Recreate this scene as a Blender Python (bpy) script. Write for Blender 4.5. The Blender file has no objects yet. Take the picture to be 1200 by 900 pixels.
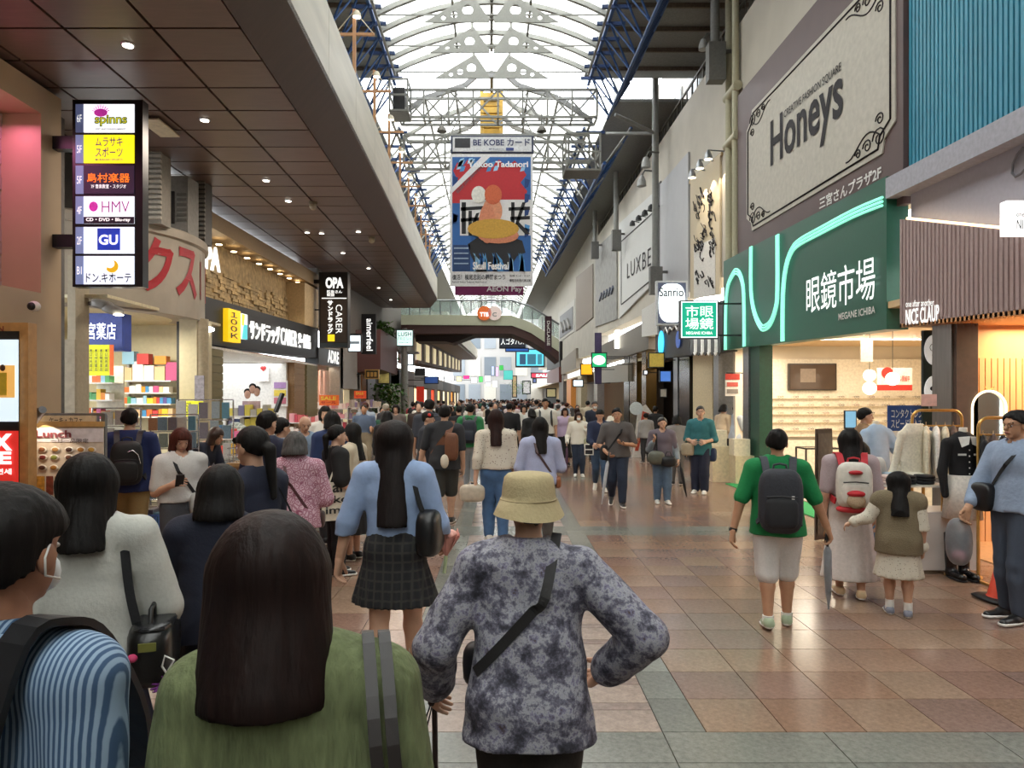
import bpy, math, random
import numpy as np
from mathutils import Vector, Matrix
random.seed(7); rng = np.random.default_rng(7)
SC = bpy.context.scene
COL = SC.collection
# ------------------------------------------------------------------ camera, sky, exposure
F, CX, CY, EYE = 850.0, 588.0, 466.0, 1.83
cam = bpy.data.cameras.new('camera'); camo = bpy.data.objects.new('camera', cam); COL.objects.link(camo)
cam.sensor_width = 36; cam.lens = F/1200*36; cam.shift_x = 12/1200; cam.shift_y = 16/1200
cam.clip_start = .05; cam.clip_end = 600
camo.location = (0, 0, EYE); camo.rotation_euler = (math.pi/2, 0, 0)
SC.camera = camo
SC.view_settings.view_transform = 'Standard'; SC.view_settings.look = 'None'
SC.view_settings.gamma = 1.0; SC.view_settings.use_curve_mapping = False
SC.view_settings.exposure = 0.27
W = bpy.data.worlds.new('overcast_sky'); SC.world = W; W.use_nodes = True
bg = W.node_tree.nodes['Background']; bg.inputs[0].default_value = (.93, .97, 1.0, 1); bg.inputs[1].default_value = 5.0
SC.cycles.max_bounces = 6; SC.cycles.diffuse_bounces = 3; SC.cycles.glossy_bounces = 3
SC.cycles.transparent_max_bounces = 10; SC.cycles.transmission_bounces = 4
SC.cycles.caustics_reflective = False; SC.cycles.caustics_refractive = False
SC.cycles.sample_clamp_indirect = 4.0

def area(name, loc, size, power, color=(1, .93, .82), rot=(0, 0, 0), sy=None):
    l = bpy.data.lights.new(name, 'AREA'); l.energy = power; l.color = color; l.size = size
    if sy: l.shape = 'RECTANGLE'; l.size_y = sy
    o = bpy.data.objects.new(name, l); o.location = loc; o.rotation_euler = rot; COL.objects.link(o); return o
WARM = (1, .84, .62); SOFT = (1, .93, .82); COOL = (.95, .98, 1)
# the shops' own ceiling lamps
area('spectacle_shop_lamp', (7.3, 13.2, 3.0), 2.6, 190, (1, .87, .68), sy=6)
area('boutique_lamp', (7.0, 7.6, 2.7), 1.6, 240, (1, .74, .45), sy=3)
area('corner_store_lamp', (-6.0, 10.9, 2.95), 1.0, 75, (1, .95, .78), sy=1.6)
area('drugstore_lamp', (-6.6, 16.8, 2.7), 2.0, 95, COOL, sy=6)
area('left_shop_lamp', (-6.2, 26, 2.8), 1.4, 110, WARM, sy=8)
area('right_shop_lamp', (6.6, 24, 2.9), 1.6, 80, WARM, sy=10)
area('wood_niche_lamp', (5.9, 16.3, 2.95), .6, 40, WARM, sy=1.4)
for k in range(5):
    area('canopy_lamp', (-3.3, 4.5+5.2*k, 5.0+.12*k), .5, 55, (1, .86, .72), sy=2.5)

# ------------------------------------------------------------------ pixel <-> world helpers
def at(px, py, Y): return Vector(((px-CX)*Y/F, Y, EYE-(py-CY)*Y/F))
def onX(px, py, X):
    Y = X*F/(px-CX); return Vector((X, Y, EYE-(py-CY)*Y/F))
def ground(px, py):
    Y = EYE*F/(py-CY); return Vector(((px-CX)*Y/F, Y, 0))

# ------------------------------------------------------------------ materials
MATS = {}
def lin(c):
    if isinstance(c, str):
        c = c.lstrip('#'); c = tuple(int(c[i:i+2], 16)/255 for i in (0, 2, 4))
    return tuple(x/12.92 if x <= .04045 else ((x+.055)/1.055)**2.4 for x in c[:3])
def M(col, rough=.6, metal=0, emit=0, var=.12, bump=0, scale=18, kind=None, alpha=1, stretch=(1, 1, 1), coat=0, col2=None, spec=.5):
    """principled material whose colour is broken up by noise (procedural)"""
    key = (str(col), rough, metal, emit, var, bump, scale, kind, alpha, stretch, coat, str(col2), spec)
    if key in MATS: return MATS[key]
    m = bpy.data.materials.new('surface'); m.use_nodes = True
    nt = m.node_tree; N = nt.nodes; L = nt.links
    b = N['Principled BSDF']; c = lin(col)
    b.inputs['Roughness'].default_value = rough; b.inputs['Metallic'].default_value = metal
    b.inputs['Base Color'].default_value = (*c, 1)
    b.inputs['Specular IOR Level'].default_value = spec
    if coat: b.inputs['Coat Weight'].default_value = coat
    if emit:
        b.inputs['Emission Color'].default_value = (*c, 1); b.inputs['Emission Strength'].default_value = emit
    if alpha < 1: b.inputs['Alpha'].default_value = alpha
    if var or bump or kind:
        tc = N.new('ShaderNodeTexCoord'); mp = N.new('ShaderNodeMapping'); mp.inputs['Scale'].default_value = stretch
        L.new(tc.outputs['Object'], mp.inputs[0]); vec = mp.outputs[0]
        nz = N.new('ShaderNodeTexNoise'); nz.inputs['Scale'].default_value = scale; nz.inputs['Detail'].default_value = 3
        L.new(vec, nz.inputs['Vector']); fac = nz.outputs['Fac']
        c2 = lin(col2) if col2 else None
        def ramp(f, stops, interp='LINEAR'):
            r = N.new('ShaderNodeValToRGB'); r.color_ramp.interpolation = interp
            e = r.color_ramp.elements
            while len(e) < len(stops): e.new(.5)
            for q, (p, cc) in zip(e, stops): q.position = p; q.color = (*cc, 1)
            L.new(f, r.inputs[0]); return r.outputs[0]
        if kind == 'stripe':
            wv = N.new('ShaderNodeTexWave'); wv.inputs['Scale'].default_value = scale; wv.bands_direction = 'X'; wv.inputs['Distortion'].default_value = .6
            L.new(vec, wv.inputs['Vector']); out = ramp(wv.outputs['Fac'], [(.35, c), (.65, c2)])
        elif kind == 'plaid':
            o = None
            for ax, sc_ in (('X', scale), ('Z', scale)):
                wv = N.new('ShaderNodeTexWave'); wv.inputs['Scale'].default_value = sc_; wv.bands_direction = ax
                L.new(vec, wv.inputs['Vector'])
                r = ramp(wv.outputs['Fac'], [(.78, (0, 0, 0)), (.98, (1, 1, 1))])
                if o is None: o = r
                else:
                    mx = N.new('ShaderNodeMix'); mx.data_type = 'RGBA'; mx.blend_type = 'ADD'; mx.inputs[0].default_value = 1
                    L.new(o, mx.inputs[6]); L.new(r, mx.inputs[7]); o = mx.outputs[2]
            out = ramp(o, [(0, c), (1, c2)])
        elif kind == 'floral':
            v = N.new('ShaderNodeTexVoronoi'); v.inputs['Scale'].default_value = scale; L.new(vec, v.inputs['Vector'])
            n2 = N.new('ShaderNodeTexNoise'); n2.inputs['Scale'].default_value = scale*.45; n2.inputs['Detail'].default_value = 6; n2.inputs['Roughness'].default_value = .75
            L.new(vec, n2.inputs['Vector'])
            out = ramp(n2.outputs['Fac'], [(.30, (.012, .012, .016)), (.41, lin('#3d3c48')), (.49, lin('#6a6878')), (.55, lin('#a3a3a8')), (.60, lin('#75728c')), (.68, lin('#4a3d38'))])
        elif kind == 'paisley':
            v = N.new('ShaderNodeTexVoronoi'); v.feature = 'DISTANCE_TO_EDGE'; v.inputs['Scale'].default_value = scale; L.new(vec, v.inputs['Vector'])
            wv = N.new('ShaderNodeMath'); wv.operation = 'SINE'; ml = N.new('ShaderNodeMath'); ml.operation = 'MULTIPLY'; ml.inputs[1].default_value = 26
            L.new(v.outputs['Distance'], ml.inputs[0]); L.new(ml.outputs[0], wv.inputs[0])
            out = ramp(wv.outputs[0], [(.1, c), (.75, c2)])
        elif kind == 'dots':
            v = N.new('ShaderNodeTexVoronoi'); v.inputs['Scale'].default_value = scale; L.new(vec, v.inputs['Vector'])
            out = ramp(v.outputs['Distance'], [(.16, c2), (.24, c)])
        elif kind == 'speckle':
            v = N.new('ShaderNodeTexNoise'); v.inputs['Scale'].default_value = scale*3; v.inputs['Detail'].default_value = 6; v.inputs['Roughness'].default_value = .8; L.new(vec, v.inputs['Vector'])
            big = N.new('ShaderNodeTexNoise'); big.inputs['Scale'].default_value = .8; L.new(vec, big.inputs['Vector'])
            ad = N.new('ShaderNodeMath'); ad.operation = 'ADD'; ml = N.new('ShaderNodeMath'); ml.operation = 'MULTIPLY'; ml.inputs[1].default_value = .5
            L.new(big.outputs['Fac'], ml.inputs[0]); L.new(v.outputs['Fac'], ad.inputs[0]); L.new(ml.outputs[0], ad.inputs[1])
            out = ramp(ad.outputs[0], [(.5, tuple(x*.62 for x in c)), (.75, c), (.98, tuple(min(1, x*1.35) for x in c))])
        else:
            lo = tuple(x*(1-var) for x in c); hi = tuple(min(1, x*(1+var)) for x in c)
            out = ramp(fac, [(.3, lo), (.7, hi)])
        L.new(out, b.inputs['Base Color'])
        if emit: L.new(out, b.inputs['Emission Color'])
        if bump:
            bp = N.new('ShaderNodeBump'); bp.inputs['Strength'].default_value = bump; bp.inputs['Distance'].default_value = .02
            L.new(fac, bp.inputs['Height']); L.new(bp.outputs[0], b.inputs['Normal'])
    MATS[key] = m; return m
def glass(col='#dfeef0', alpha=.25, rough=.05): return M(col, rough, 0, 0, 0, alpha=alpha)
def glow(col, s=1.0): return M(col, .5, 0, s, .04, scale=6)
WHITE = M('#e9e7e2', .6); BLACK = M('#17171a', .5); STEEL = M('#8d8f92', .35, .8); CHROME = M('#c9cbd0', .2, .9)
CREAM = M('#cfc6b2', .7, bump=.05); DARK = M('#2a2624', .6); GOLD = M('#c9a05a', .3, .7)

# ------------------------------------------------------------------ mesh helpers
def wloc(o):
    v = Vector((0, 0, 0))
    while o is not None: v = v+o.location; o = o.parent
    return v
def link(name, me, parent=None):
    o = bpy.data.objects.new(name, me); COL.objects.link(o)
    if parent is not None: o.parent = parent
    return o
def tag(o, label=None, cat=None, group=None, kind=None):
    if label: o['label'] = label
    if cat: o['category'] = cat
    if group: o['group'] = group
    if kind: o['kind'] = kind
    return o
def thing(name, label, cat, loc=(0, 0, 0), rz=0, group=None):
    o = bpy.data.objects.new(name, None); COL.objects.link(o); o.empty_display_size = .1
    o.location = loc; o.rotation_euler = (0, 0, rz); return tag(o, label, cat, group)
def struct(o, label=None): return tag(o, label, kind='structure')
class MB:
    """collects simple solids; build() links them as ONE mesh (world coordinates, moved into the parent's space)"""
    def __init__(s): s.v = []; s.f = []; s.sm = []; s.mi = []; s.cur = 0
    def add(s, vs, fs, smooth=False):
        n = len(s.v); s.v += [tuple(p) for p in vs]; s.f += [tuple(i+n for i in f) for f in fs]
        s.sm += [smooth]*len(fs); s.mi += [s.cur]*len(fs); return s
    def hexa(s, p):     # p: 4 of one end, 4 of the other, same order
        return s.add(p, [(0, 3, 2, 1), (4, 5, 6, 7), (0, 1, 5, 4), (1, 2, 6, 5), (2, 3, 7, 6), (3, 0, 4, 7)])
    def box(s, x0, x1, y0, y1, z0, z1):
        return s.hexa([(x0, y0, z0), (x1, y0, z0), (x1, y1, z0), (x0, y1, z0), (x0, y0, z1), (x1, y0, z1), (x1, y1, z1), (x0, y1, z1)])
    def cbox(s, c, sx, sy, sz, rz=0):
        ca, sa = math.cos(rz), math.sin(rz); P = []
        for z in (-sz/2, sz/2):
            for x, y in ((-sx/2, -sy/2), (sx/2, -sy/2), (sx/2, sy/2), (-sx/2, sy/2)):
                P.append((c[0]+x*ca-y*sa, c[1]+x*sa+y*ca, c[2]+z))
        return s.hexa(P)
    def prism(s, poly, vec):
        n = len(poly); vec = Vector(vec); A = [Vector(p) for p in poly]; B = [p+vec for p in A]
        return s.add(A+B, [tuple(range(n))[::-1], tuple(range(n, 2*n))]+[(i, (i+1) % n, n+(i+1) % n, n+i) for i in range(n)])
    def bar(s, p, q, w, h=None, up=(0, 0, 1)):
        p, q = Vector(p), Vector(q); h = h or w; d = (q-p).normalized(); u = Vector(up)
        if abs(d.dot(u)) > .98: u = Vector((1, 0, 0))
        a = d.cross(u).normalized()*w/2; b = a.normalized().cross(d).normalized()*h/2
        return s.hexa([p-a-b, p+a-b, p+a+b, p-a+b, q-a-b, q+a-b, q+a+b, q-a+b])
    def tube(s, pts, r, n=8, closed=False, flat=1.0):
        pts = [Vector(p) for p in pts]; m = len(pts); R = r if isinstance(r, (list, tuple)) else [r]*m
        vs = []; prev = None
        for i, p in enumerate(pts):
            if closed: d = pts[(i+1) % m]-pts[i-1]
            else: d = pts[min(i+1, m-1)]-pts[max(i-1, 0)]
            d.normalize()
            if prev is None:
                u = Vector((0, 0, 1)) if abs(d.z) < .9 else Vector((0, 1, 0)); a = d.cross(u).normalized()
            else:
                a = (prev-d*prev.dot(d)).normalized()
            prev = a; b = d.cross(a)
            for k in range(n):
                t = 2*math.pi*k/n; vs.append(p+a*math.cos(t)*R[i]+b*math.sin(t)*R[i]*flat)
        fs = []
        for i in range(m if closed else m-1):
            j = (i+1) % m
            for k in range(n): fs.append((i*n+k, i*n+(k+1) % n, j*n+(k+1) % n, j*n+k))
        s.add(vs, fs, True)
        if not closed:
            s.add(vs[:n], [tuple(range(n))[::-1]]); s.add(vs[-n:], [tuple(range(n))])
        return s
    def lathe(s, c, prof, n=16, axis='z', smooth=True):
        vs = []
        for r, z in prof:
            for k in range(n):
                t = 2*math.pi*k/n; a, b = r*math.cos(t), r*math.sin(t)
                p = {'z': (a, b, z), 'y': (a, z, b), 'x': (z, a, b)}[axis]; vs.append(Vector(c)+Vector(p))
        m = len(prof); fs = [(i*n+k, i*n+(k+1) % n, (i+1)*n+(k+1) % n, (i+1)*n+k) for i in range(m-1) for k in range(n)]
        s.add(vs, fs, smooth)
        s.add(vs[:n], [tuple(range(n))[::-1]]); s.add(vs[-n:], [tuple(range(n))]); return s
    def ell(s, c, r, n=12, m=8, pw=1.0, R=None):
        """(super)ellipsoid; pw<1 gives a rounded box"""
        c = Vector(c); sg = lambda x, p: math.copysign(abs(x)**p, x); vs = []
        for i in range(m+1):
            ph = -math.pi/2+math.pi*i/m
            for k in range(n):
                t = 2*math.pi*k/n
                v = Vector((r[0]*sg(math.cos(ph), pw)*sg(math.cos(t), pw), r[1]*sg(math.cos(ph), pw)*sg(math.sin(t), pw), r[2]*sg(math.sin(ph), pw)))
                if R: v = R @ v
                vs.append(c+v)
        return s.add(vs, [(i*n+k, i*n+(k+1) % n, (i+1)*n+(k+1) % n, (i+1)*n+k) for i in range(m) for k in range(n)], True)
    def band(s, pts, nrm, w, t=.004):
        """flat strap along pts; nrm = outward normal at each point"""
        pts = [Vector(p) for p in pts]; nrm = [Vector(v) for v in nrm]
        if 2 < len(pts) < 12:      # rounded course
            def cr(q, i, u):
                a, b, c, d = q[max(i-1, 0)], q[i], q[i+1], q[min(i+2, len(q)-1)]; return .5*(2*b+(c-a)*u+(2*a-5*b+4*c-d)*u*u+(3*b-a-3*c+d)*u**3)
            pts, nrm = [[cr(q, i, u) for i in range(len(q)-1) for u in (0, .25, .5, .75)]+[q[-1]] for q in (pts, nrm)]
        m = len(pts); vs = []
        for i, p in enumerate(pts):
            d = (pts[min(i+1, m-1)]-pts[max(i-1, 0)]).normalized(); nn = Vector(nrm[i]).normalized()
            a = d.cross(nn).normalized()*w/2; nn = a.normalized().cross(d).normalized()*t/2
            vs += [p-a-nn, p+a-nn, p+a+nn, p-a+nn]
        fs = [(i*4+k, i*4+(k+1) % 4, i*4+4+(k+1) % 4, i*4+4+k) for i in range(m-1) for k in range(4)]
        return s.add(vs, fs+[(3, 2, 1, 0), (m*4-4, m*4-3, m*4-2, m*4-1)])
    def build(s, name, mat, parent=None, smooth=None):
        me = bpy.data.meshes.new(name); off = wloc(parent) if parent is not None else Vector((0, 0, 0))
        V = np.array([tuple(p) for p in s.v], dtype=np.float64)-np.array(off)
        me.from_pydata(V.tolist(), [], s.f); sm = s.sm if smooth is None else [smooth]*len(s.f)
        me.polygons.foreach_set('use_smooth', sm)
        for m in (mat if isinstance(mat, (list, tuple)) else [mat]): me.materials.append(m)
        if any(s.mi): me.polygons.foreach_set('material_index', s.mi)
        me.update(); return link(name, me, parent)
def quadX(X, a, b, c, d, th=.05):
    """solid from four pixel corners on the street-parallel plane X (TL, TR, BR, BL), th deep away from the street"""
    P = [onX(*p, X) for p in (a, b, c, d)]; return MB().prism(P, (math.copysign(th, X), 0, 0))
def rectY(Y, x0, y0, x1, y1, th=.05):
    a = at(x0, y1, Y); b = at(x1, y0, Y); return MB().box(a.x, b.x, Y, Y+th, a.z, b.z)
# text laid on any surface: origin, right and up vectors; fitted to width (and height)
TXT = {}
def text_verts(s, bold=0.0, spacing=1.0):
    key = (s, bold, spacing)
    if key not in TXT:
        cu = bpy.data.curves.new('t', 'FONT'); cu.body = s; cu.size = 1; cu.offset = bold; cu.space_character = spacing; cu.resolution_u = 3
        o = bpy.data.objects.new('t', cu); COL.objects.link(o)
        dg = bpy.context.evaluated_depsgraph_get(); me = bpy.data.meshes.new_from_object(o.evaluated_get(dg))
        V = [v.co.copy() for v in me.vertices]; Fc = [tuple(p.vertices) for p in me.polygons]
        bpy.data.objects.remove(o); bpy.data.meshes.remove(me); bpy.data.curves.remove(cu)
        x0 = min(v.x for v in V); x1 = max(v.x for v in V); y0 = min(v.y for v in V); y1 = max(v.y for v in V)
        TXT[key] = ([((v.x-x0)/(x1-x0), (v.y-y0)/(y1-y0)) for v in V], Fc, (x1-x0)/(y1-y0))
    return TXT[key]
def text(s, mat, o, right, up, parent=None, name='lettering', bold=.01, th=.006, fn=None, spacing=1.0):
    """o = lower-left corner, right/up = full-extent vectors of the text block"""
    V, Fc, _ = text_verts(s, bold, spacing); o, right, up = Vector(o), Vector(right), Vector(up); n = right.cross(up).normalized()*th
    P = [fn(u, v) if fn else o+right*u+up*v for u, v in V]
    mb = MB(); mb.add([p+n for p in P], Fc)
    if th > .008:   # raised letters get sides
        ed = {}
        for f in Fc:
            for i in range(len(f)):
                e = (f[i], f[(i+1) % len(f)]); ed[e] = 1
        k = len(P); mb.v += [tuple(p) for p in P]
        for a, b in ed:
            if (b, a) not in ed: mb.f.append((a, a+k, b+k, b)); mb.sm.append(False); mb.mi.append(0)
    return mb.build(name, mat, parent)
def textY(s, mat, Y, x0, y0, x1, y1, parent=None, **k):
    """camera-facing text, pixel box, on the plane at distance Y"""
    a = at(x0, y1, Y); b = at(x1, y0, Y)
    return text(s, mat, a, (b.x-a.x, 0, 0), (0, 0, b.z-a.z), parent, **k)
def textX(s, mat, X, bl, br, tl, parent=None, **k):
    a, b, t = onX(*bl, X), onX(*br, X), onX(*tl, X); t.y = a.y
    return text(s, mat, a, b-a, t-a, parent, **k)
# ------------------------------------------------------------------ figures: smooth distance fields turned into one skin
class Field:
    def __init__(s, lo, hi, vox, ids=False):
        s.lo = np.array(lo, float); s.vox = vox; n = np.maximum(4, np.ceil((np.array(hi)-s.lo)/vox).astype(int)+1)
        s.ax = [(s.lo[i]+np.arange(n[i])*vox).astype(np.float32) for i in range(3)]
        s.D = np.full(n, .3, np.float32); s.I = np.zeros(n, np.int8) if ids else None
    def _sub(s, lo, hi):
        sl = []
        for i in range(3):
            a = max(0, int((lo[i]-s.lo[i])/s.vox)-1); b = min(len(s.ax[i]), int((hi[i]-s.lo[i])/s.vox)+3)
            if b <= a: return None
            sl.append(slice(a, b))
        return tuple(sl)
    def _merge(s, sl, d, k, mid):
        o = s.D[sl]
        if s.I is not None: s.I[sl] = np.where(d < o, mid, s.I[sl])
        if k > 0:
            h = np.maximum(k-np.abs(o-d), 0)/k; s.D[sl] = np.minimum(o, d)-h*h*k*.25
        else: s.D[sl] = np.minimum(o, d)
    def cap(s, a, b, ra, rb, k=.02, ys=1.0, mid=0):
        """tapered capsule; ys<1 flattens it front to back"""
        a = np.array(a, float); b = np.array(b, float); R = max(ra, rb)+k+2*s.vox
        sl = s._sub(np.minimum(a, b)-R, np.maximum(a, b)+R)
        if sl is None: return s
        X = s.ax[0][sl[0]][:, None, None]-a[0]; Y = (s.ax[1][sl[1]][None, :, None]-a[1])/ys; Z = s.ax[2][sl[2]][None, None, :]-a[2]
        d = b-a; d[1] /= ys; dd = float(d @ d)+1e-9
        t = np.clip((X*d[0]+Y*d[1]+Z*d[2])/dd, 0, 1)
        q = np.sqrt((X-t*d[0])**2+(Y-t*d[1])**2+(Z-t*d[2])**2)-(ra+(rb-ra)*t)
        s._merge(sl, (q*(ys**.5)).astype(np.float32), k, mid); return s
    def ell(s, c, r, k=.02, R=None, mid=0):
        c = np.array(c, float); r = np.array(r, float); m = r.max()+k+2*s.vox
        sl = s._sub(c-m, c+m)
        if sl is None: return s
        X = s.ax[0][sl[0]][:, None, None]-c[0]; Y = s.ax[1][sl[1]][None, :, None]-c[1]; Z = s.ax[2][sl[2]][None, None, :]-c[2]
        if R is not None:
            X, Y, Z = (R[0, 0]*X+R[1, 0]*Y+R[2, 0]*Z), (R[0, 1]*X+R[1, 1]*Y+R[2, 1]*Z), (R[0, 2]*X+R[1, 2]*Y+R[2, 2]*Z)
        q = np.sqrt((X/r[0])**2+(Y/r[1])**2+(Z/r[2])**2); g = np.sqrt((X/r[0]**2)**2+(Y/r[1]**2)**2+(Z/r[2]**2)**2)+1e-6
        s._merge(sl, (q*(q-1)/g).astype(np.float32), k, mid); return s
    def grids(s): return s.ax[0][:, None, None], s.ax[1][None, :, None], s.ax[2][None, None, :]
    def plane(s, p, n):
        """keep the side the normal n points to"""
        X, Y, Z = s.grids(); n = np.array(n, float); n /= np.linalg.norm(n)
        s.D = np.maximum(s.D, -((X-p[0])*n[0]+(Y-p[1])*n[1]+(Z-p[2])*n[2])).astype(np.float32); return s
    def noise(s, amp, f, seed=0):
        X, Y, Z = s.grids(); r = np.random.default_rng(seed); w = 0
        for j in range(5):
            v = r.normal(size=3); v /= np.linalg.norm(v); v[2] *= .7; v *= f*(1+.5*j)
            w = w+np.sin(X*v[0]+Y*v[1]+Z*v[2]+r.random()*6)/(1+.35*j)
        s.D = (s.D+amp*w/2.2).astype(np.float32); return s
    def mesh(s):
        D = np.pad(s.D, 1, constant_values=.3); S = D < 0
        n = np.array(D.shape); o = s.lo-s.vox
        c = np.zeros(n-1, np.int8)
        for i in (0, 1):
            for j in (0, 1):
                for k in (0, 1): c += S[i:n[0]-1+i, j:n[1]-1+j, k:n[2]-1+k]
        cell = np.argwhere((c > 0) & (c < 8)); idx = -np.ones(n-1, np.int32); idx[tuple(cell.T)] = np.arange(len(cell))
        acc = np.zeros((len(cell), 3)); cnt = np.zeros(len(cell))
        cor = [(i, j, k) for i in (0, 1) for j in (0, 1) for k in (0, 1)]; val = {q: D[cell[:, 0]+q[0], cell[:, 1]+q[1], cell[:, 2]+q[2]] for q in cor}
        for ax in range(3):
            for q in cor:
                if q[ax]: continue
                r = list(q); r[ax] = 1; r = tuple(r); a, b = val[q], val[r]; m = (a < 0) != (b < 0)
                t = np.where(m, a/np.where(m, a-b, 1), 0); p = np.zeros((len(cell), 3)); p += q; p[:, ax] += t
                acc[m] += p[m]; cnt[m] += 1
        V = (cell+acc/np.maximum(cnt, 1)[:, None])*s.vox+o
        FS = []
        for ax in range(3):
            u, w = (ax+1) % 3, (ax+2) % 3; sa = [slice(None)]*3; sb = [slice(None)]*3; sa[ax] = slice(0, -1); sb[ax] = slice(1, None)
            A, B = S[tuple(sa)], S[tuple(sb)]
            for flip, msk in ((0, A & ~B), (1, ~A & B)):
                e = np.argwhere(msk); e = e[(e[:, u] > 0) & (e[:, w] > 0) & (e[:, u] < n[u]-1) & (e[:, w] < n[w]-1)]
                if not len(e): continue
                Q = []
                for du, dw in ((-1, -1), (0, -1), (0, 0), (-1, 0)):
                    g = e.copy(); g[:, u] += du; g[:, w] += dw; Q.append(idx[tuple(g.T)])
                Q = np.stack(Q, 1); FS.append(Q[:, ::-1] if flip else Q)
        Fc = np.concatenate(FS) if FS else np.zeros((0, 4), int)
        ids = None
        if s.I is not None:
            ci = np.clip(np.round((V-s.lo)/s.vox).astype(int), 0, np.array(s.I.shape)-1); ids = s.I[tuple(ci.T)]
        return V, Fc, ids
def np_mesh(name, V, Fc, mats, parent, ids=None):
    me = bpy.data.meshes.new(name); nf = len(Fc)
    me.vertices.add(len(V)); me.vertices.foreach_set('co', np.asarray(V, np.float32).ravel())
    me.loops.add(nf*4); me.loops.foreach_set('vertex_index', np.asarray(Fc, np.int32).ravel())
    me.polygons.add(nf); me.polygons.foreach_set('loop_start', np.arange(nf, dtype=np.int32)*4)
    me.polygons.foreach_set('use_smooth', np.ones(nf, bool))
    for m in (mats if isinstance(mats, list) else [mats]): me.materials.append(m)
    if ids is not None: me.polygons.foreach_set('material_index', ids[Fc[:, 0]].astype(np.int32))
    me.update(calc_edges=True); me.validate(); return link(name, me, parent)
def rotm(ax, a):
    c, s = math.cos(a), math.sin(a)
    return np.array({'x': [[1, 0, 0], [0, c, -s], [0, s, c]], 'y': [[c, 0, s], [0, 1, 0], [-s, 0, c]], 'z': [[c, -s, 0], [s, c, 0], [0, 0, 1]]}[ax])
ARMS = {'down': ((.028, -.012, -.185), (.035, .03, -.332)), 'swingf': ((.025, .05, -.178), (.03, .135, -.30)), 'swingb': ((.03, -.06, -.172), (.045, -.075, -.318)),
        'phone': ((.035, .0, -.182), (-.035, .12, -.125)), 'belly': ((.05, .0, -.18), (-.03, .125, -.20)), 'hip': ((.135, -.055, -.13), (.055, -.085, -.225)),
        'strap': ((.045, .0, -.178), (.0, .085, -.07)), 'cane': ((.06, -.02, -.178), (.075, .10, -.27)), 'out': ((.05, -.02, -.175), (.09, .02, -.315)),
        'reach': ((.03, .08, -.16), (-.01, .2, -.15)), 'bag': ((.03, -.02, -.185), (.05, .015, -.335)), 'hold': ((.02, .05, -.18), (-.02, .17, -.22)), 'child': ((.07, .03, -.17), (.17, .06, -.22))}
LEGS = {'stand': ((.004, .012, -.24), (.008, .0, -.475), 0), 'fwd': ((.0, .085, -.232), (.0, .10, -.472), 0), 'back': ((.0, .01, -.245), (.0, -.125, -.43), .55), 'wide': ((.02, .012, -.24), (.045, .0, -.473), 0), 'step': ((.0, .05, -.24), (.0, .045, -.474), 0), 'rear': ((.0, -.02, -.24), (.0, -.06, -.468), .12)}
SKIN = M('#c59a80', .55, var=.06); SKIN2 = M('#b88a6c', .55, var=.06); SKIN3 = M('#d0a78f', .55, var=.06)
HAIR = M('#110e0d', .62, spec=.22, var=.35, bump=.25, scale=60, stretch=(1, 1, .12)); HAIRB = M('#26130f', .62, spec=.22, var=.35, bump=.25, scale=60, stretch=(1, 1, .12))
HAIRR = M('#4a2219', .62, spec=.22, var=.3, bump=.2, scale=60, stretch=(1, 1, .12)); HAIRG = M('#4d4b4a', .62, spec=.22, var=.4, bump=.25, scale=60, stretch=(1, 1, .12))
EYE_W = M('#d8d4cf', .3, var=0); EYE_D = M('#1a1210', .2, var=0); LIP = M('#a8605a', .45, var=0)
NPEOPLE = [0]
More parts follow.
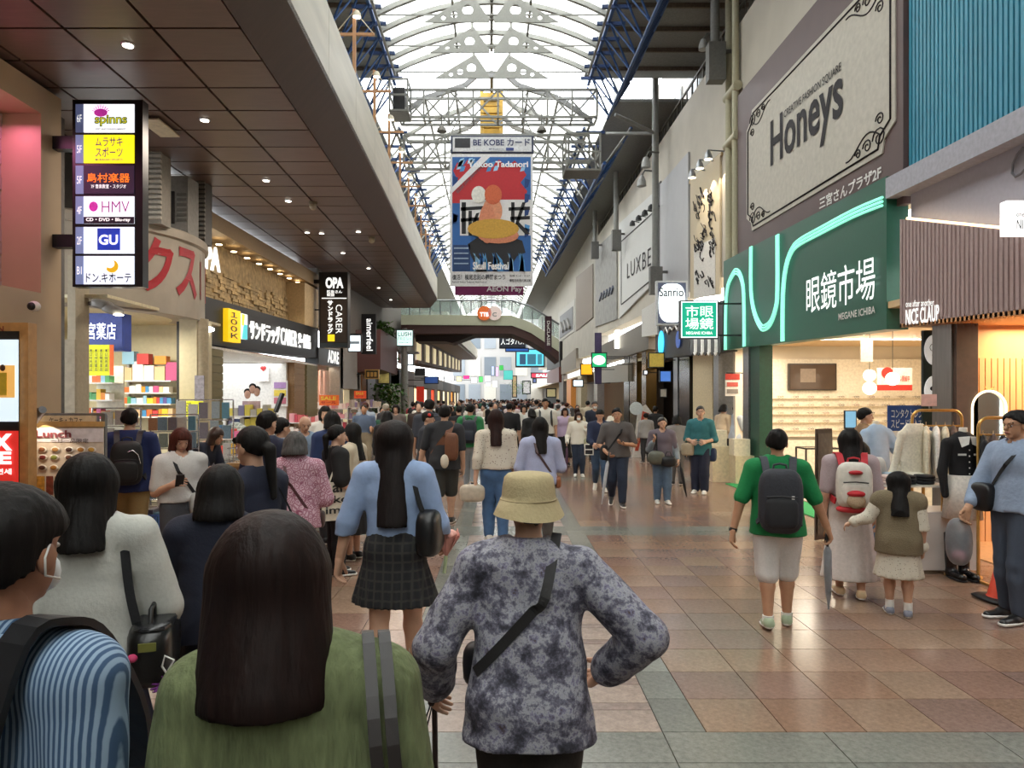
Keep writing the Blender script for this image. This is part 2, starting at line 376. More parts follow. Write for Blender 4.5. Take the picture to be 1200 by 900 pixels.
class Person:
    def __init__(p, label, x, y, heading, h, armL='down', armR='down', legL='stand', legR='stand', lean=0, yaw=0, nod=0, build=1.0, z=0, group=None, skin=SKIN, hands=True, face=True, arms=None, headx=0):
        NPEOPLE[0] += 1; p.seed = NPEOPLE[0]
        p.root = thing('person', label, 'person', (x, y, z), math.radians(-heading), group); p.h = h; p.w = build; p.Y = max(1.0, math.hypot(x, y))
        p.vox = min(max(p.Y*.0021, .0075), .026); p.skin = skin; p.lean = lean
        la = math.radians(lean); piv = np.array([0, 0, .54])
        Rl = rotm('x', -la)
        def up(q): q = np.array(q, float); return (Rl @ (q-piv)+piv) if q[2] > .54 else q
        p.up = lambda q: up(q)*h
        p.J = J = {}
        J['pel'] = np.array([0, 0, .54])*h
        for s, arm in ((-1, armL), (1, armR)):
            e, w_ = ARMS[arm] if isinstance(arm, str) else arm; sh = np.array([s*.110*build, -.004, .800]); J['sh', s] = up(sh)*h
            J['el', s] = (up(sh)+np.array([s*e[0], e[1], e[2]]))*h; J['wr', s] = (up(sh)+np.array([s*w_[0], w_[1], w_[2]]))*h
        for s, leg in ((-1, legL), (1, legR)):
            kn, an, pit = LEGS[leg]; hip = np.array([s*.05, 0, .52]); J['hip', s] = hip*h
            J['kn', s] = (hip+np.array([s*kn[0], kn[1], kn[2]]))*h; J['an', s] = (hip+np.array([s*an[0], an[1], an[2]]))*h; J['pit', s] = pit
        J['hd'] = up((0, .01, .93))*h; J['nk'] = up((0, -.006, .822))*h
        J['hd'] = J['hd']+np.array([headx, 0, 0]); J['nk'] = J['nk']+np.array([headx*.4, 0, 0])
        p.HR = rotm('z', math.radians(-yaw)) @ rotm('x', -math.radians(nod)-la*.5)
        p.body(hands, face)
    def hp(p, q): return p.J['hd']+p.HR @ (np.array(q)*p.h)       # head space -> figure space (units of height)
    def torso(p, f, infl, k=.03, low=.5):
        h, w = p.h, p.w; u = p.up
        f.cap(u((0, 0, .535)), u((0, -.002, .64)), .098*h*w+infl, .086*h*w+infl, k, .68)
        f.cap(u((0, -.002, .64)), u((0, .004, .745)), .086*h*w+infl, .102*h*w+infl, k, .62)
        f.cap(u((0, .0, .745)), u((0, -.006, .79)), .102*h*w+infl, .075*h*w+infl, k, .6)
        f.cap(p.J['sh', -1]*.86+p.J['nk']*.14, p.J['sh', 1]*.86+p.J['nk']*.14, .033*h+infl, .033*h+infl, k)
        for s in (-1, 1): f.cap(u((s*.012, -.008, .835)), p.J['sh', s], .024*h+infl, .022*h+infl, k)
    def leg(p, f, s, infl=0, upto=1.0, k=.02, flare=0):
        h = p.h; J = p.J; hi, kn, an = J['hip', s], J['kn', s], J['an', s]
        t1 = min(1, upto*2); f.cap(hi, hi+(kn-hi)*t1, .062*h+infl, .062*h+(.037-.062)*h*t1+infl+flare*t1*.5, k)
        if upto > .5:
            t = (upto-.5)*2; mid = kn+(an-kn)*.3
            f.cap(kn, kn+(mid-kn)*min(1, t/.3), .036*h+infl+flare*.5, .036*h+infl+flare*.6, k)
            if t > .3: f.cap(mid, kn+(an-kn)*t, .036*h+infl+flare*.6, (.036+(.021-.036)*(t-.3)/.7)*h+infl+flare, k)
    def arm(p, f, s, infl=0, upto=1.0, k=.02, flare=0):
        h = p.h; J = p.J; a, b, c = J['sh', s], J['el', s], J['wr', s]
        t = min(1, upto*2); f.cap(a, a+(b-a)*t, .034*h+infl, .034*h-.009*h*t+infl+flare*t, k)
        if upto > .5: t = (upto-.5)*2; f.cap(b, b+(c-b)*t, .026*h+infl+flare*.6, (.026-.009*t)*h+infl+flare, k)
    def field(p, lo=None, hi=None, vox=None, m=.06):
        J = p.J; P = np.array([v for q, v in J.items() if not (isinstance(q, tuple) and q[0] == 'pit')])
        l = P.min(0)-m-.05*p.h; u = P.max(0)+m+.06*p.h; l[2] = -.01
        if lo is not None: l[2] = lo
        if hi is not None: u[2] = hi
        return Field(l, u, vox or p.vox)
    def body(p, hands, face):
        h = p.h; J = p.J; f = p.field(m=.1)
        p.torso(f, -.004, .03)
        for s in (-1, 1):
            f.ell(np.array([s*.042, -.03, .525])*h, np.array([.052, .05, .055])*h, .03)
            p.leg(f, s); p.arm(f, s)
            an = J['an', s]; q = J['pit', s]; d = np.array([s*.12, math.cos(q), -math.sin(q)]); up = np.array([0, math.sin(q), math.cos(q)])
            f.cap(an-d*.018*h-up*.02*h, an+d*.085*h-up*.027*h, .019*h, .014*h, .015)
            w = (J['wr', s]-J['el', s]); w /= np.linalg.norm(w)
            if not hands: f.cap(J['wr', s], J['wr', s]+w*.075*h, .017*h, .013*h, .01, .8)
        f.cap(J['nk']-np.array([0, 0, .01*h]), p.hp((0, -.012, -.04)), .034*h, .028*h, .02)
        hv = min(p.vox, .0075 if p.Y < 16 else .012)
        def headf(g):
            R = p.HR
            g.ell(p.hp((0, -.006, .012)), np.array([.044, .054, .051])*h, .01, R); g.ell(p.hp((0, .012, -.022)), np.array([.034, .037, .043])*h, .018, R)
            g.cap(p.hp((0, .03, -.05)), p.hp((0, .036, -.052)), .014*h, .012*h, .014)
            g.cap(p.hp((0, .046, .008)), p.hp((0, .058, -.018)), .005*h, .0085*h, .008); g.cap(p.hp((-.018, .042, .012)), p.hp((.018, .042, .012)), .0085*h, .0085*h, .01)
            g.cap(p.hp((-.012, .046, -.036)), p.hp((.012, .046, -.036)), .0055*h, .0055*h, .006)
            for s in (-1, 1): g.ell(p.hp((s*.046, -.002, -.006)), np.array([.006, .014, .019])*h, .004, R)
        headf(f) if not face else f.ell(p.hp((0, -.006, .006)), np.array([.038, .046, .048])*h, .01, p.HR)
        V, Fc, _ = f.mesh(); VS = [V]; FS = [Fc]; n = len(V)
        if face:
            c = p.hp((0, 0, -.01)); g = Field(c-.085*h, c+.085*h, hv); headf(g); g.cap(J['nk'], p.hp((0, -.012, -.04)), .034*h, .0275*h, .012)
            V, Fc, _ = g.mesh(); VS.append(V); FS.append(Fc+n); n += len(V)
        if hands:
            for s in (-1, 1):
                V, Fc = p.hand(s); VS.append(V); FS.append(Fc+n); n += len(V)
        np_mesh('body', np.concatenate(VS), np.concatenate(FS), p.skin, p.root)
        if face:
            for s in (-1, 1):
                mb = MB(); mb.ell(p.hp((s*.0185, .0425, -.002)), np.array([.0075, .004, .0034])*h, 8, 6, R=Matrix(p.HR.tolist())); o = p.part('eye', mb, EYE_W)
                mb = MB(); mb.ell(p.hp((s*.0185, .0458, -.002)), np.array([.0036, .002, .0034])*h, 8, 6, R=Matrix(p.HR.tolist())); mb2 = mb.build('iris', EYE_D); mb2.parent = o
                mb = MB(); mb.tube([p.hp((s*.009, .0475, .0125)), p.hp((s*.019, .0472, .0155)), p.hp((s*.03, .041, .011))], .0022*h, 5); p.part('eyebrow', mb, HAIR)
            mb = MB(); mb.tube([p.hp((-.014, .046, -.036)), p.hp((0, .0515, -.0345)), p.hp((.014, .046, -.036))], .0036*h, 6); p.part('lips', mb, LIP)
    def part(p, name, mb, mat, parent=None):
        me_o = mb.build(name, mat); me_o.parent = parent or p.root; return me_o
    def hand(p, s):
        h = p.h*1.0; J = p.J; wr = J['wr', s]; w = wr-J['el', s]; w /= np.linalg.norm(w)
        fwd = np.array([0, 1., 0]) if abs(w[1]) < .75 else np.array([-s*.5, 0, 1.])
        t = fwd-w*(fwd @ w); t /= np.linalg.norm(t); n = np.cross(w, t)*(-s)
        c = wr+w*.055*h; g = Field(c-.085*h, c+.085*h, .0046 if p.Y < 9 else .0065)
        B = lambda a, b, d: wr+(w*a+t*b+n*d)*h
        g.cap(J['el', s]+w*.06*h, wr, .023*h, .0165*h, .004, mid=0)
        for o, r in ((-.014, .0105), (0, .011), (.014, .0115)): g.cap(B(-.004, o*.7, 0), B(.046, o*1.15, .004), .0125*h, r*h, .008)
        for i, (o, L) in enumerate(((-.021, .036), (-.0075, .044), (.007, .047), (.0205, .042))):
            q = B(.047, o, .003); a = .35+.08*(3-i)
            for j, (l, r) in enumerate(((.46, .0062), (.32, .0056), (.26, .005))):
                a += .42; dv = (w*math.cos(a*.75)+n*math.sin(a*.75)+t*o*2); e = q+dv*l*L*h; g.cap(q, e, r*h, r*h*.93, .0015); q = e
        q = B(.012, .018, .006)
        for l, b_, r in ((.03, .55, .0085), (.022, .25, .0068)):
            dv = w*.75+t*b_+n*.35; dv /= np.linalg.norm(dv); e = q+dv*l*h; g.cap(q, e, r*h, r*h*.85, .005); q = e
        V, Fc, _ = g.mesh(); return V, Fc
    # ---- clothing, each garment one child mesh
    def top(p, mat, sleeve='short', hem=.5, infl=.018, neck=.838, name='shirt', flare=0, fold=.004, puff=0, armskip=None, parent=None, collar=None):
        h = p.h; v = min(p.vox, .016); f = p.field(lo=hem*h-.03, hi=p.up((0, 0, .9))[2], vox=v)
        p.torso(f, infl, .03)
        for s in (-1, 1):
            if hem < .56: f.ell(np.array([s*.042, -.027, .525])*h, np.array([.056, .053, .058])*h+infl+.012, .03)
            if armskip == s: continue
            n = {'none': .06, 'short': .42, 'half': .56, 'long': .97, 'three': .82}[sleeve]
            p.arm(f, s, infl*.85+puff, n, .025, flare)
        if hem < .57: f.cap(p.up((0, -.004, .63)), np.array([0, -.006, hem])*h, (.094*h*p.w+infl+.008), .106*h*p.w+infl+.018+flare, .03, .74)
        f.plane((0, 0, hem*h), (0, 0, 1))
        f.D = np.maximum(f.D, p.neckcut(f, neck))
        if fold: f.noise(fold, 26/p.h*1.6, p.seed)
        V, Fc, _ = f.mesh(); o = np_mesh(name, V, Fc, mat, p.root if parent is None else parent)
        if collar:
            mb = MB(); pts = [p.J['nk']+np.array([math.cos(t)*.043*h, math.sin(t)*.036*h-.004*h, .020*h-.008*h*max(0, math.sin(t))]) for t in np.linspace(0, 2*math.pi, 17)[:-1]]
            mb.tube(pts, .010*h, 6, closed=True, flat=1.6); c = mb.build('collar', collar); c.parent = o
        return o
    def neckcut(p, f, neck):
        X, Y, Z = f.grids(); a = p.up((0, .012, neck-.05)); b = p.up((0, .0, neck+.12)); d = b-a; t = np.clip(((X-a[0])*d[0]+(Y-a[1])*d[1]+(Z-a[2])*d[2])/(d @ d), 0, 1)
        q = np.sqrt((X-a[0]-t*d[0])**2+(Y-a[1]-t*d[1])**2+(Z-a[2]-t*d[2])**2)
        r = np.where(Z > p.up((0, 0, neck+.035))[2], .2, .039)*p.h; return (r-q).astype(np.float32)
    def pants(p, mat, upto=.97, infl=.01, flare=0, name='trousers', fold=.003, waist=.6):
        h = p.h; f = p.field(hi=waist*h+.03, vox=min(p.vox, .018))
        f.cap(np.array([0, -.004, .53])*h, np.array([0, -.002, .64])*h, .1*h*p.w+infl, .085*h*p.w+infl, .03, .7)
        for s in (-1, 1):
            f.ell(np.array([s*.042, -.028, .522])*h, np.array([.053, .05, .055])*h+infl, .03); p.leg(f, s, infl, upto, .025, flare)
        f.plane((0, 0, waist*h), (0, 0, -1))
        if fold: f.noise(fold, 30, p.seed+3)
        V, Fc, _ = f.mesh(); return np_mesh(name, V, Fc, mat, p.root)
    def skirt(p, mat, hem=.3, rad=.14, pleat=0, amp=.006, waist=.62, name='skirt', infl=.012):
        h = p.h; l = (-(rad+.07)*h-.05, -(rad+.07)*h-.05, hem*h-.03); f = Field(l, (-l[0], -l[1], waist*h+.05), min(p.vox, .016))
        off = (p.J['kn', 1]+p.J['kn', -1])/2-(p.J['hip', 1]+p.J['hip', -1])/2; mid = np.array([0, 0, .52])*h
        f.cap(np.array([0, 0, waist])*h, mid, .086*h*p.w+infl, .104*h*p.w+infl, .03, .72)
        for s in (-1, 1): f.ell(np.array([s*.042, -.025, .525])*h, np.array([.054, .05, .055])*h+infl, .03)
        f.cap(mid, np.array([off[0], off[1]*.6, hem*h]), .1*h*p.w+infl, rad*h, .03, .8)
        X, Y, Z = f.grids()
        if pleat: f.D = (f.D+amp*np.sin(np.arctan2(Y, X)*pleat)*np.clip((waist*h-Z)/(waist*h-hem*h), 0, 1)).astype(np.float32)
        f.plane((0, 0, hem*h), (0, 0, 1)).plane((0, 0, waist*h), (0, 0, -1))
        V, Fc, _ = f.mesh(); return np_mesh(name, V, Fc, mat, p.root)
    def shoes(p, mat, sole=WHITE, sock=None, high=.0):
        h = p.h; J = p.J
        for s in (-1, 1):
            an = J['an', s]; q = J['pit', s]; d = np.array([s*.12, math.cos(q), -math.sin(q)]); d /= np.linalg.norm(d); up = np.array([0, math.sin(q), math.cos(q)])
            a = an-d*.022*h-up*.022*h; b = an+d*.098*h-up*.03*h; lo = np.minimum(a, b)-.07; hi = np.maximum(a, b)+.09+high*h
            v = min(p.vox, .01); f = Field(lo, hi, v); f.cap(a, an+d*.03*h-up*.02*h, .025*h, .024*h, .02); f.cap(an+d*.03*h-up*.026*h, b, .024*h, .019*h, .02)
            f.cap(a+up*.01*h, an+up*(.012+high)*h, .024*h, .025*h, .02)
            base = an-up*.043*h; f.plane(base, up); f.plane(an+up*(.008+high)*h, -up+d*.0)
            V, Fc, _ = f.mesh(); o = np_mesh('shoe', V, Fc, mat, p.root)
            if sole is not None:
                g = Field(lo, hi, v); g.cap(a, b, .027*h, .022*h, .02); g.cap(an+d*.03*h-up*.026*h, b, .027*h, .0215*h, .02); g.plane(base, up); g.plane(base+up*.014*h, -up); V, Fc, _ = g.mesh(); np_mesh('sole', V, Fc, sole, o)
            if sock:
                m, L = sock; k = J['kn', s]; ax = (k-an); mb = MB(); mb.tube([an-up*.01*h, an+ax*L*.5, an+ax*L], [.0255*h, .025*h, .029*h], 10); p.part('sock', mb, m)
    def hair(p, mat=HAIR, style='short', length=.1, strand=.0022, fringe=True, width=1.0, sway=(0, 0)):
        h = p.h; c = p.J['hd']; v = min(p.vox, .0095) if p.Y < 14 else .014
        L = {'short': .075, 'bob': length+.03, 'long': length+.05, 'pony': length+.05, 'bald': .08}[style]
        lo = c-np.array([.11, .13, L])*h; hi = c+np.array([.11, .1, .1])*h; f = Field(lo, hi, v)
        R = p.HR; tk = 1.15 if style in ('short', 'bald', 'pony') else 1.17
        f.ell(p.hp((0, -.008, .014)), np.array([.0455*tk*width, .055*tk, .0535*tk])*h, .01, R)
        X, Y, Z = f.grids(); Q = np.stack(np.broadcast_arrays(X-c[0], Y-c[1], Z-c[2]), -1) @ R / h       # head space
        x, y, z = Q[..., 0], Q[..., 1], Q[..., 2]
        if style in ('short', 'bald', 'pony'):
            keep = .003*np.sin(x*260+p.seed)+.003*np.sin(x*120+2*p.seed)+np.minimum.reduce([.031-y+np.clip(z-.022, -.2, .03)*1.4, z+.038+np.clip(-y-.0, 0, .04)*.35]); f.D = np.maximum(f.D, -keep*h)
            side = np.maximum(np.maximum(y-.012, .014-z), .0); f.D = np.where((np.abs(x) > .03) & (z < .012) & (y > .0), np.maximum(f.D, (y-.0+(.012-z)*.4)*h*.8), f.D)
        if style in ('bob', 'long'):
            zb = -length
            for s in (-1, 1): f.cap(p.hp((s*.028*width, -.016, .0)), c+(np.array([s*.03*width+sway[0]*.4, (-.036 if style == 'bob' else -.02)+sway[1]*.4, zb*.92]))*h, .036*h, (.040 if style == 'bob' else .022)*h, .03, .9)
            if style == 'bob': f.cap(p.hp((0, -.02, 0)), c+np.array([0, -.042, zb+.012])*h, .05*h, .056*h*width, .03, .8)
            else: f.cap(p.hp((0, -.03, -.02)), c+np.array([sway[0], -.05+sway[1], zb])*h, .05*h, .042*h*width, .03, .55)
            face = np.minimum(y-.018, .03-np.abs(x)+.006*(z < -.02)); cut = np.where(z < .02 if fringe else z < .034, face, -1)
            f.D = np.maximum(f.D, np.maximum(cut, np.where(z < -.06, y-.03, -1))*h)
            f.plane(c+np.array([0, 0, zb])*h, (0, 0, 1))
        if style == 'pony':
            f.cap(p.hp((0, -.058, .01)), p.hp((0, -.08, -.01)), .014*h, .02*h, .01); f.cap(p.hp((0, -.08, -.01)), c+np.array([sway[0], -.078+sway[1], -length])*h, .022*h, .012*h, .015)
        if style == 'bald': f.D = np.maximum(f.D, (z-.02)*h)
        th = np.arctan2(x, y)
        if style == 'short': f.D = (f.D+.0035*h/1.7*(np.sin(x*70+p.seed)+np.sin(y*63+z*40+p.seed*2)+np.sin(z*85+x*30))).astype(np.float32)
        f.D = (f.D+strand*(np.sin(th*38+3*np.sin(z*30))+.8*np.sin(th*17+2*np.sin(z*19+1)))*.7).astype(np.float32)
        V, Fc, _ = f.mesh(); return np_mesh('hair', V, Fc, mat, p.root)
    def mask(p):
        mb = MB(); mb.ell(p.hp((0, .034, -.032)), np.array([.028, .021, .024])*p.h, 12, 8, .8); p.part('face_mask', mb, M('#eceff2', .7))
    def glasses(p):
        mb = MB()
        for s in (-1, 1): mb.tube([p.hp((s*.019+.013*math.cos(t), .053, .0+.010*math.sin(t))) for t in np.linspace(0, 6.28, 13)[:-1]], .0012*p.h, 4, True); mb.tube([p.hp((s*.032, .052, .002)), p.hp((s*.046, .0, .004))], .001*p.h, 4)
        mb.tube([p.hp((-.006, .055, .002)), p.hp((.006, .055, .002))], .001*p.h, 4); p.part('spectacles', mb, BLACK)
    def watch(p, s):
        J = p.J; w = J['wr', s]-J['el', s]; w /= np.linalg.norm(w); c = J['wr', s]-w*.012*p.h; mb = MB(); mb.tube([c-w*.009*p.h, c+w*.009*p.h], .0195*p.h, 12); mb.ell(c+np.array([s*.018, 0, 0])*p.h, (.008, .014, .014), 10, 6); p.part('wristwatch', mb, BLACK)
    # ---- things carried, each its own top-level object standing where it is worn
    def carry(p, name, label, cat, off=(0, 0, 0), group=None):
        """Empty in the figure's own axes; build parts with p.put()"""
        rz = p.root.rotation_euler.z; o = Matrix.Rotation(rz, 3, 'Z') @ Vector(off); t = thing(name, label, cat, Vector(p.root.location)+o, rz, group); t['_off'] = list(map(float, off)); return t
    def put(p, t, name, mb, mat, parent=None):
        off = Vector(t['_off']); mb.v = [tuple(Vector(q)-off) for q in mb.v]; o = mb.build(name, mat); o.parent = parent or t; return o
    def surf(p, x, z, side, infl):
        """point on the dressed torso: x across, z height (metres), side -1 back / 1 front"""
        h = p.h; a = (.1*h*p.w+infl); b = a*.64; xx = max(-.97, min(.97, x/a)); return np.array([x, side*b*math.sqrt(1-xx*xx), z])
    def strap(p, t, mat, shoulder, hipx, hipz, w=.028, infl=.03, sides=(-1, 1), parent=None, name='strap'):
        """crossbody strap from a shoulder to the opposite hip, over back and front"""
        h = p.h; mb = MB()
        for sd in sides:
            sx = shoulder*.07*h; pts = [p.J['sh', shoulder]*.55+p.J['nk']*.45+np.array([0, sd*.012, .052*h+infl*.5])]; nr = [np.array([0, sd*.3, 1])]
            for u in np.linspace(.2, 1, 7):
                x = sx+(hipx-sx)*u; z = (.80*h)+(hipz-.80*h)*u; q = p.surf(x, z, sd, infl+.012+.035*max(0, 1-1.6*u)); dz = p.up((0, 0, max(.55, z/h)))-np.array([0, 0, max(.55, z/h)])*h; pts.append(q+dz*np.array([0, 1, 0])); nr.append(np.array([q[0]*.5, q[1], 0]))
            mb.band(pts, nr, w)
        return p.put(t, name, mb, mat, parent)
    def backpack(p, label, mat, w=.29, hh=.44, d=.15, z=None, strapmat=None, trim=None, cat='backpack', infl=.02):
        h = p.h; z = z or .66*h; by = -(.066*h+infl+d/2); c = p.up((0, by/h, z/h)) if p.lean else np.array([0, by, z])
        t = p.carry('backpack', label, cat, (0, c[1], z-hh/2)); mb = MB(); mb.ell(c, (w/2, d/2, hh/2), 20, 12, .55); p.put(t, 'main_compartment', mb, mat)
        mb = MB(); mb.ell(c+np.array([0, -d*.42, -hh*.17]), (w*.38, d*.25, hh*.24), 16, 8, .5); fp = p.put(t, 'front_pocket', mb, trim or mat)
        mb = MB(); mb.tube([c+np.array([-w*.34, -d*.62, hh*.08]), c+np.array([0, -d*.68, hh*.10]), c+np.array([w*.34, -d*.62, hh*.08])], .006, 6); p.put(t, 'zip', mb, BLACK)
        mb = MB(); mb.tube([c+np.array([x, -.0+d*.2, hh*.48+q]) for x, q in ((-.05, 0), (-.045, .035), (0, .045), (.045, .035), (.05, 0))], .009, 6); p.put(t, 'grab_handle', mb, strapmat or BLACK)
        for s in (-1, 1):
            mb = MB(); x = s*.075*h; top = p.J['sh', s][2]+.035*h+infl; sy = p.J['sh', s][1]
            fr = .072*h+infl+.012
            pts = [(x*.8, c[1]+d*.35, z+hh*.42), (x*.9, sy-.05*h, top-.01), (x, sy, top+.006), (x*1.05, sy+.05*h, top-.03*h), (x*1.1, fr, .72*h), (x*1.2, fr*.9, .64*h), (x*1.45, 0, .60*h), (x*1.25, c[1]+d*.4, z-hh*.36)]
            nr = [(0, -1, .6), (0, -.5, 1), (0, 0, 1), (0, .7, .7), (0, 1, 0), (s*.4, 1, 0), (s, 0, 0), (s*.5, -1, 0)]; mb.band(pts, nr, .055, .014); p.put(t, 'shoulder_strap', mb, strapmat or BLACK)
        return t
def simple_figure(h, sex, pose, seed):
    """far figure: one skin whose zones take the materials skin, hair, top, bottom, shoes"""
    A = {0: ('down', 'down', 'stand', 'stand'), 1: ('swingf', 'swingb', 'back', 'fwd'), 2: ('phone', 'down', 'fwd', 'back'), 3: ('belly', 'bag', 'stand', 'step')}[pose]
    p = Person.__new__(Person); p.h = h; p.w = .92 if sex else 1.05; p.vox = .026; p.seed = seed; J = p.J = {}; p.up = lambda q: np.array(q, float)*h; p.lean = 0
    for s, a in ((-1, A[0]), (1, A[1])):
        e, w = ARMS[a]; sh = np.array([s*.112*p.w, 0, .808]); J['sh', s] = sh*h; J['el', s] = (sh+np.array([s*e[0], e[1], e[2]]))*h; J['wr', s] = (sh+np.array([s*w[0], w[1], w[2]]))*h
    for s, a in ((-1, A[2]), (1, A[3])):
        k, n, q = LEGS[a]; hip = np.array([s*.05, 0, .52]); J['hip', s] = hip*h; J['kn', s] = (hip+np.array([s*k[0], k[1], k[2]]))*h; J['an', s] = (hip+np.array([s*n[0], n[1], n[2]]))*h
    J['nk'] = np.array([0, 0, .82])*h
    f = Field((-.42, -.42, -.01), (.42, .42, h*1.03), .026, True)
    for s in (-1, 1):
        f.cap(J['hip', s], J['kn', s], .068*h, .046*h, .02, mid=3); f.cap(J['kn', s], J['an', s], .046*h, .034*h, .02, mid=3 if seed % 3 else 0)
        f.cap(J['an', s]-np.array([0, .02, .02])*h, J['an', s]+np.array([0, .08, -.022])*h, .024*h, .02*h, .01, mid=4)
        f.cap(J['sh', s], J['el', s], .042*h, .034*h, .02, mid=2); f.cap(J['el', s], J['wr', s], .03*h, .022*h, .01, mid=2 if seed % 2 else 0); f.cap(J['wr', s], J['wr', s]*1.0+np.array([0, .02, -.06])*h, .02*h, .016*h, .01)
    f.cap((0, 0, .53*h), (0, 0, .56*h), .108*h*p.w, .1*h*p.w, .03, .72, mid=3)
    if sex and seed % 3 == 0: f.cap((0, 0, .54*h), (0, 0, .3*h), .11*h, .15*h, .03, .8, mid=3)
    f.cap((0, 0, .6*h), (0, 0, .745*h), .095*h*p.w, .112*h*p.w, .03, .66, mid=2); f.cap((0, 0, .745*h), (0, 0, .80*h), .11*h*p.w, .07*h, .03, .6, mid=2)
    f.cap(J['sh', -1], J['sh', 1], .036*h, .036*h, .03, mid=2); f.cap((0, 0, .82*h), (0, .005*h, .88*h), .032*h, .03*h, .01)
    f.ell((0, .016*h, .925*h), np.array([.04, .046, .062])*h, .01); f.cap((0, .05*h, .93*h), (0, .064*h, .915*h), .006*h, .009*h, .008)
    f.ell((0, -.008*h, .95*h), np.array([.051, .056, .052])*h, .004, mid=1)
    if sex:
        f.cap((0, -.03*h, .93*h), (0, -.045*h, (.74 if seed % 2 else .84)*h), .048*h, .044*h, .02, .6, mid=1)
    V, Fc, ids = f.mesh(); return V, Fc, ids
# ------------------------------------------------------------------ the street as built: slightly rising frames, as measured
TILT = 20/850
def T(X, Y, h): return Vector((X, Y, EYE+h+TILT*Y))               # facades: h above eye level at the camera
def K(x, Y, h): return Vector((x-.033*Y, Y, EYE+h+TILT*Y))        # left canopy runs a little off the street's axis
def A(x, Y, h): return Vector((x-.014*Y, Y, EYE+h+TILT*Y))        # arcade roof
def hex8(mb, fn, x0, x1, y0, y1, h0, h1):
    return mb.hexa([fn(x0, y0, h0), fn(x1, y0, h0), fn(x1, y1, h0), fn(x0, y1, h0), fn(x0, y0, h1), fn(x1, y0, h1), fn(x1, y1, h1), fn(x0, y1, h1)])
def blk(name, mat, fn, x0, x1, y0, y1, h0, h1, parent=None): return hex8(MB(), fn, x0, x1, y0, y1, h0, h1).build(name, mat, parent)
def plain(name, mat, x0, x1, y0, y1, z0, z1, parent=None): return MB().box(x0, x1, y0, y1, z0, z1).build(name, mat, parent)
# ---- floor
JOINT = M('#4d443d', .4, scale=3)
floor = struct(plain('floor', JOINT, -12, 12, -27, 130, -.2, -.012), 'granite tiled arcade floor with dark joints')
TILE = [M(c, .2, kind='speckle', scale=9) for c in ('#886b59', '#8c705e', '#83675a', '#8d7563', '#80685e')]
GREYT = [M(c, .2, kind='speckle', scale=9) for c in ('#73736c', '#7d7d75')]
MIDT = [M(c, .24, kind='speckle', scale=5) for c in ('#978478', '#9c8a7e', '#8d7b72', '#87736a')]
tiles = []
def lay(x0, x1, y0, y1, m): tiles.append((x0, x1, y0, y1, m))
BANDS = [(3.3+6.35*k, 3.97+6.35*k) for k in range(-1, 5)]
def inband(y): return any(a-1e-3 <= y < b-1e-3 for a, b in BANDS)
def rows(step, y0, y1):
    out = []
    for a, b in zip([y0]+[q[1] for q in BANDS if q[1] > y0], [q[0] for q in BANDS if q[0] > y0]+[y1]):
        if b-a < .1: continue
        n = max(1, round((b-a)/step)); out += [(a+(b-a)*i/n, a+(b-a)*(i+1)/n) for i in range(n)]
    return out
for ra, rb in rows(.45, 1.0, 28):
    for i in range(11):
        lay(1.12+.44*i, 1.56+.44*i, ra, rb, random.choice(TILE)); lay(-1.10-.44*i, -.66-.44*i, ra, rb, random.choice(TILE))
    for x0, x1 in ((.88, 1.12), (-.66, -.43)): lay(x0, x1, ra, rb, random.choice(GREYT))
for ra, rb in rows(.38, 1.0, 28):
    for i in range(3):
        x0 = -.43+1.31/3*i; x1 = x0+1.31/3; c = ra+(rb-ra)*.74
        lay(x0, x1, ra, c, random.choice(MIDT[:2])); lay(x0, x1, c, rb, random.choice(MIDT[2:]))
for a, b in BANDS:
    for i in range(14): lay(-6.16+.88*i, -6.16+.88*(i+1), a, (a+b)/2, random.choice(GREYT)); lay(-6.16+.88*i, -6.16+.88*(i+1), (a+b)/2, b, random.choice(GREYT))
def seen(t):
    x, y = (t[0]+t[1])/2, (t[2]+t[3])/2; return -.70 < x/y < .74 and y > 3.2
near = sorted([t for t in tiles if seen(t)], key=lambda t: t[2]); near = near[:295]; ns = set(map(id, near)); TM = {}
for x0, x1, y0, y1, m in near:
    k = (round(x1-x0, 3), round(y1-y0, 3), m.name)
    if k not in TM:
        g = .003; TM[k] = MB().box(-(x1-x0)/2+g, (x1-x0)/2-g, -(y1-y0)/2+g, (y1-y0)/2-g, -.012, 0).build('tile', m, floor); o = TM[k]
    else: o = TM[k].copy(); COL.objects.link(o)
    o.location = ((x0+x1)/2, (y0+y1)/2, 0)
allm = TILE+GREYT+MIDT; mb = MB()
for t in tiles:
    if id(t) in ns or t[3] < 2.5: continue
    mb.cur = allm.index(t[4]); mb.box(t[0]+.003, t[1]-.003, t[2]+.003, t[3]-.003, -.012, 0)
tag(mb.build('far_tiles', allm, floor), kind='stuff')
WALLB_ = M('#aaa59b', .8, var=.08, scale=1.2)
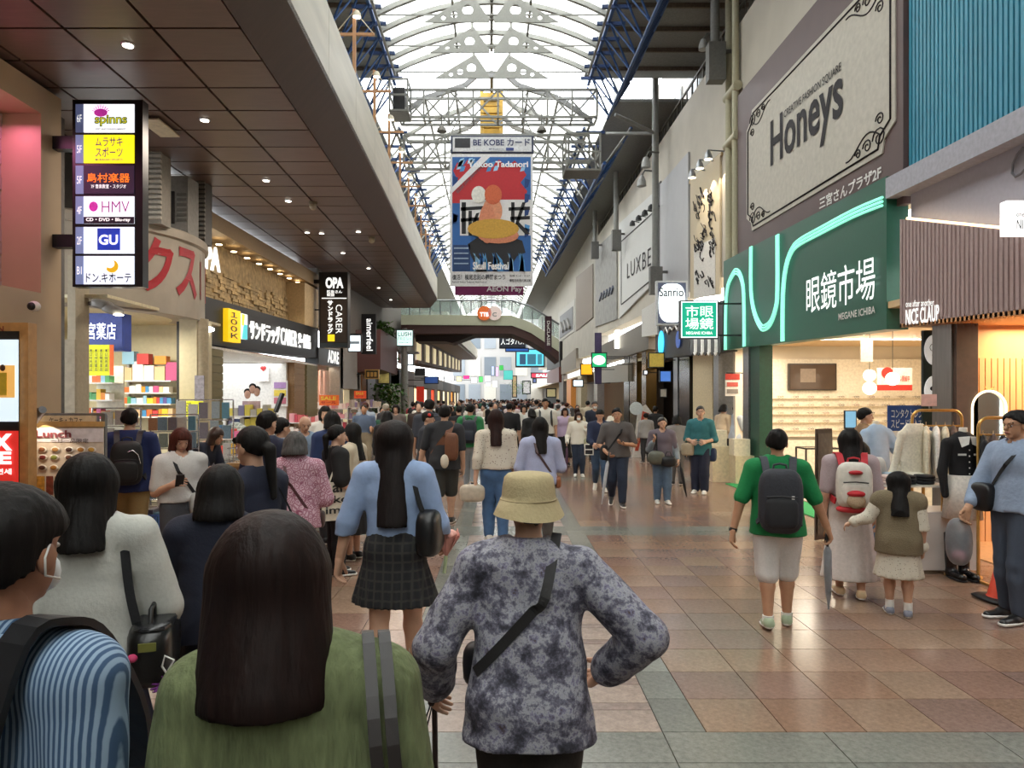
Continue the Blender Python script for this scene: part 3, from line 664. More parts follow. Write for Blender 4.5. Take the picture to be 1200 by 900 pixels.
# ---- left canopy: ceiling panels, brown sloping soffit, cream fascia
CEILM = [M(c, .38, var=.1, scale=3, stretch=(1, 8, 1)) for c in ('#6b5650', '#645049', '#705b53')]
canopy = struct(hex8(MB(), K, -7.5, -2.18, -25, 32.7, 3.31, 4.5).build('ceiling', M('#171313', .7)), 'dark brown panelled canopy ceiling over the left shops')
pw, pl = .82, .68; g = .016; src = {}
def shard(mb, fn, x0, x1, y0, y1, h0, h1): return hex8(mb, fn, x0, x1, y0, y1, h0, h1)
for r in range(46):
    y0 = 6.69+pl*(r-6)
    if y0+pl > 32.7: break
    for c in range(4 if y0 < 22 else 3):
        m = random.choice(CEILM); xa = -2.18-pw*(c+1); bz = K(xa, y0, 3.25)
        if m.name not in src:
            o = hex8(MB(), lambda x, y, h: K(x, y, h)-K(0, 0, 0), g, pw-g, g, pl-g, 0, .05).build('ceiling_panel', m, canopy); src[m.name] = o
        else: o = src[m.name].copy(); COL.objects.link(o)
        o.location = bz
soff = MB(); soff.hexa([K(-2.18, -25, 3.25), K(-1.83, -25, 3.65), K(-1.83, -25, 3.72), K(-2.18, -25, 3.32), K(-2.18, 32.7, 3.25), K(-1.83, 32.7, 3.65), K(-1.83, 32.7, 3.72), K(-2.18, 32.7, 3.32)])
struct(soff.build('trim_1', M('#523d34', .5, var=.08, scale=2, stretch=(1, 6, 1))), 'brown sloping soffit along the canopy edge')
FASC = M('#cdc6b8', .45, var=.10, scale=1.6, stretch=(1, .35, 3), bump=.04)
fas = struct(hex8(MB(), K, -7.5, -1.9, -25, 32.6, 3.74, 4.55).build('trim_2', FASC), 'cream fascia of the canopy')
for k in range(16): blk('fascia_panel', FASC, K, -1.9, -1.83, 1+1.98*k+.006, 1+1.98*(k+1)-.006, 3.66, 4.6, fas)
# downlights recessed in the canopy ceiling
DISC = glow('#fff3e4', 6.0)
for i, (px, py) in enumerate([(150, 52), (240, 140), (312, 211), (338, 235), (377, 273), (420, 263+8), (360, 272), (402, 296), (432, 314), (444, 337), (458, 351), (470, 361)]):
    Y = 3.25*850/(446-py); x = (px-560)*Y/850
    if x < -5.4 or Y > 32: continue
    t = thing('downlight', f'round recessed ceiling downlight in the brown canopy panels', 'lamp', K(x, Y, 3.22), group='downlights in the canopy ceiling')
    c = K(x, Y, 3.245); MB().lathe(c, [(.05, -.006), (.065, -.006), (.065, .02), (.05, .02)], 14).build('trim_ring', CHROME, t); MB().lathe(c, [(.05, -.014), (.05, -.008)], 14).build('lamp_face', DISC, t)
for Y in (13.2, 16.4):
    t = thing('security_camera', ('small dome camera under the canopy ceiling nearer the vertical floor guide' if Y < 14 else 'small beige sensor box under the canopy ceiling beyond the dome camera'), 'camera', K(-3.0 if Y < 14 else -2.4, Y, 3.1))
    c = K(-3.0 if Y < 14 else -2.4, Y, 3.2); MB().ell(c-Vector((0, 0, .03)), (.07, .07, .07), 12, 8).build('dome', M('#b9ad98', .4), t); MB().lathe(c, [(.08, 0), (.08, .05)], 12).build('mount', M('#93887a', .5), t)
# timber lighting posts standing on the canopy
WOODP = M('#b98a63', .55, scale=6, stretch=(4, 4, .6)); BLUE = M('#2c4f86', .45, var=.12, scale=4); BLUED = M('#223a66', .5); GREY = M('#8c8c88', .5, var=.12, scale=5); GREYD = M('#6c6b68', .55, var=.12)
for k in range(10):
    Y = 9.35+2.28*k; x = -1.98
    t = thing('lighting_post', f'slim timber lighting post with crossbar on the canopy edge, {("nearest", "second nearest", "third", "fourth", "fifth", "sixth", "seventh", "eighth", "ninth", "farthest")[k]} of the row', 'post', K(x, Y, 4.6), group='lighting posts along the canopy')
    MB().bar(K(x, Y, 4.55), K(x, Y, 5.95), .05).build('post', WOODP, t); MB().bar(K(x-.32, Y, 5.55), K(x+.32, Y, 5.55), .04).build('crossbar', WOODP, t)
    for s in (-1, 1): MB().tube([K(x, Y, 5.93), K(x+s*.31, Y, 5.56)], .008, 5).build('stay', CREAM, t)
    hd = MB().lathe(K(x+.05, Y-.06, 5.80), [(.03, .1), (.06, .06), (.07, 0)], 12).build('lamp_head', CREAM, t); MB().lathe(K(x+.05, Y-.06, 5.80), [(.062, -.004), (.062, .006)], 12).build('bulb', glow('#fff6e2', 4), hd)
# ---- arcade roof
HE, HW, RISE, RP = 9.5, 3.0, .78, .87
def arch(u): return HE+RISE*(1-u*u)
roof = struct(MB().bar(A(0, -2, HE+RISE+.02), A(0, 22.6, HE+RISE+.02), .09).build('ceiling', GREY), 'arched translucent arcade roof on white ribs')
PANE = bpy.data.materials.new('translucent_pane'); PANE.use_nodes = True; nt = PANE.node_tree; nt.nodes.clear()
o_ = nt.nodes.new('ShaderNodeOutputMaterial'); mx = nt.nodes.new('ShaderNodeMixShader'); tr = nt.nodes.new('ShaderNodeBsdfTransparent'); tl = nt.nodes.new('ShaderNodeBsdfTranslucent')
tr.inputs[0].default_value = (.95, .95, .93, 1); tl.inputs[0].default_value = (.85, .84, .78, 1); mx.inputs[0].default_value = .35
nt.links.new(tr.outputs[0], mx.inputs[1]); nt.links.new(tl.outputs[0], mx.inputs[2]); nt.links.new(mx.outputs[0], o_.inputs[0])
RIB = M('#8f8f8b', .5, var=.06)
us = np.linspace(-1, 1, 13)
for i in range(28):
    Y = -1.2+RP*i
    mb = MB()
    for a, b in zip(us[:-1], us[1:]): mb.bar(A(HW*a, Y, arch(a)), A(HW*b, Y, arch(b)), .1, .13)
    mb.build('rib', RIB, roof)
    if i < 27:
        mb = MB()
        for a, b in zip(us[:-1], us[1:]): mb.hexa([A(HW*a, Y+.03, arch(a)+.06), A(HW*b, Y+.03, arch(b)+.06), A(HW*b, Y+RP-.03, arch(b)+.06), A(HW*a, Y+RP-.03, arch(a)+.06), A(HW*a, Y+.03, arch(a)+.07), A(HW*b, Y+.03, arch(b)+.07), A(HW*b, Y+RP-.03, arch(b)+.07), A(HW*a, Y+RP-.03, arch(a)+.07)])
        mb.build('roof_pane', PANE, roof)
for x in (-1.05, 1.05, -2.98, 2.98): MB().bar(A(x, -2, arch(x/HW)-.06), A(x, 22.4, arch(x/HW)-.06), .06).build('purlin', GREY, roof)
def curve2d(polys, th):
    """flat plate with holes: outline first, then the holes, in 2D"""
    cu = bpy.data.curves.new('c', 'CURVE'); cu.dimensions = '2D'; cu.fill_mode = 'BOTH'; cu.extrude = th/2
    for P in polys:
        sp = cu.splines.new('POLY'); sp.points.add(len(P)-1); sp.use_cyclic_u = True
        for q, p in zip(sp.points, P): q.co = (p[0], p[1], 0, 1)
    o = bpy.data.objects.new('c', cu); COL.objects.link(o); me = bpy.data.meshes.new_from_object(o.evaluated_get(bpy.context.evaluated_depsgraph_get()))
    V = [v.co.copy() for v in me.vertices]; Fc = [tuple(p.vertices) for p in me.polygons]; bpy.data.objects.remove(o); bpy.data.meshes.remove(me); bpy.data.curves.remove(cu); return V, Fc
circ = lambda x, y, r, n=12: [(x+r*math.cos(6.2832*i/n), y+r*math.sin(6.2832*i/n)) for i in range(n)]
gV, gF = curve2d([[(.06, -.1), (1.75, -.1), (.55, .62), (.5, .62), (.06, -.02)], circ(.62, .22, .14), circ(.97, .1, .09), circ(1.25, .02, .06)], .04)
for i in range(6):
    Y = 22.3-RP*2*i-.02
    for s in (-1, 1):
        mb = MB(); c = A(0, Y, HE-.12); mb.add([(c.x+s*v.x, c.y+v.z, c.z+v.y) for v in gV], gF); mb.build('gusset_plate', RIB, roof)
    for x in (-.55, .55): MB().bar(A(x, Y, HE+.4), A(x, Y, arch(x/HW)), .07).build('hanger', GREY, roof)
    MB().bar(A(-HW, Y, HE-.02), A(HW, Y, HE-.02), .035).build('tie_rod', GREY, roof)
# side decks between roof and walls, and beyond the first roof a second, ribbed one
for s, nm in ((-1, 'deck over the left canopy'), (1, 'deck over the right wall')):
    struct(hex8(MB(), A, min(s*3.05, s*9.5), max(s*3.05, s*9.5), -26, 24, 10.0, 10.08).build('ceiling', M('#8a8a86', .8)), 'grey roof '+nm)
    dk = COL.objects[-1] if False else bpy.data.objects[[o.name for o in bpy.data.objects if o.get('label') == 'grey roof '+nm][0]]
    for k in range(18): MB().bar(A(s*3.1, 1+1.3*k, 9.93), A(s*6.8, 1+1.3*k, 9.93), .06, .12).build('joist', M('#6f6258', .8, var=.2), dk)
    struct(hex8(MB(), A, min(s*4.1, s*9.5), max(s*4.1, s*9.5), 24.2, 110, 9.3, 9.4).build('ceiling', M('#8a8a86', .8)), 'grey side roof of the farther arcade, '+('left' if s < 0 else 'right'))
for s in (-1, 1):
    tr_ = thing('truss', ('blue steel lattice truss under the left roof edge' if s < 0 else 'blue steel lattice truss under the right roof edge'), 'truss', A(s*3.4, 1, 8.4))
    P = lambda x, Y, h: A(s*x, Y, h)
    for x, h, r in ((3.12, 9.55, .055), (3.75, 8.45, .045), (4.5, 9.7, .04)): MB().tube([P(x, 1, h), P(x, 23.4, h)], r, 8).build('chord', BLUE, tr_)
    for i in range(26):
        Y = 1+RP*i; mb = MB().tube([P(3.12, Y, 9.55), P(3.75, Y+RP/2, 8.45)], .03, 6); mb.tube([P(3.75, Y+RP/2, 8.45), P(3.12, Y+RP, 9.55)], .03, 6); mb.build('lattice_bar', BLUE, tr_)
        mb = MB().tube([P(4.5, Y, 9.7), P(3.75, Y+RP/2, 8.45)], .03, 6); mb.tube([P(3.75, Y+RP/2, 8.45), P(4.5, Y+RP, 9.7)], .03, 6); mb.build('lattice_bar', BLUED, tr_)
        MB().bar(P(2.8, Y, 9.48), P(3.55, Y, 9.48), .07, .09).build('bracket', BLUED, tr_)
    # blue truss of the farther roof, grey above
    tr2 = thing('truss', ('blue lattice truss farther off beyond the hanging banner on the left' if s < 0 else 'blue lattice truss farther off beyond the banner on the right'), 'truss', A(s*3.4, 25, 7.5))
    for x, h, r in ((3.2, 8.7, .06), (3.9, 7.5, .07), (4.8, 8.7, .06)): MB().tube([P(x, 25, h), P(x, 52, h)], r, 6).build('chord', BLUE, tr2)
    for i in range(18):
        Y = 25+1.5*i; mb = MB().tube([P(3.2, Y, 8.7), P(3.9, Y+.75, 7.5), P(3.2, Y+1.5, 8.7)], .04, 5); mb.tube([P(4.8, Y, 8.7), P(3.9, Y+.75, 7.5), P(4.8, Y+1.5, 8.7)], .04, 5); mb.build('lattice_bar', BLUE if i % 3 else GREY, tr2)
        MB().bar(P(2.9, Y, 8.55), P(3.9, Y, 8.55), .09).build('bracket', BLUED, tr2)
roof2 = struct(MB().bar(A(0, 24, 10.2), A(0, 96, 10.2), .12).build('ceiling', GREYD), 'farther arcade roof with dense grey ribs')
HE2 = 8.6
for i in range(36):
    Y = 24+2.0*i; mb = MB(); q = [(-3.3, HE2), (-2.2, HE2+.75), (-.9, HE2+1.15), (-.5, 10.1), (.5, 10.1), (.9, HE2+1.15), (2.2, HE2+.75), (3.3, HE2)]
    for a, b in zip(q[:-1], q[1:]): mb.bar(A(a[0], Y, a[1]), A(b[0], Y, b[1]), .1, .16)
    mb.bar(A(-3.3, Y, HE2), A(3.3, Y, HE2), .05)
    for x in (-1.6, 1.6): mb.tube([A(x, Y, HE2), A(x*.7, Y, HE2+.9)], .03, 5)
    mb.build('rib', GREY if i % 2 else GREYD, roof2)
    if i < 35:
        for s in (-1, 1): MB().prism([A(s*.55, Y+.05, 10.12), A(s*3.3, Y+.05, HE2+.1), A(s*3.3, Y+1.95, HE2+.1), A(s*.55, Y+1.95, 10.12)], (0, 0, .01)).build('roof_pane', PANE, roof2)
for s in (-1, 1): hex8(MB(), A, min(s*3.35, s*4.1), max(s*3.35, s*4.1), 24.2, 110, 9.3, 9.31).build('roof_pane', PANE, roof2)  # glazed strips added in the side roof to let sky light brighten the walls
for x, h in ((-2.2, HE2+.7), (2.2, HE2+.7), (-1.2, HE2+1.0), (1.2, HE2+1.0), (-3.3, HE2), (3.3, HE2)): MB().bar(A(x, 24, h), A(x, 96, h), .07).build('purlin', GREY, roof2)
YEL = M('#b08a2c', .45, var=.2, scale=3)
yt = thing('lattice_tower', 'gold painted lattice frame hanging under the ridge of the far roof', 'frame', A(0, 25.5, 8.0))
for k in range(6):
    mb = MB()
    for x in (-.34, .34): mb.bar(A(x, 25.4+k*.7, 8.3), A(x, 25.4+k*.7, 10.2), .12)
    for h in (8.45, 8.95, 9.45, 9.95): mb.bar(A(-.4, 25.4+k*.7, h), A(.4, 25.4+k*.7, h), .16, .2)
    mb.build('panel', YEL, yt)
# gantry catwalks
def lattice(name, label, Y, x0, x1, h0, h1, n, mat=GREY, r=.035):
    t = thing(name, label, 'gantry', A(0, Y, h0)); 
    for h in (h0, h1):
        for d in (0, .7): MB().bar(A(x0, Y+d, h), A(x1, Y+d, h), r*2).build('rail', mat, t)
    for i in range(n+1):
        x = x0+(x1-x0)*i/n; MB().bar(A(x, Y, h0), A(x, Y, h1), r*1.8).build('upright', mat, t)
        MB().bar(A(x, Y, h0), A(x, Y+.7, h0), r*1.5).build('crosspiece', mat, t)
        if i < n:
            xb = x0+(x1-x0)*(i+1)/n; a, b = (h0, h1) if i % 2 else (h1, h0); MB().bar(A(x, Y, a), A(xb, Y, b), r*1.4).build('brace', mat, t)
            MB().bar(A(x, Y+.7, b), A(xb, Y+.7, a), r*1.4).build('brace', mat, t)
    return t
g1 = lattice('gantry', 'upper grey lattice gantry spanning the street under the roof', 22.7, -2.9, 3.3, 8.25, 9.1, 8)
g2 = lattice('gantry', 'lower grey lattice gantry that carries the hanging banner', 22.3, -2.7, 3.0, 6.7, 7.55, 9)
for x, lab in ((-1.55, 'left of the pair of bell shaped lamps under the upper gantry'), (1.55, 'right of the pair of bell shaped lamps under the upper gantry')):
    t = thing('pendant_lamp', lab, 'lamp', A(x, 22.5, 7.75)); MB().tube([A(x, 22.5, 7.9), A(x, 22.5, 8.25)], .025, 6).build('stem', GREYD, t); MB().lathe(A(x, 22.5, 7.72), [(.16, 0), (.13, .1), (.05, .19)], 14).build('shade', M('#57524a', .5), t)
for s in (-1, 1):
    t = thing('equipment_cage', ('caged black machine at the left end of the upper gantry' if s < 0 else 'grey service platform cage at the right end of the lower gantry'), 'cage', A(s*2.9, 22.3, 8.2 if s < 0 else 6.4))
    h0, h1 = (8.2, 9.15) if s < 0 else (6.4, 7.5); xa, xb = (-3.1, -2.55) if s < 0 else (2.25, 3.3); mb = MB()
    for x in (xa, xb):
        for Y in (22.0, 22.9): mb.bar(A(x, Y, h0), A(x, Y, h1), .05)
    mb.build('corner_post', GREY, t); mb = MB()
    for h in (h0, (h0+h1)/2, h1):
        mb.bar(A(xa, 22, h), A(xb, 22, h), .05); mb.bar(A(xa, 22.9, h), A(xb, 22.9, h), .05)
        for x in (xa, xb): mb.bar(A(x, 22, h), A(x, 22.9, h), .05)
    mb.build('rail', GREY, t); blk('floor_grating', GREYD, A, xa, xb, 22, 22.9, h0-.04, h0, t)
    if s < 0: blk('machine', M('#2c2c2e', .5), A, -3.0, -2.65, 22.15, 22.7, 8.3, 8.95, t)
MB().prism([A(-3, -26, HE+.5), A(3, -26, HE+.5), A(3, -1.3, HE+.5), A(-3, -1.3, HE+.5)], (0, 0, .01)).build('roof_pane', PANE, roof)
BACKW = M('#8d857c', .7, var=.1, scale=.6)
struct(plain('wall_back', BACKW, -9, 9, -26.4, -26, 0, 12), 'added unseen wall closing the arcade behind the viewer'); struct(plain('wall_left', BACKW, -9, -5.2, -26, .8, 0, 12), 'shop fronts on the left behind the viewer'); struct(plain('wall_right', BACKW, 5.6, 9, -26, 4.5, 0, 12), 'shop fronts on the right behind the viewer'); struct(hex8(MB(), T, 6.2, 6.9, 4, 9.6, 2.5, 13).build('wall_right', WALLB_), 'upper wall over the boutique')  # wall across the street is added, unseen, to keep sky light off the foreground
struct(hex8(MB(), T, -9.4, -9.0, -26, 100, 3, 12).build('wall_left', WALLB_), 'upper wall behind the left canopy')
# ---- right upper wall, parapet, railing, set-back storey
WALLR = M('#c3bcaf', .75, var=.06, scale=1.2, bump=.04); WALLB = M('#aaa59b', .8, var=.08, scale=1.2)
wr = struct(hex8(MB(), T, 5.56, 6.2, 9.4, 42, 2.6, 8.35).build('wall_right', WALLR), 'cream rendered upper wall above the right shops')
struct(hex8(MB(), T, 5.56, 6.2, 42, 110, 1.6, 9.5).build('wall_right', WALLB), 'grey upper wall of the farther right shops')
struct(hex8(MB(), T, 6.9, 7.4, 4, 110, 7.6, 13).build('wall_right', WALLB), 'set back upper storey wall above the right parapet')
struct(hex8(MB(), T, 6.2, 7.4, 4, 45, 8.0, 8.1).build('trim_3', WALLB), 'ledge of the right balcony')
GLZ = M('#4f5a60', .15, var=.1)
for k in range(12):
    Y = 12+2.6*k; w = struct(hex8(MB(), T, 6.84, 6.92, Y, Y+1.7, 9.0, 11.2).build(f'window_{k+1}', GREYD), 'upper storey window over the right balcony')
    for j in (0, 1): blk('pane', GLZ, T, 6.82, 6.85, Y+.08+.82*j, Y+.8+.82*j, 9.08, 11.1, w)
rl = thing('railing', 'long dark metal balcony railing on the cream right wall', 'railing', T(5.7, 12, 8.35))
BRN = M('#5d564e', .5)
for h in (8.95, 8.5): MB().bar(T(5.72, 5, h), T(5.72, 42, h), .06).build('handrail', BRN, rl)
for k in range(62): MB().bar(T(5.72, 5+.6*k, 8.33), T(5.72, 5+.6*k, 8.95), .04).build('baluster', BRN, rl)
# ------------------------------------------------------------------ right side: fascia signs
TEAL = M('#3f8fa8', .45, var=.08, scale=2, stretch=(1, 1, .2)); LILAC = M('#a9a6b2', .6, var=.04); PINKP = M('#a8928f', .6, var=.05); PLUM = M('#5b4644', .5, var=.06, scale=2)
mb = MB(); Ya, Yb, n = 4.6, 9.83, 62          # teal ribbed cladding
for i in range(n):
    y0 = Ya+(Yb-Ya)*i/n; y1 = Ya+(Yb-Ya)*(i+1)/n; q = (y1-y0)
    for a, b, d in ((0, .62, 0), (.62, 1, .03)): hex8(mb, T, 5.5+d, 5.7, y0+q*a, y0+q*b, (466-205-20)/478*5.5, 9.5)
struct(mb.build('wall_right', TEAL), 'teal ribbed metal cladding over the lilac shop front')
struct(hex8(MB(), T, 5.28, 5.6, 4.6, 9.98, 2.50, 2.78).build('trim_4', M('#a7a6b0', .5)), 'pale grey ledge under the teal cladding')
struct(hex8(MB(), T, 5.5, 5.7, 4.6, 9.75, 1.6, 2.52).build('wall_right', LILAC), 'lilac grey band of the boutique front')
np_ = thing('shop_fascia', 'dusty pink ribbed boutique fascia panel with white lettering beside the green fascia', 'fascia', (5.3, 8, 2.7))
tl, tr_, br, bl = onX(1054.5, 257, 5.3), onX(1345, 287, 5.3), onX(1345, 352, 5.3), onX(1054.5, 384, 5.3)
mb = MB(); n = 46
for i in range(n):
    for a, b, d in ((0, .55, 0), (.55, 1, .018)):
        u0, u1 = (i+a)/n, (i+b)/n; P = [tl.lerp(tr_, u0), tl.lerp(tr_, u1), bl.lerp(br, u1), bl.lerp(br, u0)]; mb.prism([p+Vector((d, 0, 0)) for p in P], (.16, 0, 0))
mb.build('ribbed_panel', PINKP, np_)
MB().bar(tl+Vector((.1, 0, .012)), tr_+Vector((.1, 0, .012)), .03).build('light_strip', glow('#ffd9a0', 3.0), np_)
struct(MB().prism([bl+Vector((0, 0, 0)), br, br+Vector((2.6, 0, 0)), bl+Vector((2.6, 0, 0))], (0, 0, .05)).build('ceiling', M('#c98f5c', .5)), 'warm timber ceiling of the boutique')
LETW = glow('#f4f6f4', .85)
textX('one after another', LETW, 5.29, (1062, 360), (1095, 358), (1062, 352.5), np_, bold=.0); textX('NICE CLAUP', LETW, 5.29, (1062, 384-3), (1101, 376), (1062, 363), np_, bold=.015)
t = thing('hanging_sign', 'white illuminated blade sign at the boutique ledge, right edge of the view', 'sign', at(1180, 275, 7.1)); rectY(7.1, 1180, 235, 1240, 275, .1).build('light_box', glow('#fdfdfb', 1.1), t)
textY('one after another', BLACK, 7.09, 1191, 248, 1236, 254, t, th=-.0); textY('NICE CLAUP', BLACK, 7.09, 1191, 257, 1236, 269, t)
t = thing('script_sign', 'thin dark script loop mounted on the lilac wall', 'sign', onX(1187, 205, 5.48)); MB().tube([onX(px, py, 5.47) for px, py in ((1206, 172), (1199, 173), (1192, 181), (1187, 192), (1186, 203), (1190, 207), (1197, 203), (1204, 195), (1212, 186))], .014, 6).build('lettering', M('#6d6d74', .4), t)
# plum signboard with the notched cream panel
t = thing('signboard', 'large plum signboard with notched cream panel reading Honeys above the green fascia', 'sign', T(5.42, 13, 3))
hex8(MB(), T, 5.44, 5.56, 9.83, 16.72, 2.4, 6.56).build('backing_board', PLUM, t)
def B(Y, h, X=5.42): return T(X, Y, h)
y0, y1, h0, h1, c = 10.0, 16.06, 3.24, 5.86, .34
poly = [(y1-c, h0), (y0+c, h0), (y0+c*.85, h0+c*.55), (y0, h0+c), (y0, h1-c), (y0+c*.85, h1-c*.55), (y0+c, h1), (y1-c, h1), (y1-c*.85, h1-c*.55), (y1, h1-c), (y1, h0+c), (y1-c*.85, h0+c*.55)]
PLAST = M('#bcb6aa', .6, var=.09, scale=9); INK = M('#231d21', .6, spec=.2)
pn = MB().prism([B(*p) for p in poly], (.05, 0, 0)).build('cream_panel', PLAST, t)
o = [(13.03+(p[0]-13.03)*.965, 4.55+(p[1]-4.55)*.93) for p in poly]; mb = MB().tube([B(*p, 5.415) for p in o], .018, 4, True); mb.build('border_line', INK, pn)
for sy, sh in ((-1, -1), (1, -1), (-1, 1), (1, 1)):     # corner scrolls
    mb = MB(); cy, ch = 13.03+sy*2.62, 4.55+sh*1.06
    for k, (dy, dh, r) in enumerate(((0, 0, .16), (-.34, .02, .11), (.02, -.26, .1), (-.62, .05, .08))):
        mb.tube([B(cy+sy*dy+(r*(1-u*.8))*math.cos(u*9)*1.2, ch+sh*dh*-1*-1+r*(1-u*.8)*math.sin(u*9), 5.415) for u in np.linspace(0, 1, 16)], .012, 4)
    mb.tube([B(cy-sy*u*1.0, ch-sh*(.05+.12*math.sin(u*5)), 5.415) for u in np.linspace(0, 1, 12)], .012, 4); mb.build('scroll_ornament', INK, pn)
textX('Honeys', INK, 5.415, (903, 212), (988, 155), (903, 143), t, bold=.02); textX('CREATIVE FASHION SQUARE', INK, 5.415, (919, 140), (986, 84), (919, 130), t, bold=.008)
textX('三宮さんプラザ2F', WHITE, 5.435, (960.5, 246), (1033, 209), (960.5, 232), t, bold=.025)
# green fascia with neon tubes
GRN = M('#1f5a47', .4, var=.04); GRND = M('#174636', .45)
t = thing('shop_fascia', 'dark green fascia with curved mint neon tubes and white kanji above the spectacle shop', 'fascia', (5.3, 13.5, 2.8))
P = [onX(848, 306.4, 5.3), onX(1039, 206.4, 5.3), onX(1039, 386, 5.3), onX(848, 410.5, 5.3)]
MB().prism(P, (.3, 0, 0)).build('green_box', GRN, t)
MINT = glow('#8fe8cc', .85)
def neon(pts, off=0):
    Q = [onX(px, py, 5.27) for px, py in pts]; return Q
arcs = [[(850, 410), (850.5, 360), (853, 335), (859, 321), (863, 318), (868, 324), (871.5, 345), (872, 406)], [(880, 289), (880, 340), (884, 366), (891, 382), (896, 384), (903, 378), (909, 361), (911, 340), (911, 275)], [(917, 400), (917.5, 345), (921, 313), (928, 293), (938, 283), (960, 271), (1000, 250), (1034, 236)]]
for a in arcs:
    Q = neon(a); C = Vector((0, sum(q.y for q in Q)/len(Q), sum(q.z for q in Q)/len(Q)))
    for k in range(3):
        R = []
        for i, q in enumerate(Q):
            d = (Q[min(i+1, len(Q)-1)]-Q[max(i-1, 0)]).normalized(); nrm = Vector((0, -d.z, d.y)); R.append(q+nrm*(.055*(k-1)))
        sm = []
        for i in range(len(R)-1):
            p0, p1, p2, p3 = R[max(i-1, 0)], R[i], R[i+1], R[min(i+2, len(R)-1)]
            for u in (0, .33, .66): sm.append(.5*((2*p1)+(p2-p0)*u+(2*p0-5*p1+4*p2-p3)*u*u+(3*p1-p0-3*p2+p3)*u**3))
        sm.append(R[-1]); MB().tube(sm, .02, 6).build('neon_tube', MINT, t)
textX('眼鏡市場', LETW, 5.26, (945.5, 368), (1026, 350), (945.5, 326), t, bold=.0, th=.008)
textX('MEGANE ICHIBA', WHITE, 5.28, (983, 375.5), (1026, 367), (983, 367.5), t, bold=.012)
# spectacle shop room
IW = M('#e6dccb', .6, var=.03, scale=3); IWOOD = M('#d9b98d', .5, var=.06, scale=5); FLR2 = M('#c9b9a2', .35, var=.04)
struct(plain('wall_right', IW, 5.6, 11, 17.4, 17.55, 0, 3.3), 'white end wall of the spectacle shop')
struct(plain('wall_right', IW, 10.9, 11, 9.3, 17.4, 0, 3.3), 'cream back wall of the spectacle shop')
struct(plain('ceiling', IWOOD, 5.32, 11, 9.6, 17.6, 3.06, 3.15), 'pale ceiling of the spectacle shop')
struct(plain('floor', FLR2, 5.35, 11, 9.4, 17.4, -.01, .012), 'pale floor of the spectacle shop')
struct(plain('wall_right', IW, 5.75, 11, 9.3, 9.42, 0, 3.1), 'party wall between spectacle shop and boutique')
t = thing('shop_pillar', 'narrow dark green pillar at the left end of the spectacle shop', 'pillar', (5.35, 15.7, 0)); plain('shaft', GRND, 5.33, 5.6, 15.0, 15.55, 0, 2.93, t); plain('steel_edge', STEEL, 5.3, 5.5, 15.58, 15.95, 0, 2.93, t)
sh = thing('display_wall', 'backlit white spectacle display wall with five long shelves', 'display', (7.5, 17.3, 0))
plain('back_panel', M('#f0e8d8', .5), 6.2, 10.8, 17.3, 17.39, .9, 2.75, sh); blades = []
for i, z in enumerate((1.79, 1.60, 1.41, 1.22, 1.03)): plain('shelf', M('#d8c8ac', .5), 6.4, 10.7, 17.22, 17.3, z+.012, z+.025, sh)
plain('cabinet', M('#e6ddcc', .5), 6.4, 10.7, 16.95, 17.3, .0, .82, sh)
area('shelf_wash', (8.4, 15.6, 3.0), 4.2, 70, (1, .9, .74), rot=(-.7, 0, 0), sy=.2)
FR = [BLACK, M('#5a4436', .4), M('#9c8a78', .4), M('#7b3d36', .4)]; gs = {}
k = 0
for z in (1.79, 1.60, 1.41, 1.22, 1.03):
    for i in range(11):
        x = 6.62+i*.36; m = FR[(i*3+int(z*10)) % 4]
        if m.name not in gs:
            mb = MB()
            for s in (-1, 1): mb.tube([(s*.034+.027*math.cos(a), 0, .03+.022*math.sin(a)) for a in np.linspace(0, 6.28, 11)[:-1]], .004, 4, True); mb.tube([(s*.062, 0, .038), (s*.066, .12, .034)], .003, 4)
            mb.tube([(-.01, 0, .036), (.01, 0, .036)], .004, 4); o = mb.build('spectacles', m); gs[m.name] = o
        else: o = gs[m.name].copy(); COL.objects.link(o)
        o.location = (x, 17.2, z+.026); tag(o, 'pair of spectacles on the lit shelves of the spectacle shop', 'spectacles', 'spectacles on the display wall')
t = thing('wall_screen', 'wide dark wall screen above the spectacle shelves', 'screen', at(952, 457, 17.2)); rectY(17.2, 924.5, 426, 980.5, 457.5, .09).build('bezel', M('#332a25', .3), t); rectY(17.19, 926, 427.5, 979, 456, .01).build('display', M('#54443a', .15, var=.3, scale=1), t); rectY(17.185, 938, 432, 956, 448, .004).build('pale_logo', M('#8a7c70', .4), t)
for i, (px, py, Y) in enumerate(((1019, 455, 13.4), (1019, 440, 14.6), (1046, 444, 13.0))):
    c = at(px, py, Y); t = thing('globe_pendant', ('lowest white globe lamp hanging in the spectacle shop', 'upper white globe lamp hanging behind the lowest globe', 'right white globe lamp beside the red poster')[i], 'lamp', c); MB().ell(c, (.12, .12, .12), 16, 10).build('globe', glow('#fff3dc', 2.2), t); MB().tube([c+Vector((0, 0, .11)), (c.x, c.y, 3.06)], .006, 5).build('cord', BLACK, t)
for px, py in ((1057, 395), (1008, 389)):
    c = at(px, 400, 11.5 if px > 1030 else 14); c.z = 3.055; t = thing('downlight', 'round ceiling downlight in the spectacle shop ceiling', 'lamp', c, group='spectacle shop downlights'); MB().lathe(c, [(.1, -.01), (.1, .0)], 14).build('lamp_face', DISC, t)
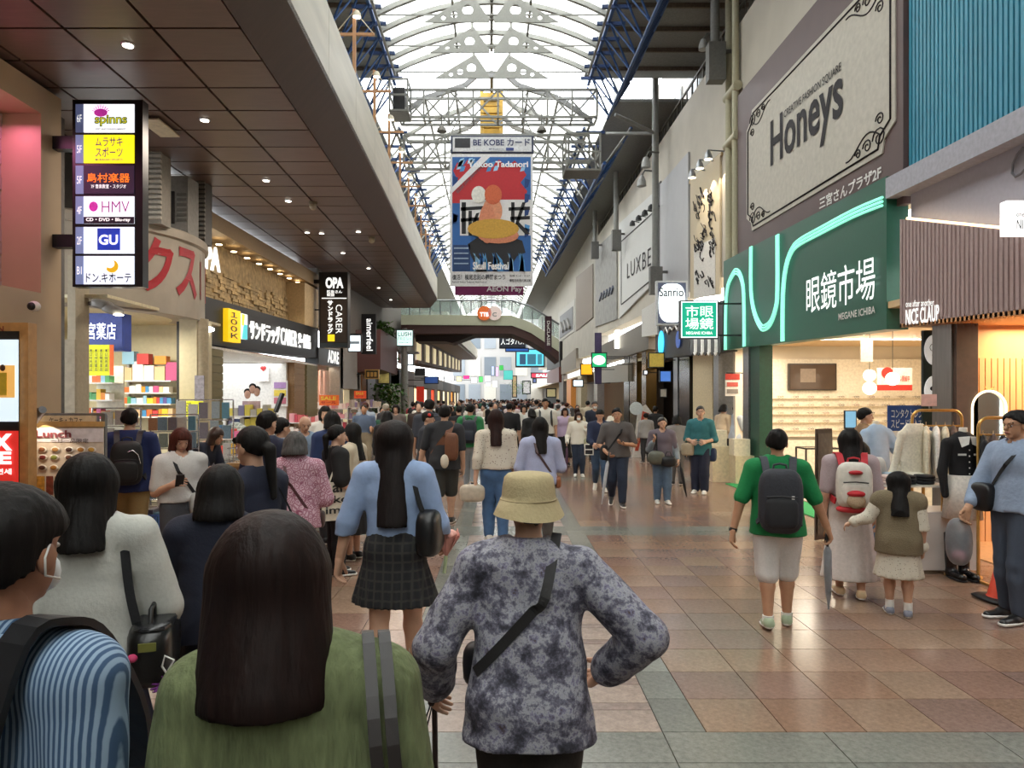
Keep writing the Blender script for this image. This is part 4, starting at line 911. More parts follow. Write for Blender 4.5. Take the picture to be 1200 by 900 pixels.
t = thing('poster', 'white poster with red disc and red foot band in the spectacle shop', 'poster', at(1048, 457, 15)); rectY(15, 1028, 431, 1069, 458, .01).build('sheet', M('#f1ebe2', .5), t); rectY(14.99, 1028, 451, 1069, 457.5, .01).build('red_band', M('#c9352c', .5), t); MB().lathe(at(1040, 437, 14.98), [(.12, 0), (.12, .01)], 18, 'y').build('red_disc', M('#c9352c', .5), t); textY('セール開催中', M('#c9352c', .5), 14.98, 1047, 440, 1066, 447, t)
for i, (px, tx) in enumerate(((1009, 'ギャラリー'), )):
    t = thing('ceiling_sign', 'translucent white panel hanging from the spectacle shop ceiling', 'sign', at(1016, 424, 13)); rectY(13, 1009, 398, 1023, 424, .03).build('panel', M('#e8e2d6', .4), t)
t = thing('glass_side_table', 'low black metal display frame in front of the spectacle shelves', 'table', (6.5, 15.2, 0)); mb = MB()
for x in (6.25, 6.95):
    for y in (14.9, 15.4): mb.bar((x, y, 0), (x, y, .78), .03)
for z in (.78, .1):
    for y in (14.9, 15.4): mb.bar((6.25, y, z), (6.95, y, z), .03)
    for x in (6.25, 6.95): mb.bar((x, 14.9, z), (x, 15.4, z), .03)
mb.build('frame', BLACK, t); plain('top', glass('#cdbfa8', .5), 6.25, 6.95, 14.9, 15.4, .78, .79, t)
t = thing('counter', 'white service counter in the spectacle shop', 'counter', (6.9, 12.2, 0)); plain('body', M('#e9e4da', .5), 6.0, 7.4, 11.9, 12.5, 0, .92, t); plain('worktop', IWOOD, 5.95, 7.45, 11.85, 12.55, .92, .96, t)
t = thing('monitor', 'small lit desktop monitor on the spectacle shop counter', 'monitor', (6.1, 12.1, .96)); rectY(12.0, 990, 481, 1004, 503, .04).build('bezel', BLACK, t); rectY(11.99, 991, 482, 1003, 501, .01).build('display', glow('#5f8fae', .8), t); MB().lathe((at(997, 503, 12).x, 12.05, .96), [(.1, 0), (.1, .015), (.02, .02), (.02, .12)], 12).build('stand', BLACK, t)
t = thing('doormat', 'bright green mat strip along the spectacle shop threshold', 'mat', (5.0, 13, 0)); plain('pile', M('#2f9b54', .9, bump=.3, scale=60), 4.75, 5.3, 10.9, 15.4, .001, .014, t)
# blue contact lens board, oval sign, steel pillar
t = thing('notice_board', 'blue board with white Japanese lettering above a white notice at the spectacle shop', 'sign', at(1070, 545, 9.9)); rectY(9.9, 1041, 475, 1099, 505, .03).build('blue_board', M('#2c4a86', .5), t); rectY(9.9, 1041, 506, 1085, 545, .03).build('white_notice', M('#e9e6df', .5), t)
textY('コンタクトレンズ\nスピード購入できます', WHITE, 9.885, 1044, 479, 1097, 502, t, bold=.005); textY('まとめ', M('#2c3c60', .5), 9.885, 1053, 510, 1074, 521, t, bold=.005); MB().bar(at(1063, 545, 9.91), (at(1063, 545, 9.91).x, 9.91, 0), .04).build('leg', STEEL, t)
t = thing('oval_sign', 'black panel with white oval faces wearing drawn spectacles beside steel pillar', 'sign', at(1088, 500, 9.6)); rectY(9.6, 1082, 387, 1112, 500, .05).build('panel', M('#1d2a26', .4), t)
for py, dk in ((410, 0), (458, 1)):
    ov = MB().lathe((0, 0, 0), [(1, 0), (1, .02)], 24, 'y'); c = at(1095, py, 9.575); ov.v = [(c.x+q[0]*.125, c.y+q[1]*1, c.z+q[2]*.2) for q in ov.v]; ov.build('white_oval', M('#f3f2ee', .5, emit=.3), t)
    mb = MB()
    for sx in (-.03, .05): 
        if dk: mb.ell((c.x+sx, c.y-.01, c.z+.03), (.034, .006, .03), 10, 6)
        else: mb.tube([(c.x+sx+.034*math.cos(a), c.y-.01, c.z+.03+.045*math.sin(a)) for a in np.linspace(0, 6.28, 13)[:-1]], .005, 4, True)
    mb.bar((c.x-.04, c.y-.01, c.z-.07), (c.x+.03, c.y-.01, c.z-.066), .008); mb.build('drawn_spectacles', BLACK, t)
t = thing('shop_pillar', 'brushed steel pillar between spectacle shop and boutique', 'pillar', (5.5, 9.05, 0)); plain('shaft', M('#8f8a86', .3, .7, stretch=(1, 1, .1)), 5.5, 5.75, 8.87, 9.27, 0, 2.8, t); plain('dark_reveal', M('#4c3a30', .5), 5.52, 5.78, 8.80, 8.87, 0, 2.8, t)
# boutique room: slatted end wall, arched mirror, rails and stock
PW = M('#d8a36f', .5, var=.05, scale=3, stretch=(3, 3, .4))
bw = struct(plain('wall_right', PW, 5.78, 9.5, 9.2, 9.29, 0, 2.8), 'slatted peach timber wall of the boutique')
for i in range(24): plain('slat', PW, 5.8+.078*i, 5.866+.078*i, 9.16, 9.2, 0, 2.33, bw)
struct(plain('wall_right', PW, 9.4, 9.5, 4.6, 9.2, 0, 2.8), 'back wall of the boutique'); struct(plain('floor', M('#b98d63', .4), 5.4, 9.4, 4.6, 9.2, -.01, .012), 'timber floor of the boutique')
t = thing('arched_mirror', 'arched mirror with glowing rim on the slatted boutique wall', 'mirror', at(1158, 520, 8.8)); c = at(1158, 478, 8.8); R = .205
arc = [(c.x+R*math.cos(a), 8.8, c.z+R*math.sin(a)) for a in np.linspace(0, math.pi, 17)]; pl_ = arc+[(c.x-R, 8.8, c.z-.9), (c.x+R, 8.8, c.z-.9)]
MB().prism(pl_, (0, .02, 0)).build('glass', M('#b9c0bc', .03, 1.0, var=0), t); MB().tube([(x, 8.78, z) for x, y, z in [(c.x+R, 0, c.z-.9)]+arc+[(c.x-R, 0, c.z-.9)]], .014, 6).build('rim', glow('#ffe9c0', 2.0), t); MB().tube([(c.x-.06, 8.78, c.z+R+.05), (c.x, 8.78, c.z+R+.01), (c.x+.06, 8.78, c.z+R+.05)], .006, 5).build('finial', GOLD, t)
def garment(name, label, x, y, ztop, w, l, mat, cat, sleeves=True, rz=0, group=None):
    """a hanging top: lofted body with sleeves on a hanger, its own object"""
    t = thing(name, label, cat, (x, y, ztop-l), rz, group); f = Field((-w*.95, -.09, -l-.03), (w*.95, .09, .08), .014)
    f.cap((0, 0, -.06), (0, 0, -l*.95), w*.36, w*.46, .03, .3); f.cap((-w*.36, 0, -.03), (w*.36, 0, -.03), .035, .035, .03, .8)
    if sleeves:
        for s in (-1, 1): f.cap((s*w*.38, 0, -.04), (s*w*.62, 0, -l*.8), .045, .04, .02, .7)
    f.noise(.006, 30, int(x*97+y*31) % 99).plane((0, 0, -l), (0, 0, 1)); V, Fc, _ = f.mesh(); V[:, 2] += l; np_mesh('cloth', V, Fc, mat, t)
    mb = MB(); mb.tube([(0, 0, l+.10), (.02, 0, l+.08), (.0, 0, l+.05), (0, 0, l+.02)], .004, 5); mb.tube([(-w*.36, 0, l-.02), (0, 0, l+.03), (w*.36, 0, l-.02)], .009, 5); o = mb.build('hanger', IWOOD); o.parent = t; return t
def rack(label, x, y, w, top, rz=0):
    t = thing('clothes_rack', label, 'rack', (x, y, 0), rz); r = .1; mb = MB(); pts = [(-w/2, 0, 0.02)]+[(-w/2+r-r*math.cos(a), 0, top-r+r*math.sin(a)) for a in np.linspace(0, math.pi/2, 6)]+[(w/2-r+r*math.sin(a), 0, top-r+r*math.cos(a)) for a in np.linspace(0, math.pi/2, 6)]+[(w/2, 0, 0.02)]
    mb.tube(pts, .016, 8); o = mb.build('hoop', GOLD); o.parent = t; mb = MB(); mb.tube([(-w/2, 0, top-.17), (w/2, 0, top-.17)], .011, 6); o = mb.build('hanging_bar', GOLD); o.parent = t
    for s in (-1, 1): mb = MB(); mb.bar((s*w/2, -.25, .012), (s*w/2, .25, .012), .03, .024); o = mb.build('foot', GOLD); o.parent = t
    return t
rack('gold arched clothes rack with pale blouses in front of the spectacle shop', 4.80, 8.0, .55, 1.69)
IVO = M('#e2d9c6', .8, bump=.1, scale=40); CRM = M('#d6cbb2', .8, bump=.1, scale=40); WHT = M('#e6e2da', .8, bump=.1, scale=40); LBL = M('#9fb4cc', .8, var=.05); NAV = M('#15161c', .8); BRW = M('#5b4740', .8)
for i, (dx, m, lab, cat, l) in enumerate(((-.24, IVO, 'sheer ivory blouse, frontmost and widest on the gold arched rack', 'blouse', .6), (-.12, CRM, 'cream blouse second from left on the gold arched rack', 'blouse', .55), (-.01, WHT, 'white blouse in the middle of the gold arched rack', 'blouse', .5), (.09, CRM, 'beige shirt right of the middle on the gold arched rack', 'shirt', .52), (.18, BRW, 'dark brown shirt at the right end of the gold arched rack', 'shirt', .5))):
    garment('blouse' if cat == 'blouse' else 'shirt', lab, 4.80+dx, 8.0, 1.46, .36 if i else .5, l, m, cat, rz=math.radians(62 if i else 15))
t = thing('price_card', 'small pink card standing on top of the arched rack', 'sign', at(1089, 481, 8.0)); rectY(8.0, 1080, 462, 1098, 476, .006).build('card', M('#dfb3a8', .6), t); MB().bar(at(1089, 476, 8.003), at(1089, 481, 8.003), .012).build('clip', STEEL, t)
rack('gold arched clothes rack crowded with dark garments beside the boutique entrance', 4.98, 7.2, .5, 1.63)
for i, (dx, m, lab) in enumerate(((-.2, NAV, 'black jacket, leftmost on the rack of dark garments'), (-.1, BRW, 'brown top, second on the rack of dark garments'), (.0, NAV, 'black dress in the middle of the rack of dark garments'), (.1, M('#6a5a52', .8), 'taupe cardigan on the rack of dark garments'), (.2, M('#7d2e2a', .8), 'dull red top, rightmost on the rack of dark garments'))): garment('garment', lab, 4.98+dx, 7.2, 1.40, .36, .82 if i == 2 else .66, m, 'clothing', rz=math.radians(65))
# mannequin torso on a pole
t = thing('mannequin', 'headless mannequin in black cardigan with white collar and white skirt on a gold pole', 'mannequin', (4.72, 7.42, 0))
f = Field((-.36, -.2, .8), (.36, .2, 1.6), .012); f.cap((0, 0, 1.34), (0, 0, 1.02), .15, .135, .03, .62); f.cap((-.15, 0, 1.37), (.15, 0, 1.37), .05, .05, .03)
for s in (-1, 1): f.cap((s*.17, 0, 1.36), (s*.215, .0, 1.08), .052, .045, .02); f.cap((s*.215, 0, 1.08), (s*.205, -.03, .84), .044, .035, .02)
f.noise(.003, 30, 4); V, Fc, _ = f.mesh(); np_mesh('cardigan', V, Fc, M('#121216', .85, bump=.2, scale=80), t)
MB().lathe((4.72, 7.42, 0), [(.04, 1.40), (.042, 1.44), (.038, 1.52), (.034, 1.525)], 12).build('neck_cap', M('#d9d2c6', .5), t)
mb = MB()
for s in (-1, 1): mb.prism([(4.72+s*.005, 7.30, 1.44), (4.72+s*.1, 7.33, 1.43), (4.72+s*.085, 7.30, 1.33), (4.72+s*.02, 7.295, 1.36)], (0, .012, 0))
mb.build('white_collar', WHITE, t); mb = MB()
for s in (-1, 1): mb.box(4.72+s*.08-.04, 4.72+s*.08+.04, 7.305, 7.315, 1.245, 1.265)
mb.build('pocket_trim', WHITE, t); mb = MB()
for k in range(5): mb.ell((4.72, 7.318, 1.30-.06*k), (.008, .006, .008), 8, 5)
mb.build('buttons', WHITE, t); mb = MB(); mb.lathe((4.71, 7.42, 0), [(.14, 1.04), (.15, .95), (.185, .60), (.175, .60)], 28); mb.build('skirt', WHT, t)
MB().tube([(4.72, 7.42, .02), (4.72, 7.42, 1.0)], .014, 8).build('pole', GOLD, t); MB().lathe((4.72, 7.42, 0), [(.17, .001), (.17, .015), (.02, .02)], 20).build('base_plate', GOLD, t)
# table with folded stock, marble plinth, boots
t = thing('display_table', 'low white marble plinth with gold frame shelf in front of the boutique', 'table', (4.5, 7.75, 0)); MAR = M('#cfc9c4', .3, var=.08, scale=2.2); plain('plinth', MAR, 4.02, 4.95, 7.52, 8.0, .04, .64, t)
mb = MB()
for x in (4.08, 4.62):
    for y in (7.6, 7.95): mb.bar((x, y, .64), (x, y, .90), .025)
mb.build('leg_frame', GOLD, t); plain('glass_top', M('#d5d2cb', .15), 3.98, 4.68, 7.5, 8.02, .90, .92, t)
for i, (x, y, c, lab) in enumerate(((4.08, 7.62, '#c9b3ae', 'folded pink knit on the left of the plinth table'), (4.27, 7.66, '#1b1b20', 'folded black knit stack at the centre of the plinth table'), (4.46, 7.66, '#15151a', 'folded black skirt with white dots on the plinth table'), (4.24, 7.88, '#a7b9c9', 'folded pale blue shirt at the back of the plinth table'), (4.48, 7.88, '#d9d2c4', 'folded cream top at the back right of the plinth table'))):
    t = thing('folded_garment', lab, 'clothing', (x, y, .92)); mb = MB()
    for k in range(3): mb.ell((x+random.uniform(-.01, .01), y, .94+.03*k), (.085, .1, .02), 14, 6, .5)
    mb.build('folded_cloth', M(c, .85), t)
t = thing('handbag', 'small cream handbag standing on the plinth table', 'bag', (4.42, 7.95, .92)); MB().ell((4.42, 7.98, 1.01), (.1, .05, .085), 14, 8, .6).build('body', IVO, t); MB().tube([(4.36, 7.98, 1.08), (4.38, 7.98, 1.16), (4.46, 7.98, 1.16), (4.48, 7.98, 1.08)], .008, 6).build('handle', CRM, t)
LEA = M('#101013', .25)
for i, x in enumerate((4.57, 4.70)):
    t = thing('boot', ('tall black boot, left one of the pair before the plinth' if i == 0 else 'tall black boot, right one of the pair before the plinth'), 'boot', (x, 7.35, 0)); f = Field((-.08, -.26, -.01), (.08, .1, .5), .01); f.cap((0, .03, .06), (0, .03, .47), .05, .066, .02); f.cap((0, .03, .05), (0, -.16, .04), .045, .04, .03); f.plane((0, 0, .0), (0, 0, 1)).plane((0, 0, .46), (0, 0, -1)); f.noise(.002, 30, i); V, Fc, _ = f.mesh(); np_mesh('shaft', V, Fc, LEA, t)
    mb = MB(); mb.ell((x, 7.29, .012), (.052, .15, .014), 14, 4, .7); mb.build('sole', BLACK, t)
t = thing('traffic_cone', 'orange traffic cone on a black base behind the man on the right', 'cone', (4.52, 6.55, 0)); MB().lathe((4.52, 6.55, 0), [(.13, .03), (.115, .05), (.035, .4), (.02, .41)], 20).build('cone', M('#e2472a', .4), t); mb = MB(); mb.ell((4.52, 6.55, .016), (.2, .2, .02), 20, 4, .4); mb.build('base', BLACK, t)
t = thing('shop_rail', 'pale blue blouse on a dress form beside the staff member', 'mannequin', (4.7, 9.1, 0)); f = Field((-.34, -.2, .85), (.34, .2, 1.6), .014); f.cap((0, 0, 1.36), (0, 0, .98), .15, .16, .03, .62)
for s in (-1, 1): f.cap((s*.14, 0, 1.38), (s*.25, 0, 1.18), .06, .07, .03)
f.noise(.006, 26, 9); V, Fc, _ = f.mesh(); np_mesh('blouse', V, Fc, LBL, t); MB().tube([(4.7, 9.1, .02), (4.7, 9.1, 1.5)], .018, 8).build('stand', GOLD, t); MB().lathe((4.7, 9.1, 0), [(.18, 0), (.18, .015), (.02, .02)], 16).build('base_plate', GOLD, t); MB().lathe((4.7, 9.1, 0), [(.045, 1.42), (.04, 1.53), (.01, 1.54)], 12).build('neck_cap', M('#c9bda8', .5), t); t.name = 'dress_form'
t = thing('standing_mirror', 'dark wooden framed board leaning beside the woman with the bear backpack', 'mirror', (4.15, 9.4, 0)); MB().hexa([(3.98, 9.2, .02), (4.32, 9.4, .02), (4.32, 9.44, .02), (3.98, 9.24, .02), (4.12, 9.5, 1.42), (4.4, 9.66, 1.42), (4.4, 9.7, 1.42), (4.12, 9.54, 1.42)]).build('frame', M('#4a382c', .5), t); MB().hexa([(4.01, 9.2, .08), (4.29, 9.37, .08), (4.29, 9.38, .08), (4.01, 9.21, .08), (4.14, 9.49, 1.36), (4.38, 9.63, 1.36), (4.38, 9.64, 1.36), (4.14, 9.5, 1.36)]).build('panel', M('#6d5f54', .2), t)
# display stands before the small hanging-goods bay
CUP = M('#d9c7a6', .5)
for i, (x, y, h) in enumerate(((4.78, 15.9, 1.12), (5.15, 15.5, .95))):
    t = thing('display_stand', ('taller pale wooden display stand by the small bay' if i == 0 else 'lower pale wooden display stand by the green pillar'), 'stand', (x, y, 0)); plain('body', CUP, x-.22, x+.18, y-.2, y+.2, 0, h-.35, t); plain('top_box', M('#e4d8c0', .5), x-.24, x+.1, y-.18, y+.18, h-.35, h, t); plain('steel_leg', STEEL, x+.19, x+.22, y-.2, y-.15, 0, h-.35, t)
struct(plain('wall_right', M('#e2cf9f', .6), 5.6, 8.5, 19.9, 20.0, 0, 3.1), 'yellowish end wall of the small bay'); struct(plain('ceiling', IWOOD, 5.5, 8.5, 15.6, 21, 3.12, 3.2), 'ceiling of the small bay')
gp = ['#c9a24a', '#b85a3a', '#8aa06a', '#d8c48a', '#a86a80', '#e0d6c4']
pb = thing('peg_rack', 'peg rack wall in the small bay hung with little goods', 'rack', (6.1, 18.6, 0)); plain('peg_board', M('#d9c08a', .6), 5.9, 6.6, 18.8, 18.84, .2, 1.9, pb)
for r in range(7):
    for c in range(5):
        x = 5.96+.14*c; z = 1.75-.22*r; o = plain('packet', M(random.choice(gp), .5), x, x+.1, 18.72, 18.76, z-.15, z); tag(o, 'small coloured packet hanging on the peg rack of the small bay', 'packet', 'packets on the peg rack')
t = thing('hanging_poster', 'red and white paper notice hanging from a bracket in the small bay', 'poster', at(858, 465, 16.5)); rectY(16.5, 850, 438, 867, 464, .01).build('sheet', M('#ece3d8', .6), t); rectY(16.49, 850, 438, 867, 445, .005).build('red_head', M('#b9382e', .5), t); rectY(16.49, 852, 448, 865, 453, .005).build('print_block', M('#c65a50', .5), t); rectY(16.49, 852, 456, 865, 461, .005).build('print_block', M('#8a8078', .5), t); MB().tube([at(851, 437, 16.5), at(868, 437, 16.5), at(872, 438, 16.5)], .012, 5).build('bracket', BLACK, t)
# blade signs over the pavement
def blade(label, Y, x0, y0, x1, y1, face, edge=BLACK, d=.14, rim=1.2, arms=None, cat='sign', name='blade_sign'):
    t = thing(name, label, cat, at((x0+x1)/2, y1, Y)); rectY(Y, x0, y0, x1, y1, d).build('casing', edge, t); rectY(Y-.012, x0+rim, y0+rim, x1-rim, y1-rim, .012).build('face', face, t)
    if arms is None and abs(at(x0, y0, Y).x) < 5.2 and abs(at(x1, y0, Y).x) < 5.2 and not (560 < x0 < 640): arms = ((y0+y1)/2,)
    if arms:
        for py in arms: a = at(x1 if x1 > 588 and not x1 < 588 else x0, py, Y+d/2); MB().bar(a, (5.4 if a.x > 0 else -5.35, a.y, a.z), .035).build('arm', BLACK, t)
    return t
t = blade('square green and white kanji blade sign of the spectacle shop', 16.0, 797, 352, 842, 397, glow('#f4fffb', 1.0), arms=(356, 393)); rectY(15.98, 799.5, 354.5, 839.5, 394.5, .008).build('green_field', glow('#0f9c7c', .75), t); textY('市眼\n場鏡', LETW, 15.97, 803, 358, 836, 386, t, bold=.008); textY('MEGANE ICHIBA', LETW, 15.97, 804, 388.5, 835, 392, t, bold=.02)
t = blade('white blade sign with dark corners and oval field lettered in script', 18.6, 769, 329, 806, 381, glow('#4c5064', .5), edge=M('#d9d9dc', .4), rim=2.2); ov = MB().lathe((0, 0, 0), [(1, 0), (1, .01)], 28, 'y'); c = at(787.5, 355, 18.57); ov.v = [(c.x+math.copysign(abs(q[0])**.62, q[0])*.345, c.y+q[1], c.z+math.copysign(abs(q[2])**.75, q[2])*.50) for q in ov.v]; ov.build('white_field', glow('#f2fbff', 1.0), t); textY('Sanrio', M('#33333a', .5), 18.55, 772.5, 337, 801, 347.5, t, bold=.012)
# black fascia, oval light, striped awning, posters further along
t = thing('shop_fascia', 'black fascia with a bright blue oval light beyond the kanji blade sign', 'fascia', onX(808, 420, 5.25)); quadX(5.25, (768, 374), (847, 352), (847, 412), (768, 421), .35).build('box', M('#2b2a2e', .5), t)
for px, m in ((775, glow('#39b8e8', 1.3)), (795, glow('#3c5aa0', .5))):
    ov = MB().lathe((0, 0, 0), [(1, 0), (1, .02)], 20, 'x'); c = onX(px, 402 if px < 780 else 398, 5.22); k = 1.0 if px < 780 else .62; ov.v = [(c.x-q[0], c.y+q[1]*.42*k, c.z+q[2]*.40*k) for q in ov.v]; ov.build('oval_light', m, t)
MB().tube([onX(*q, 5.22) for q in ((778, 390), (780, 384), (783, 391), (785, 384), (788, 387), (791, 381), (794, 387), (797, 380))], .03, 5).build('white_script', WHITE, t)
t = thing('awning', 'small black and white striped scalloped awning under the green blade sign', 'awning', onX(825, 416, 5.0)); 
for k in range(9): MB().prism([onX(808+4*k, 394, 5.05), onX(812+4*k, 393, 5.05), onX(812+4*k, 413, 4.8), onX(810+4*k, 417, 4.8), onX(808+4*k, 413, 4.8)], (.02, 0, 0)).build('stripe', WHITE if k % 2 else BLACK, t)
PAL = M('#b5b5b9', .5, var=.03, scale=2); PST = M('#cdbd9f', .6, var=.03)
t = thing('wall_panel', 'blank pale grey signboard on the cream wall left of the lit poster', 'sign', onX(790, 345, 5.5)); quadX(5.5, (773.5, 216), (806.5, 178), (806.5, 348), (773.5, 353), .05).build('board', PAL, t); quadX(5.52, (771.5, 215), (774, 212), (774, 357), (771.5, 357), .05).build('dark_edge', DARK, t)
t = thing('poster', 'tall beige poster with black ink drawing lit by three lamps', 'poster', onX(826, 345, 5.5)); quadX(5.5, (809, 211), (843.5, 180), (843.5, 345), (809, 350), .05).build('sheet', PST, t); quadX(5.49, (813, 290), (838, 278), (838, 345), (813, 349), .02).build('pale_print', M('#dcd8d2', .6), t)
for k in range(44):     # loose ink strokes
    px = random.uniform(815, 837); py = random.uniform(215, 338); a = random.uniform(0, 6); MB().tube([onX(px+4*math.cos(a+u*3)*u+random.uniform(-1, 1), py+9*math.sin(a+u*4)*u, 5.475) for u in (0, .2, .4, .6, .8, 1)], random.choice((.010, .014, .022)), 4).build('ink_stroke', INK, t)
quadX(5.505, (807.5, 212), (845, 178), (845, 182), (807.5, 216), .05).build('top_frame', M('#b59a6a', .4), t)
for i, (px, py) in enumerate(((811, 204), (820, 193), (830, 182))):
    c = onX(px, py, 5.15); t = thing('spot_lamp', ('left', 'middle', 'right')[i]+' one of the three cone lamps over the lit beige poster', 'lamp', c); MB().lathe(c, [(.11, -.1), (.09, 0), (.04, .12), (.02, .14)], 12).build('shade', STEEL, t); MB().tube([c+Vector((0, 0, .13)), c+Vector((.4, 0, .1))], .02, 6).build('arm', STEEL, t); MB().lathe(c, [(.1, -.105), (.1, -.095)], 12).build('bulb', glow('#fff0d0', 5), t)
    l = bpy.data.lights.new('poster_lamp', 'SPOT'); l.energy = 60; l.color = WARM; l.spot_size = 1.3; lo = bpy.data.objects.new('poster_lamp', l); COL.objects.link(lo); lo.location = c+Vector((0, -.0, -.14)); lo.rotation_euler = (0, -.28, 0)
t = thing('signboard', 'white wall signboard with thin black border lettered LUXBE', 'sign', onX(747, 330, 5.48)); quadX(5.48, (725.5, 262), (767.5, 224), (767.5, 330), (725.5, 373), .06).build('board', M('#c9c8c5', .5, var=.03), t)
for a, b in (((728, 283), (765.5, 249)), ((728, 357), (765.5, 326)), ((728, 283), (728, 357)), ((765.5, 249), (765.5, 326))): MB().bar(onX(*a, 5.47), onX(*b, 5.47), .03).build('border', INK, t)
textX('LUXBE', INK, 5.47, (735, 327), (763, 311), (735, 309), t, bold=.0, spacing=1.2)
for i in range(4):
    c = onX(741+7.3*i, 262-6.2*i, 5.2); t = thing('spot_lamp', f'{("first", "second", "third", "fourth")[i]} small black lamp from the left over the LUXBE board', 'lamp', c); MB().lathe(c, [(.12, -.08), (.1, .04), (.03, .12)], 12).build('shade', BLACK, t); MB().tube([c+Vector((0, 0, .1)), c+Vector((.3, 0, .05))], .02, 6).build('arm', BLACK, t)
t = thing('poster', 'grey wall poster panel with faint blue ornament beyond the LUXBE board', 'poster', onX(710, 385, 5.5)); quadX(5.5, (697.5, 292), (722.5, 268), (722.5, 374), (697.5, 383), .06).build('sheet', M('#8d8b88', .6, var=.2, scale=3), t)
for k in range(5): MB().bar(onX(703+3.4*k, 352-2*k, 5.49), onX(705.4+3.4*k, 344-2*k, 5.49), .14).build('ornament', M('#5f6478', .5), t)
t = thing('wall_panel', 'plain brown panel on the far right wall', 'sign', onX(686, 385, 5.5)); quadX(5.5, (675, 325), (694.5, 309), (694.5, 372), (675, 388), .05).build('board', M('#77695c', .6), t)
t = thing('poster', 'dark poster with pale lettering framed in white on the far right wall', 'poster', onX(664, 400, 5.5)); quadX(5.52, (654, 367), (673.5, 350), (673.5, 388), (654, 402), .05).build('white_frame', M('#a9a69f', .6), t); quadX(5.49, (656, 371), (671, 359), (671, 386), (656, 397), .03).build('dark_sheet', M('#3a3a40', .5), t)
for k in range(3): MB().bar(onX(658+4*k, 379-2*k, 5.48), onX(660.5+4*k, 388-2*k, 5.48), .3).build('print', M('#8d8a86', .5), t)
# pipes and steel posts on the right wall
PIPE = M('#b3ad92', .5, var=.05)
t = thing('drain_pipe', 'pair of pale cream drain pipes with collars left of the plum signboard', 'pipe', onX(858, 330, 5.4))
for px in (854, 862): a = onX(px, 300, 5.45); MB().tube([(a.x, a.y, 4.6), (a.x, a.y, 13)], .085, 10).build('pipe', PIPE, t)
for py in (108, 165): a = onX(858, py, 5.45); MB().tube([(a.x, a.y+.42, a.z), (a.x, a.y-.42, a.z)], .11, 10).build('collar', PIPE, t)
for i, (px, pt, pb_) in enumerate(((768, 60, 340), (838, -20, 90), (722, 90, 290), (697, 150, 300))):
    t = thing('steel_post', ('grey steel post with clustered lamps beyond the blank signboard', 'dark grey steel post beside the cream drain pipes', 'grey forked steel post beyond the LUXBE board', 'far grey steel post at the wall bend')[i], 'post', onX(px, pb_, 5.1)); a = onX(px, pb_, 5.1); MB().tube([a, (a.x, a.y, a.z+9 if i != 1 else 14)], .11, 10).build('shaft', GREY if i != 1 else GREYD, t)
    top = Vector((a.x, a.y, a.z+5.2))
    if i != 1: MB().tube([(a.x, a.y, top.z), A(3.95, a.y-.9, 8.5)], .06, 6).build('strut', GREY, t); MB().tube([(a.x, a.y, top.z), A(3.95, a.y+.9, 8.5)], .06, 6).build('strut', GREY, t)
    MB().cbox((a.x, a.y-.05, a.z+.3), .4, .3, .9).build('junction_box', GREYD, t); MB().bar((a.x, a.y, a.z+.6), (5.6, a.y, a.z+.6), .08).build('wall_bracket', GREYD, t)
LT = M('#a9a9a6', .4)
for i, (px, py, X) in enumerate(((757, 190, 4.75), (752, 212, 4.75), (742, 22, 3.9), (699, 125, 3.9), (690, 152, 3.9), (824, 52, 5.2), (655, 241, 3.9))):
    Y = X*F/(px-CX); c = at(px, py, Y); s = max(.8, Y/22); t = thing('flood_lamp', ('tilted flood lamp, upper one of the cluster on the grey post', 'tilted flood lamp, lower one of the cluster on the grey post', 'lit flood lamp on the blue truss at the top of the view', 'lit flood lamp on the blue truss above the service cage', 'lit flood lamp just under the blue truss above the cage', 'white flood lamp on the dark post by the balcony', 'far lit flood lamp on the right blue truss')[i], 'lamp', c)
    MB().lathe(c, [(.14*s, -.16*s), (.13*s, -.02*s), (.07*s, .14*s), (.04*s, .16*s)], 12).build('shade', LT, t); MB().tube([c+Vector((0, 0, .15*s)), c+Vector((.1, .0, .32*s)), c+Vector((.45, .1, .32*s))], .03, 6).build('bracket', GREYD, t)
    if i not in (0, 1, 5): MB().lathe(c, [(.13*s, -.165*s), (.13*s, -.15*s)], 12).build('bulb', glow('#fff2dc', 4), t)
# ---- ground floor further along the right
struct(plain('wall_right', M('#b9a078', .6), 8.4, 8.5, 20, 112, 0, 3.6), 'lit back wall of the farther right shops'); struct(plain('ceiling', M('#cbb896', .6), 5.5, 8.5, 20.4, 112, 3.3, 3.4), 'ceiling of the farther right shops')
def bay(label, px0, px1, yt, yb, mat, X=5.45, th=.4, name='shop_pillar', cat='pillar'):
    a = quadX(X, (px0, yt), (px1, yt-(yt-446)*(0)), (px1, yb), (px0, yb), th); t = thing(name, label, cat, onX((px0+px1)/2, yb, X)); P0, P1 = onX(px0, yt, X), onX(px1, yt, X); ztop = (P0.z+P1.z)/2; MB().box(X, X+th, P1.y, P0.y, 0 if yb is None or yb > 500 else onX(px1, yb, X).z, ztop).build('face', mat, t); return t
GLD = M('#5a4520', .25, .5, var=.2, scale=3, stretch=(1, 3, .3))
bay('black polished column beside the cream shop bay', 796, 808, 408, 560, M('#131315', .25)); bay('steel framed cream panel left of the small bay', 812, 835, 405, 560, M('#d9c8a0', .5)); bay('steel upright left of the small bay', 836, 842, 405, 560, STEEL)
bay('glossy bronze shop column, nearer one', 738, 746, 396, 540, GLD); bay('glossy dark column left of the bronze one', 731, 737, 400, 540, M('#2d2722', .2)); bay('glossy bronze shop column, farther one by the entrance', 752, 757, 405, 540, GLD); bay('steel door frame at the dark entrance', 789, 794, 415, 540, STEEL)
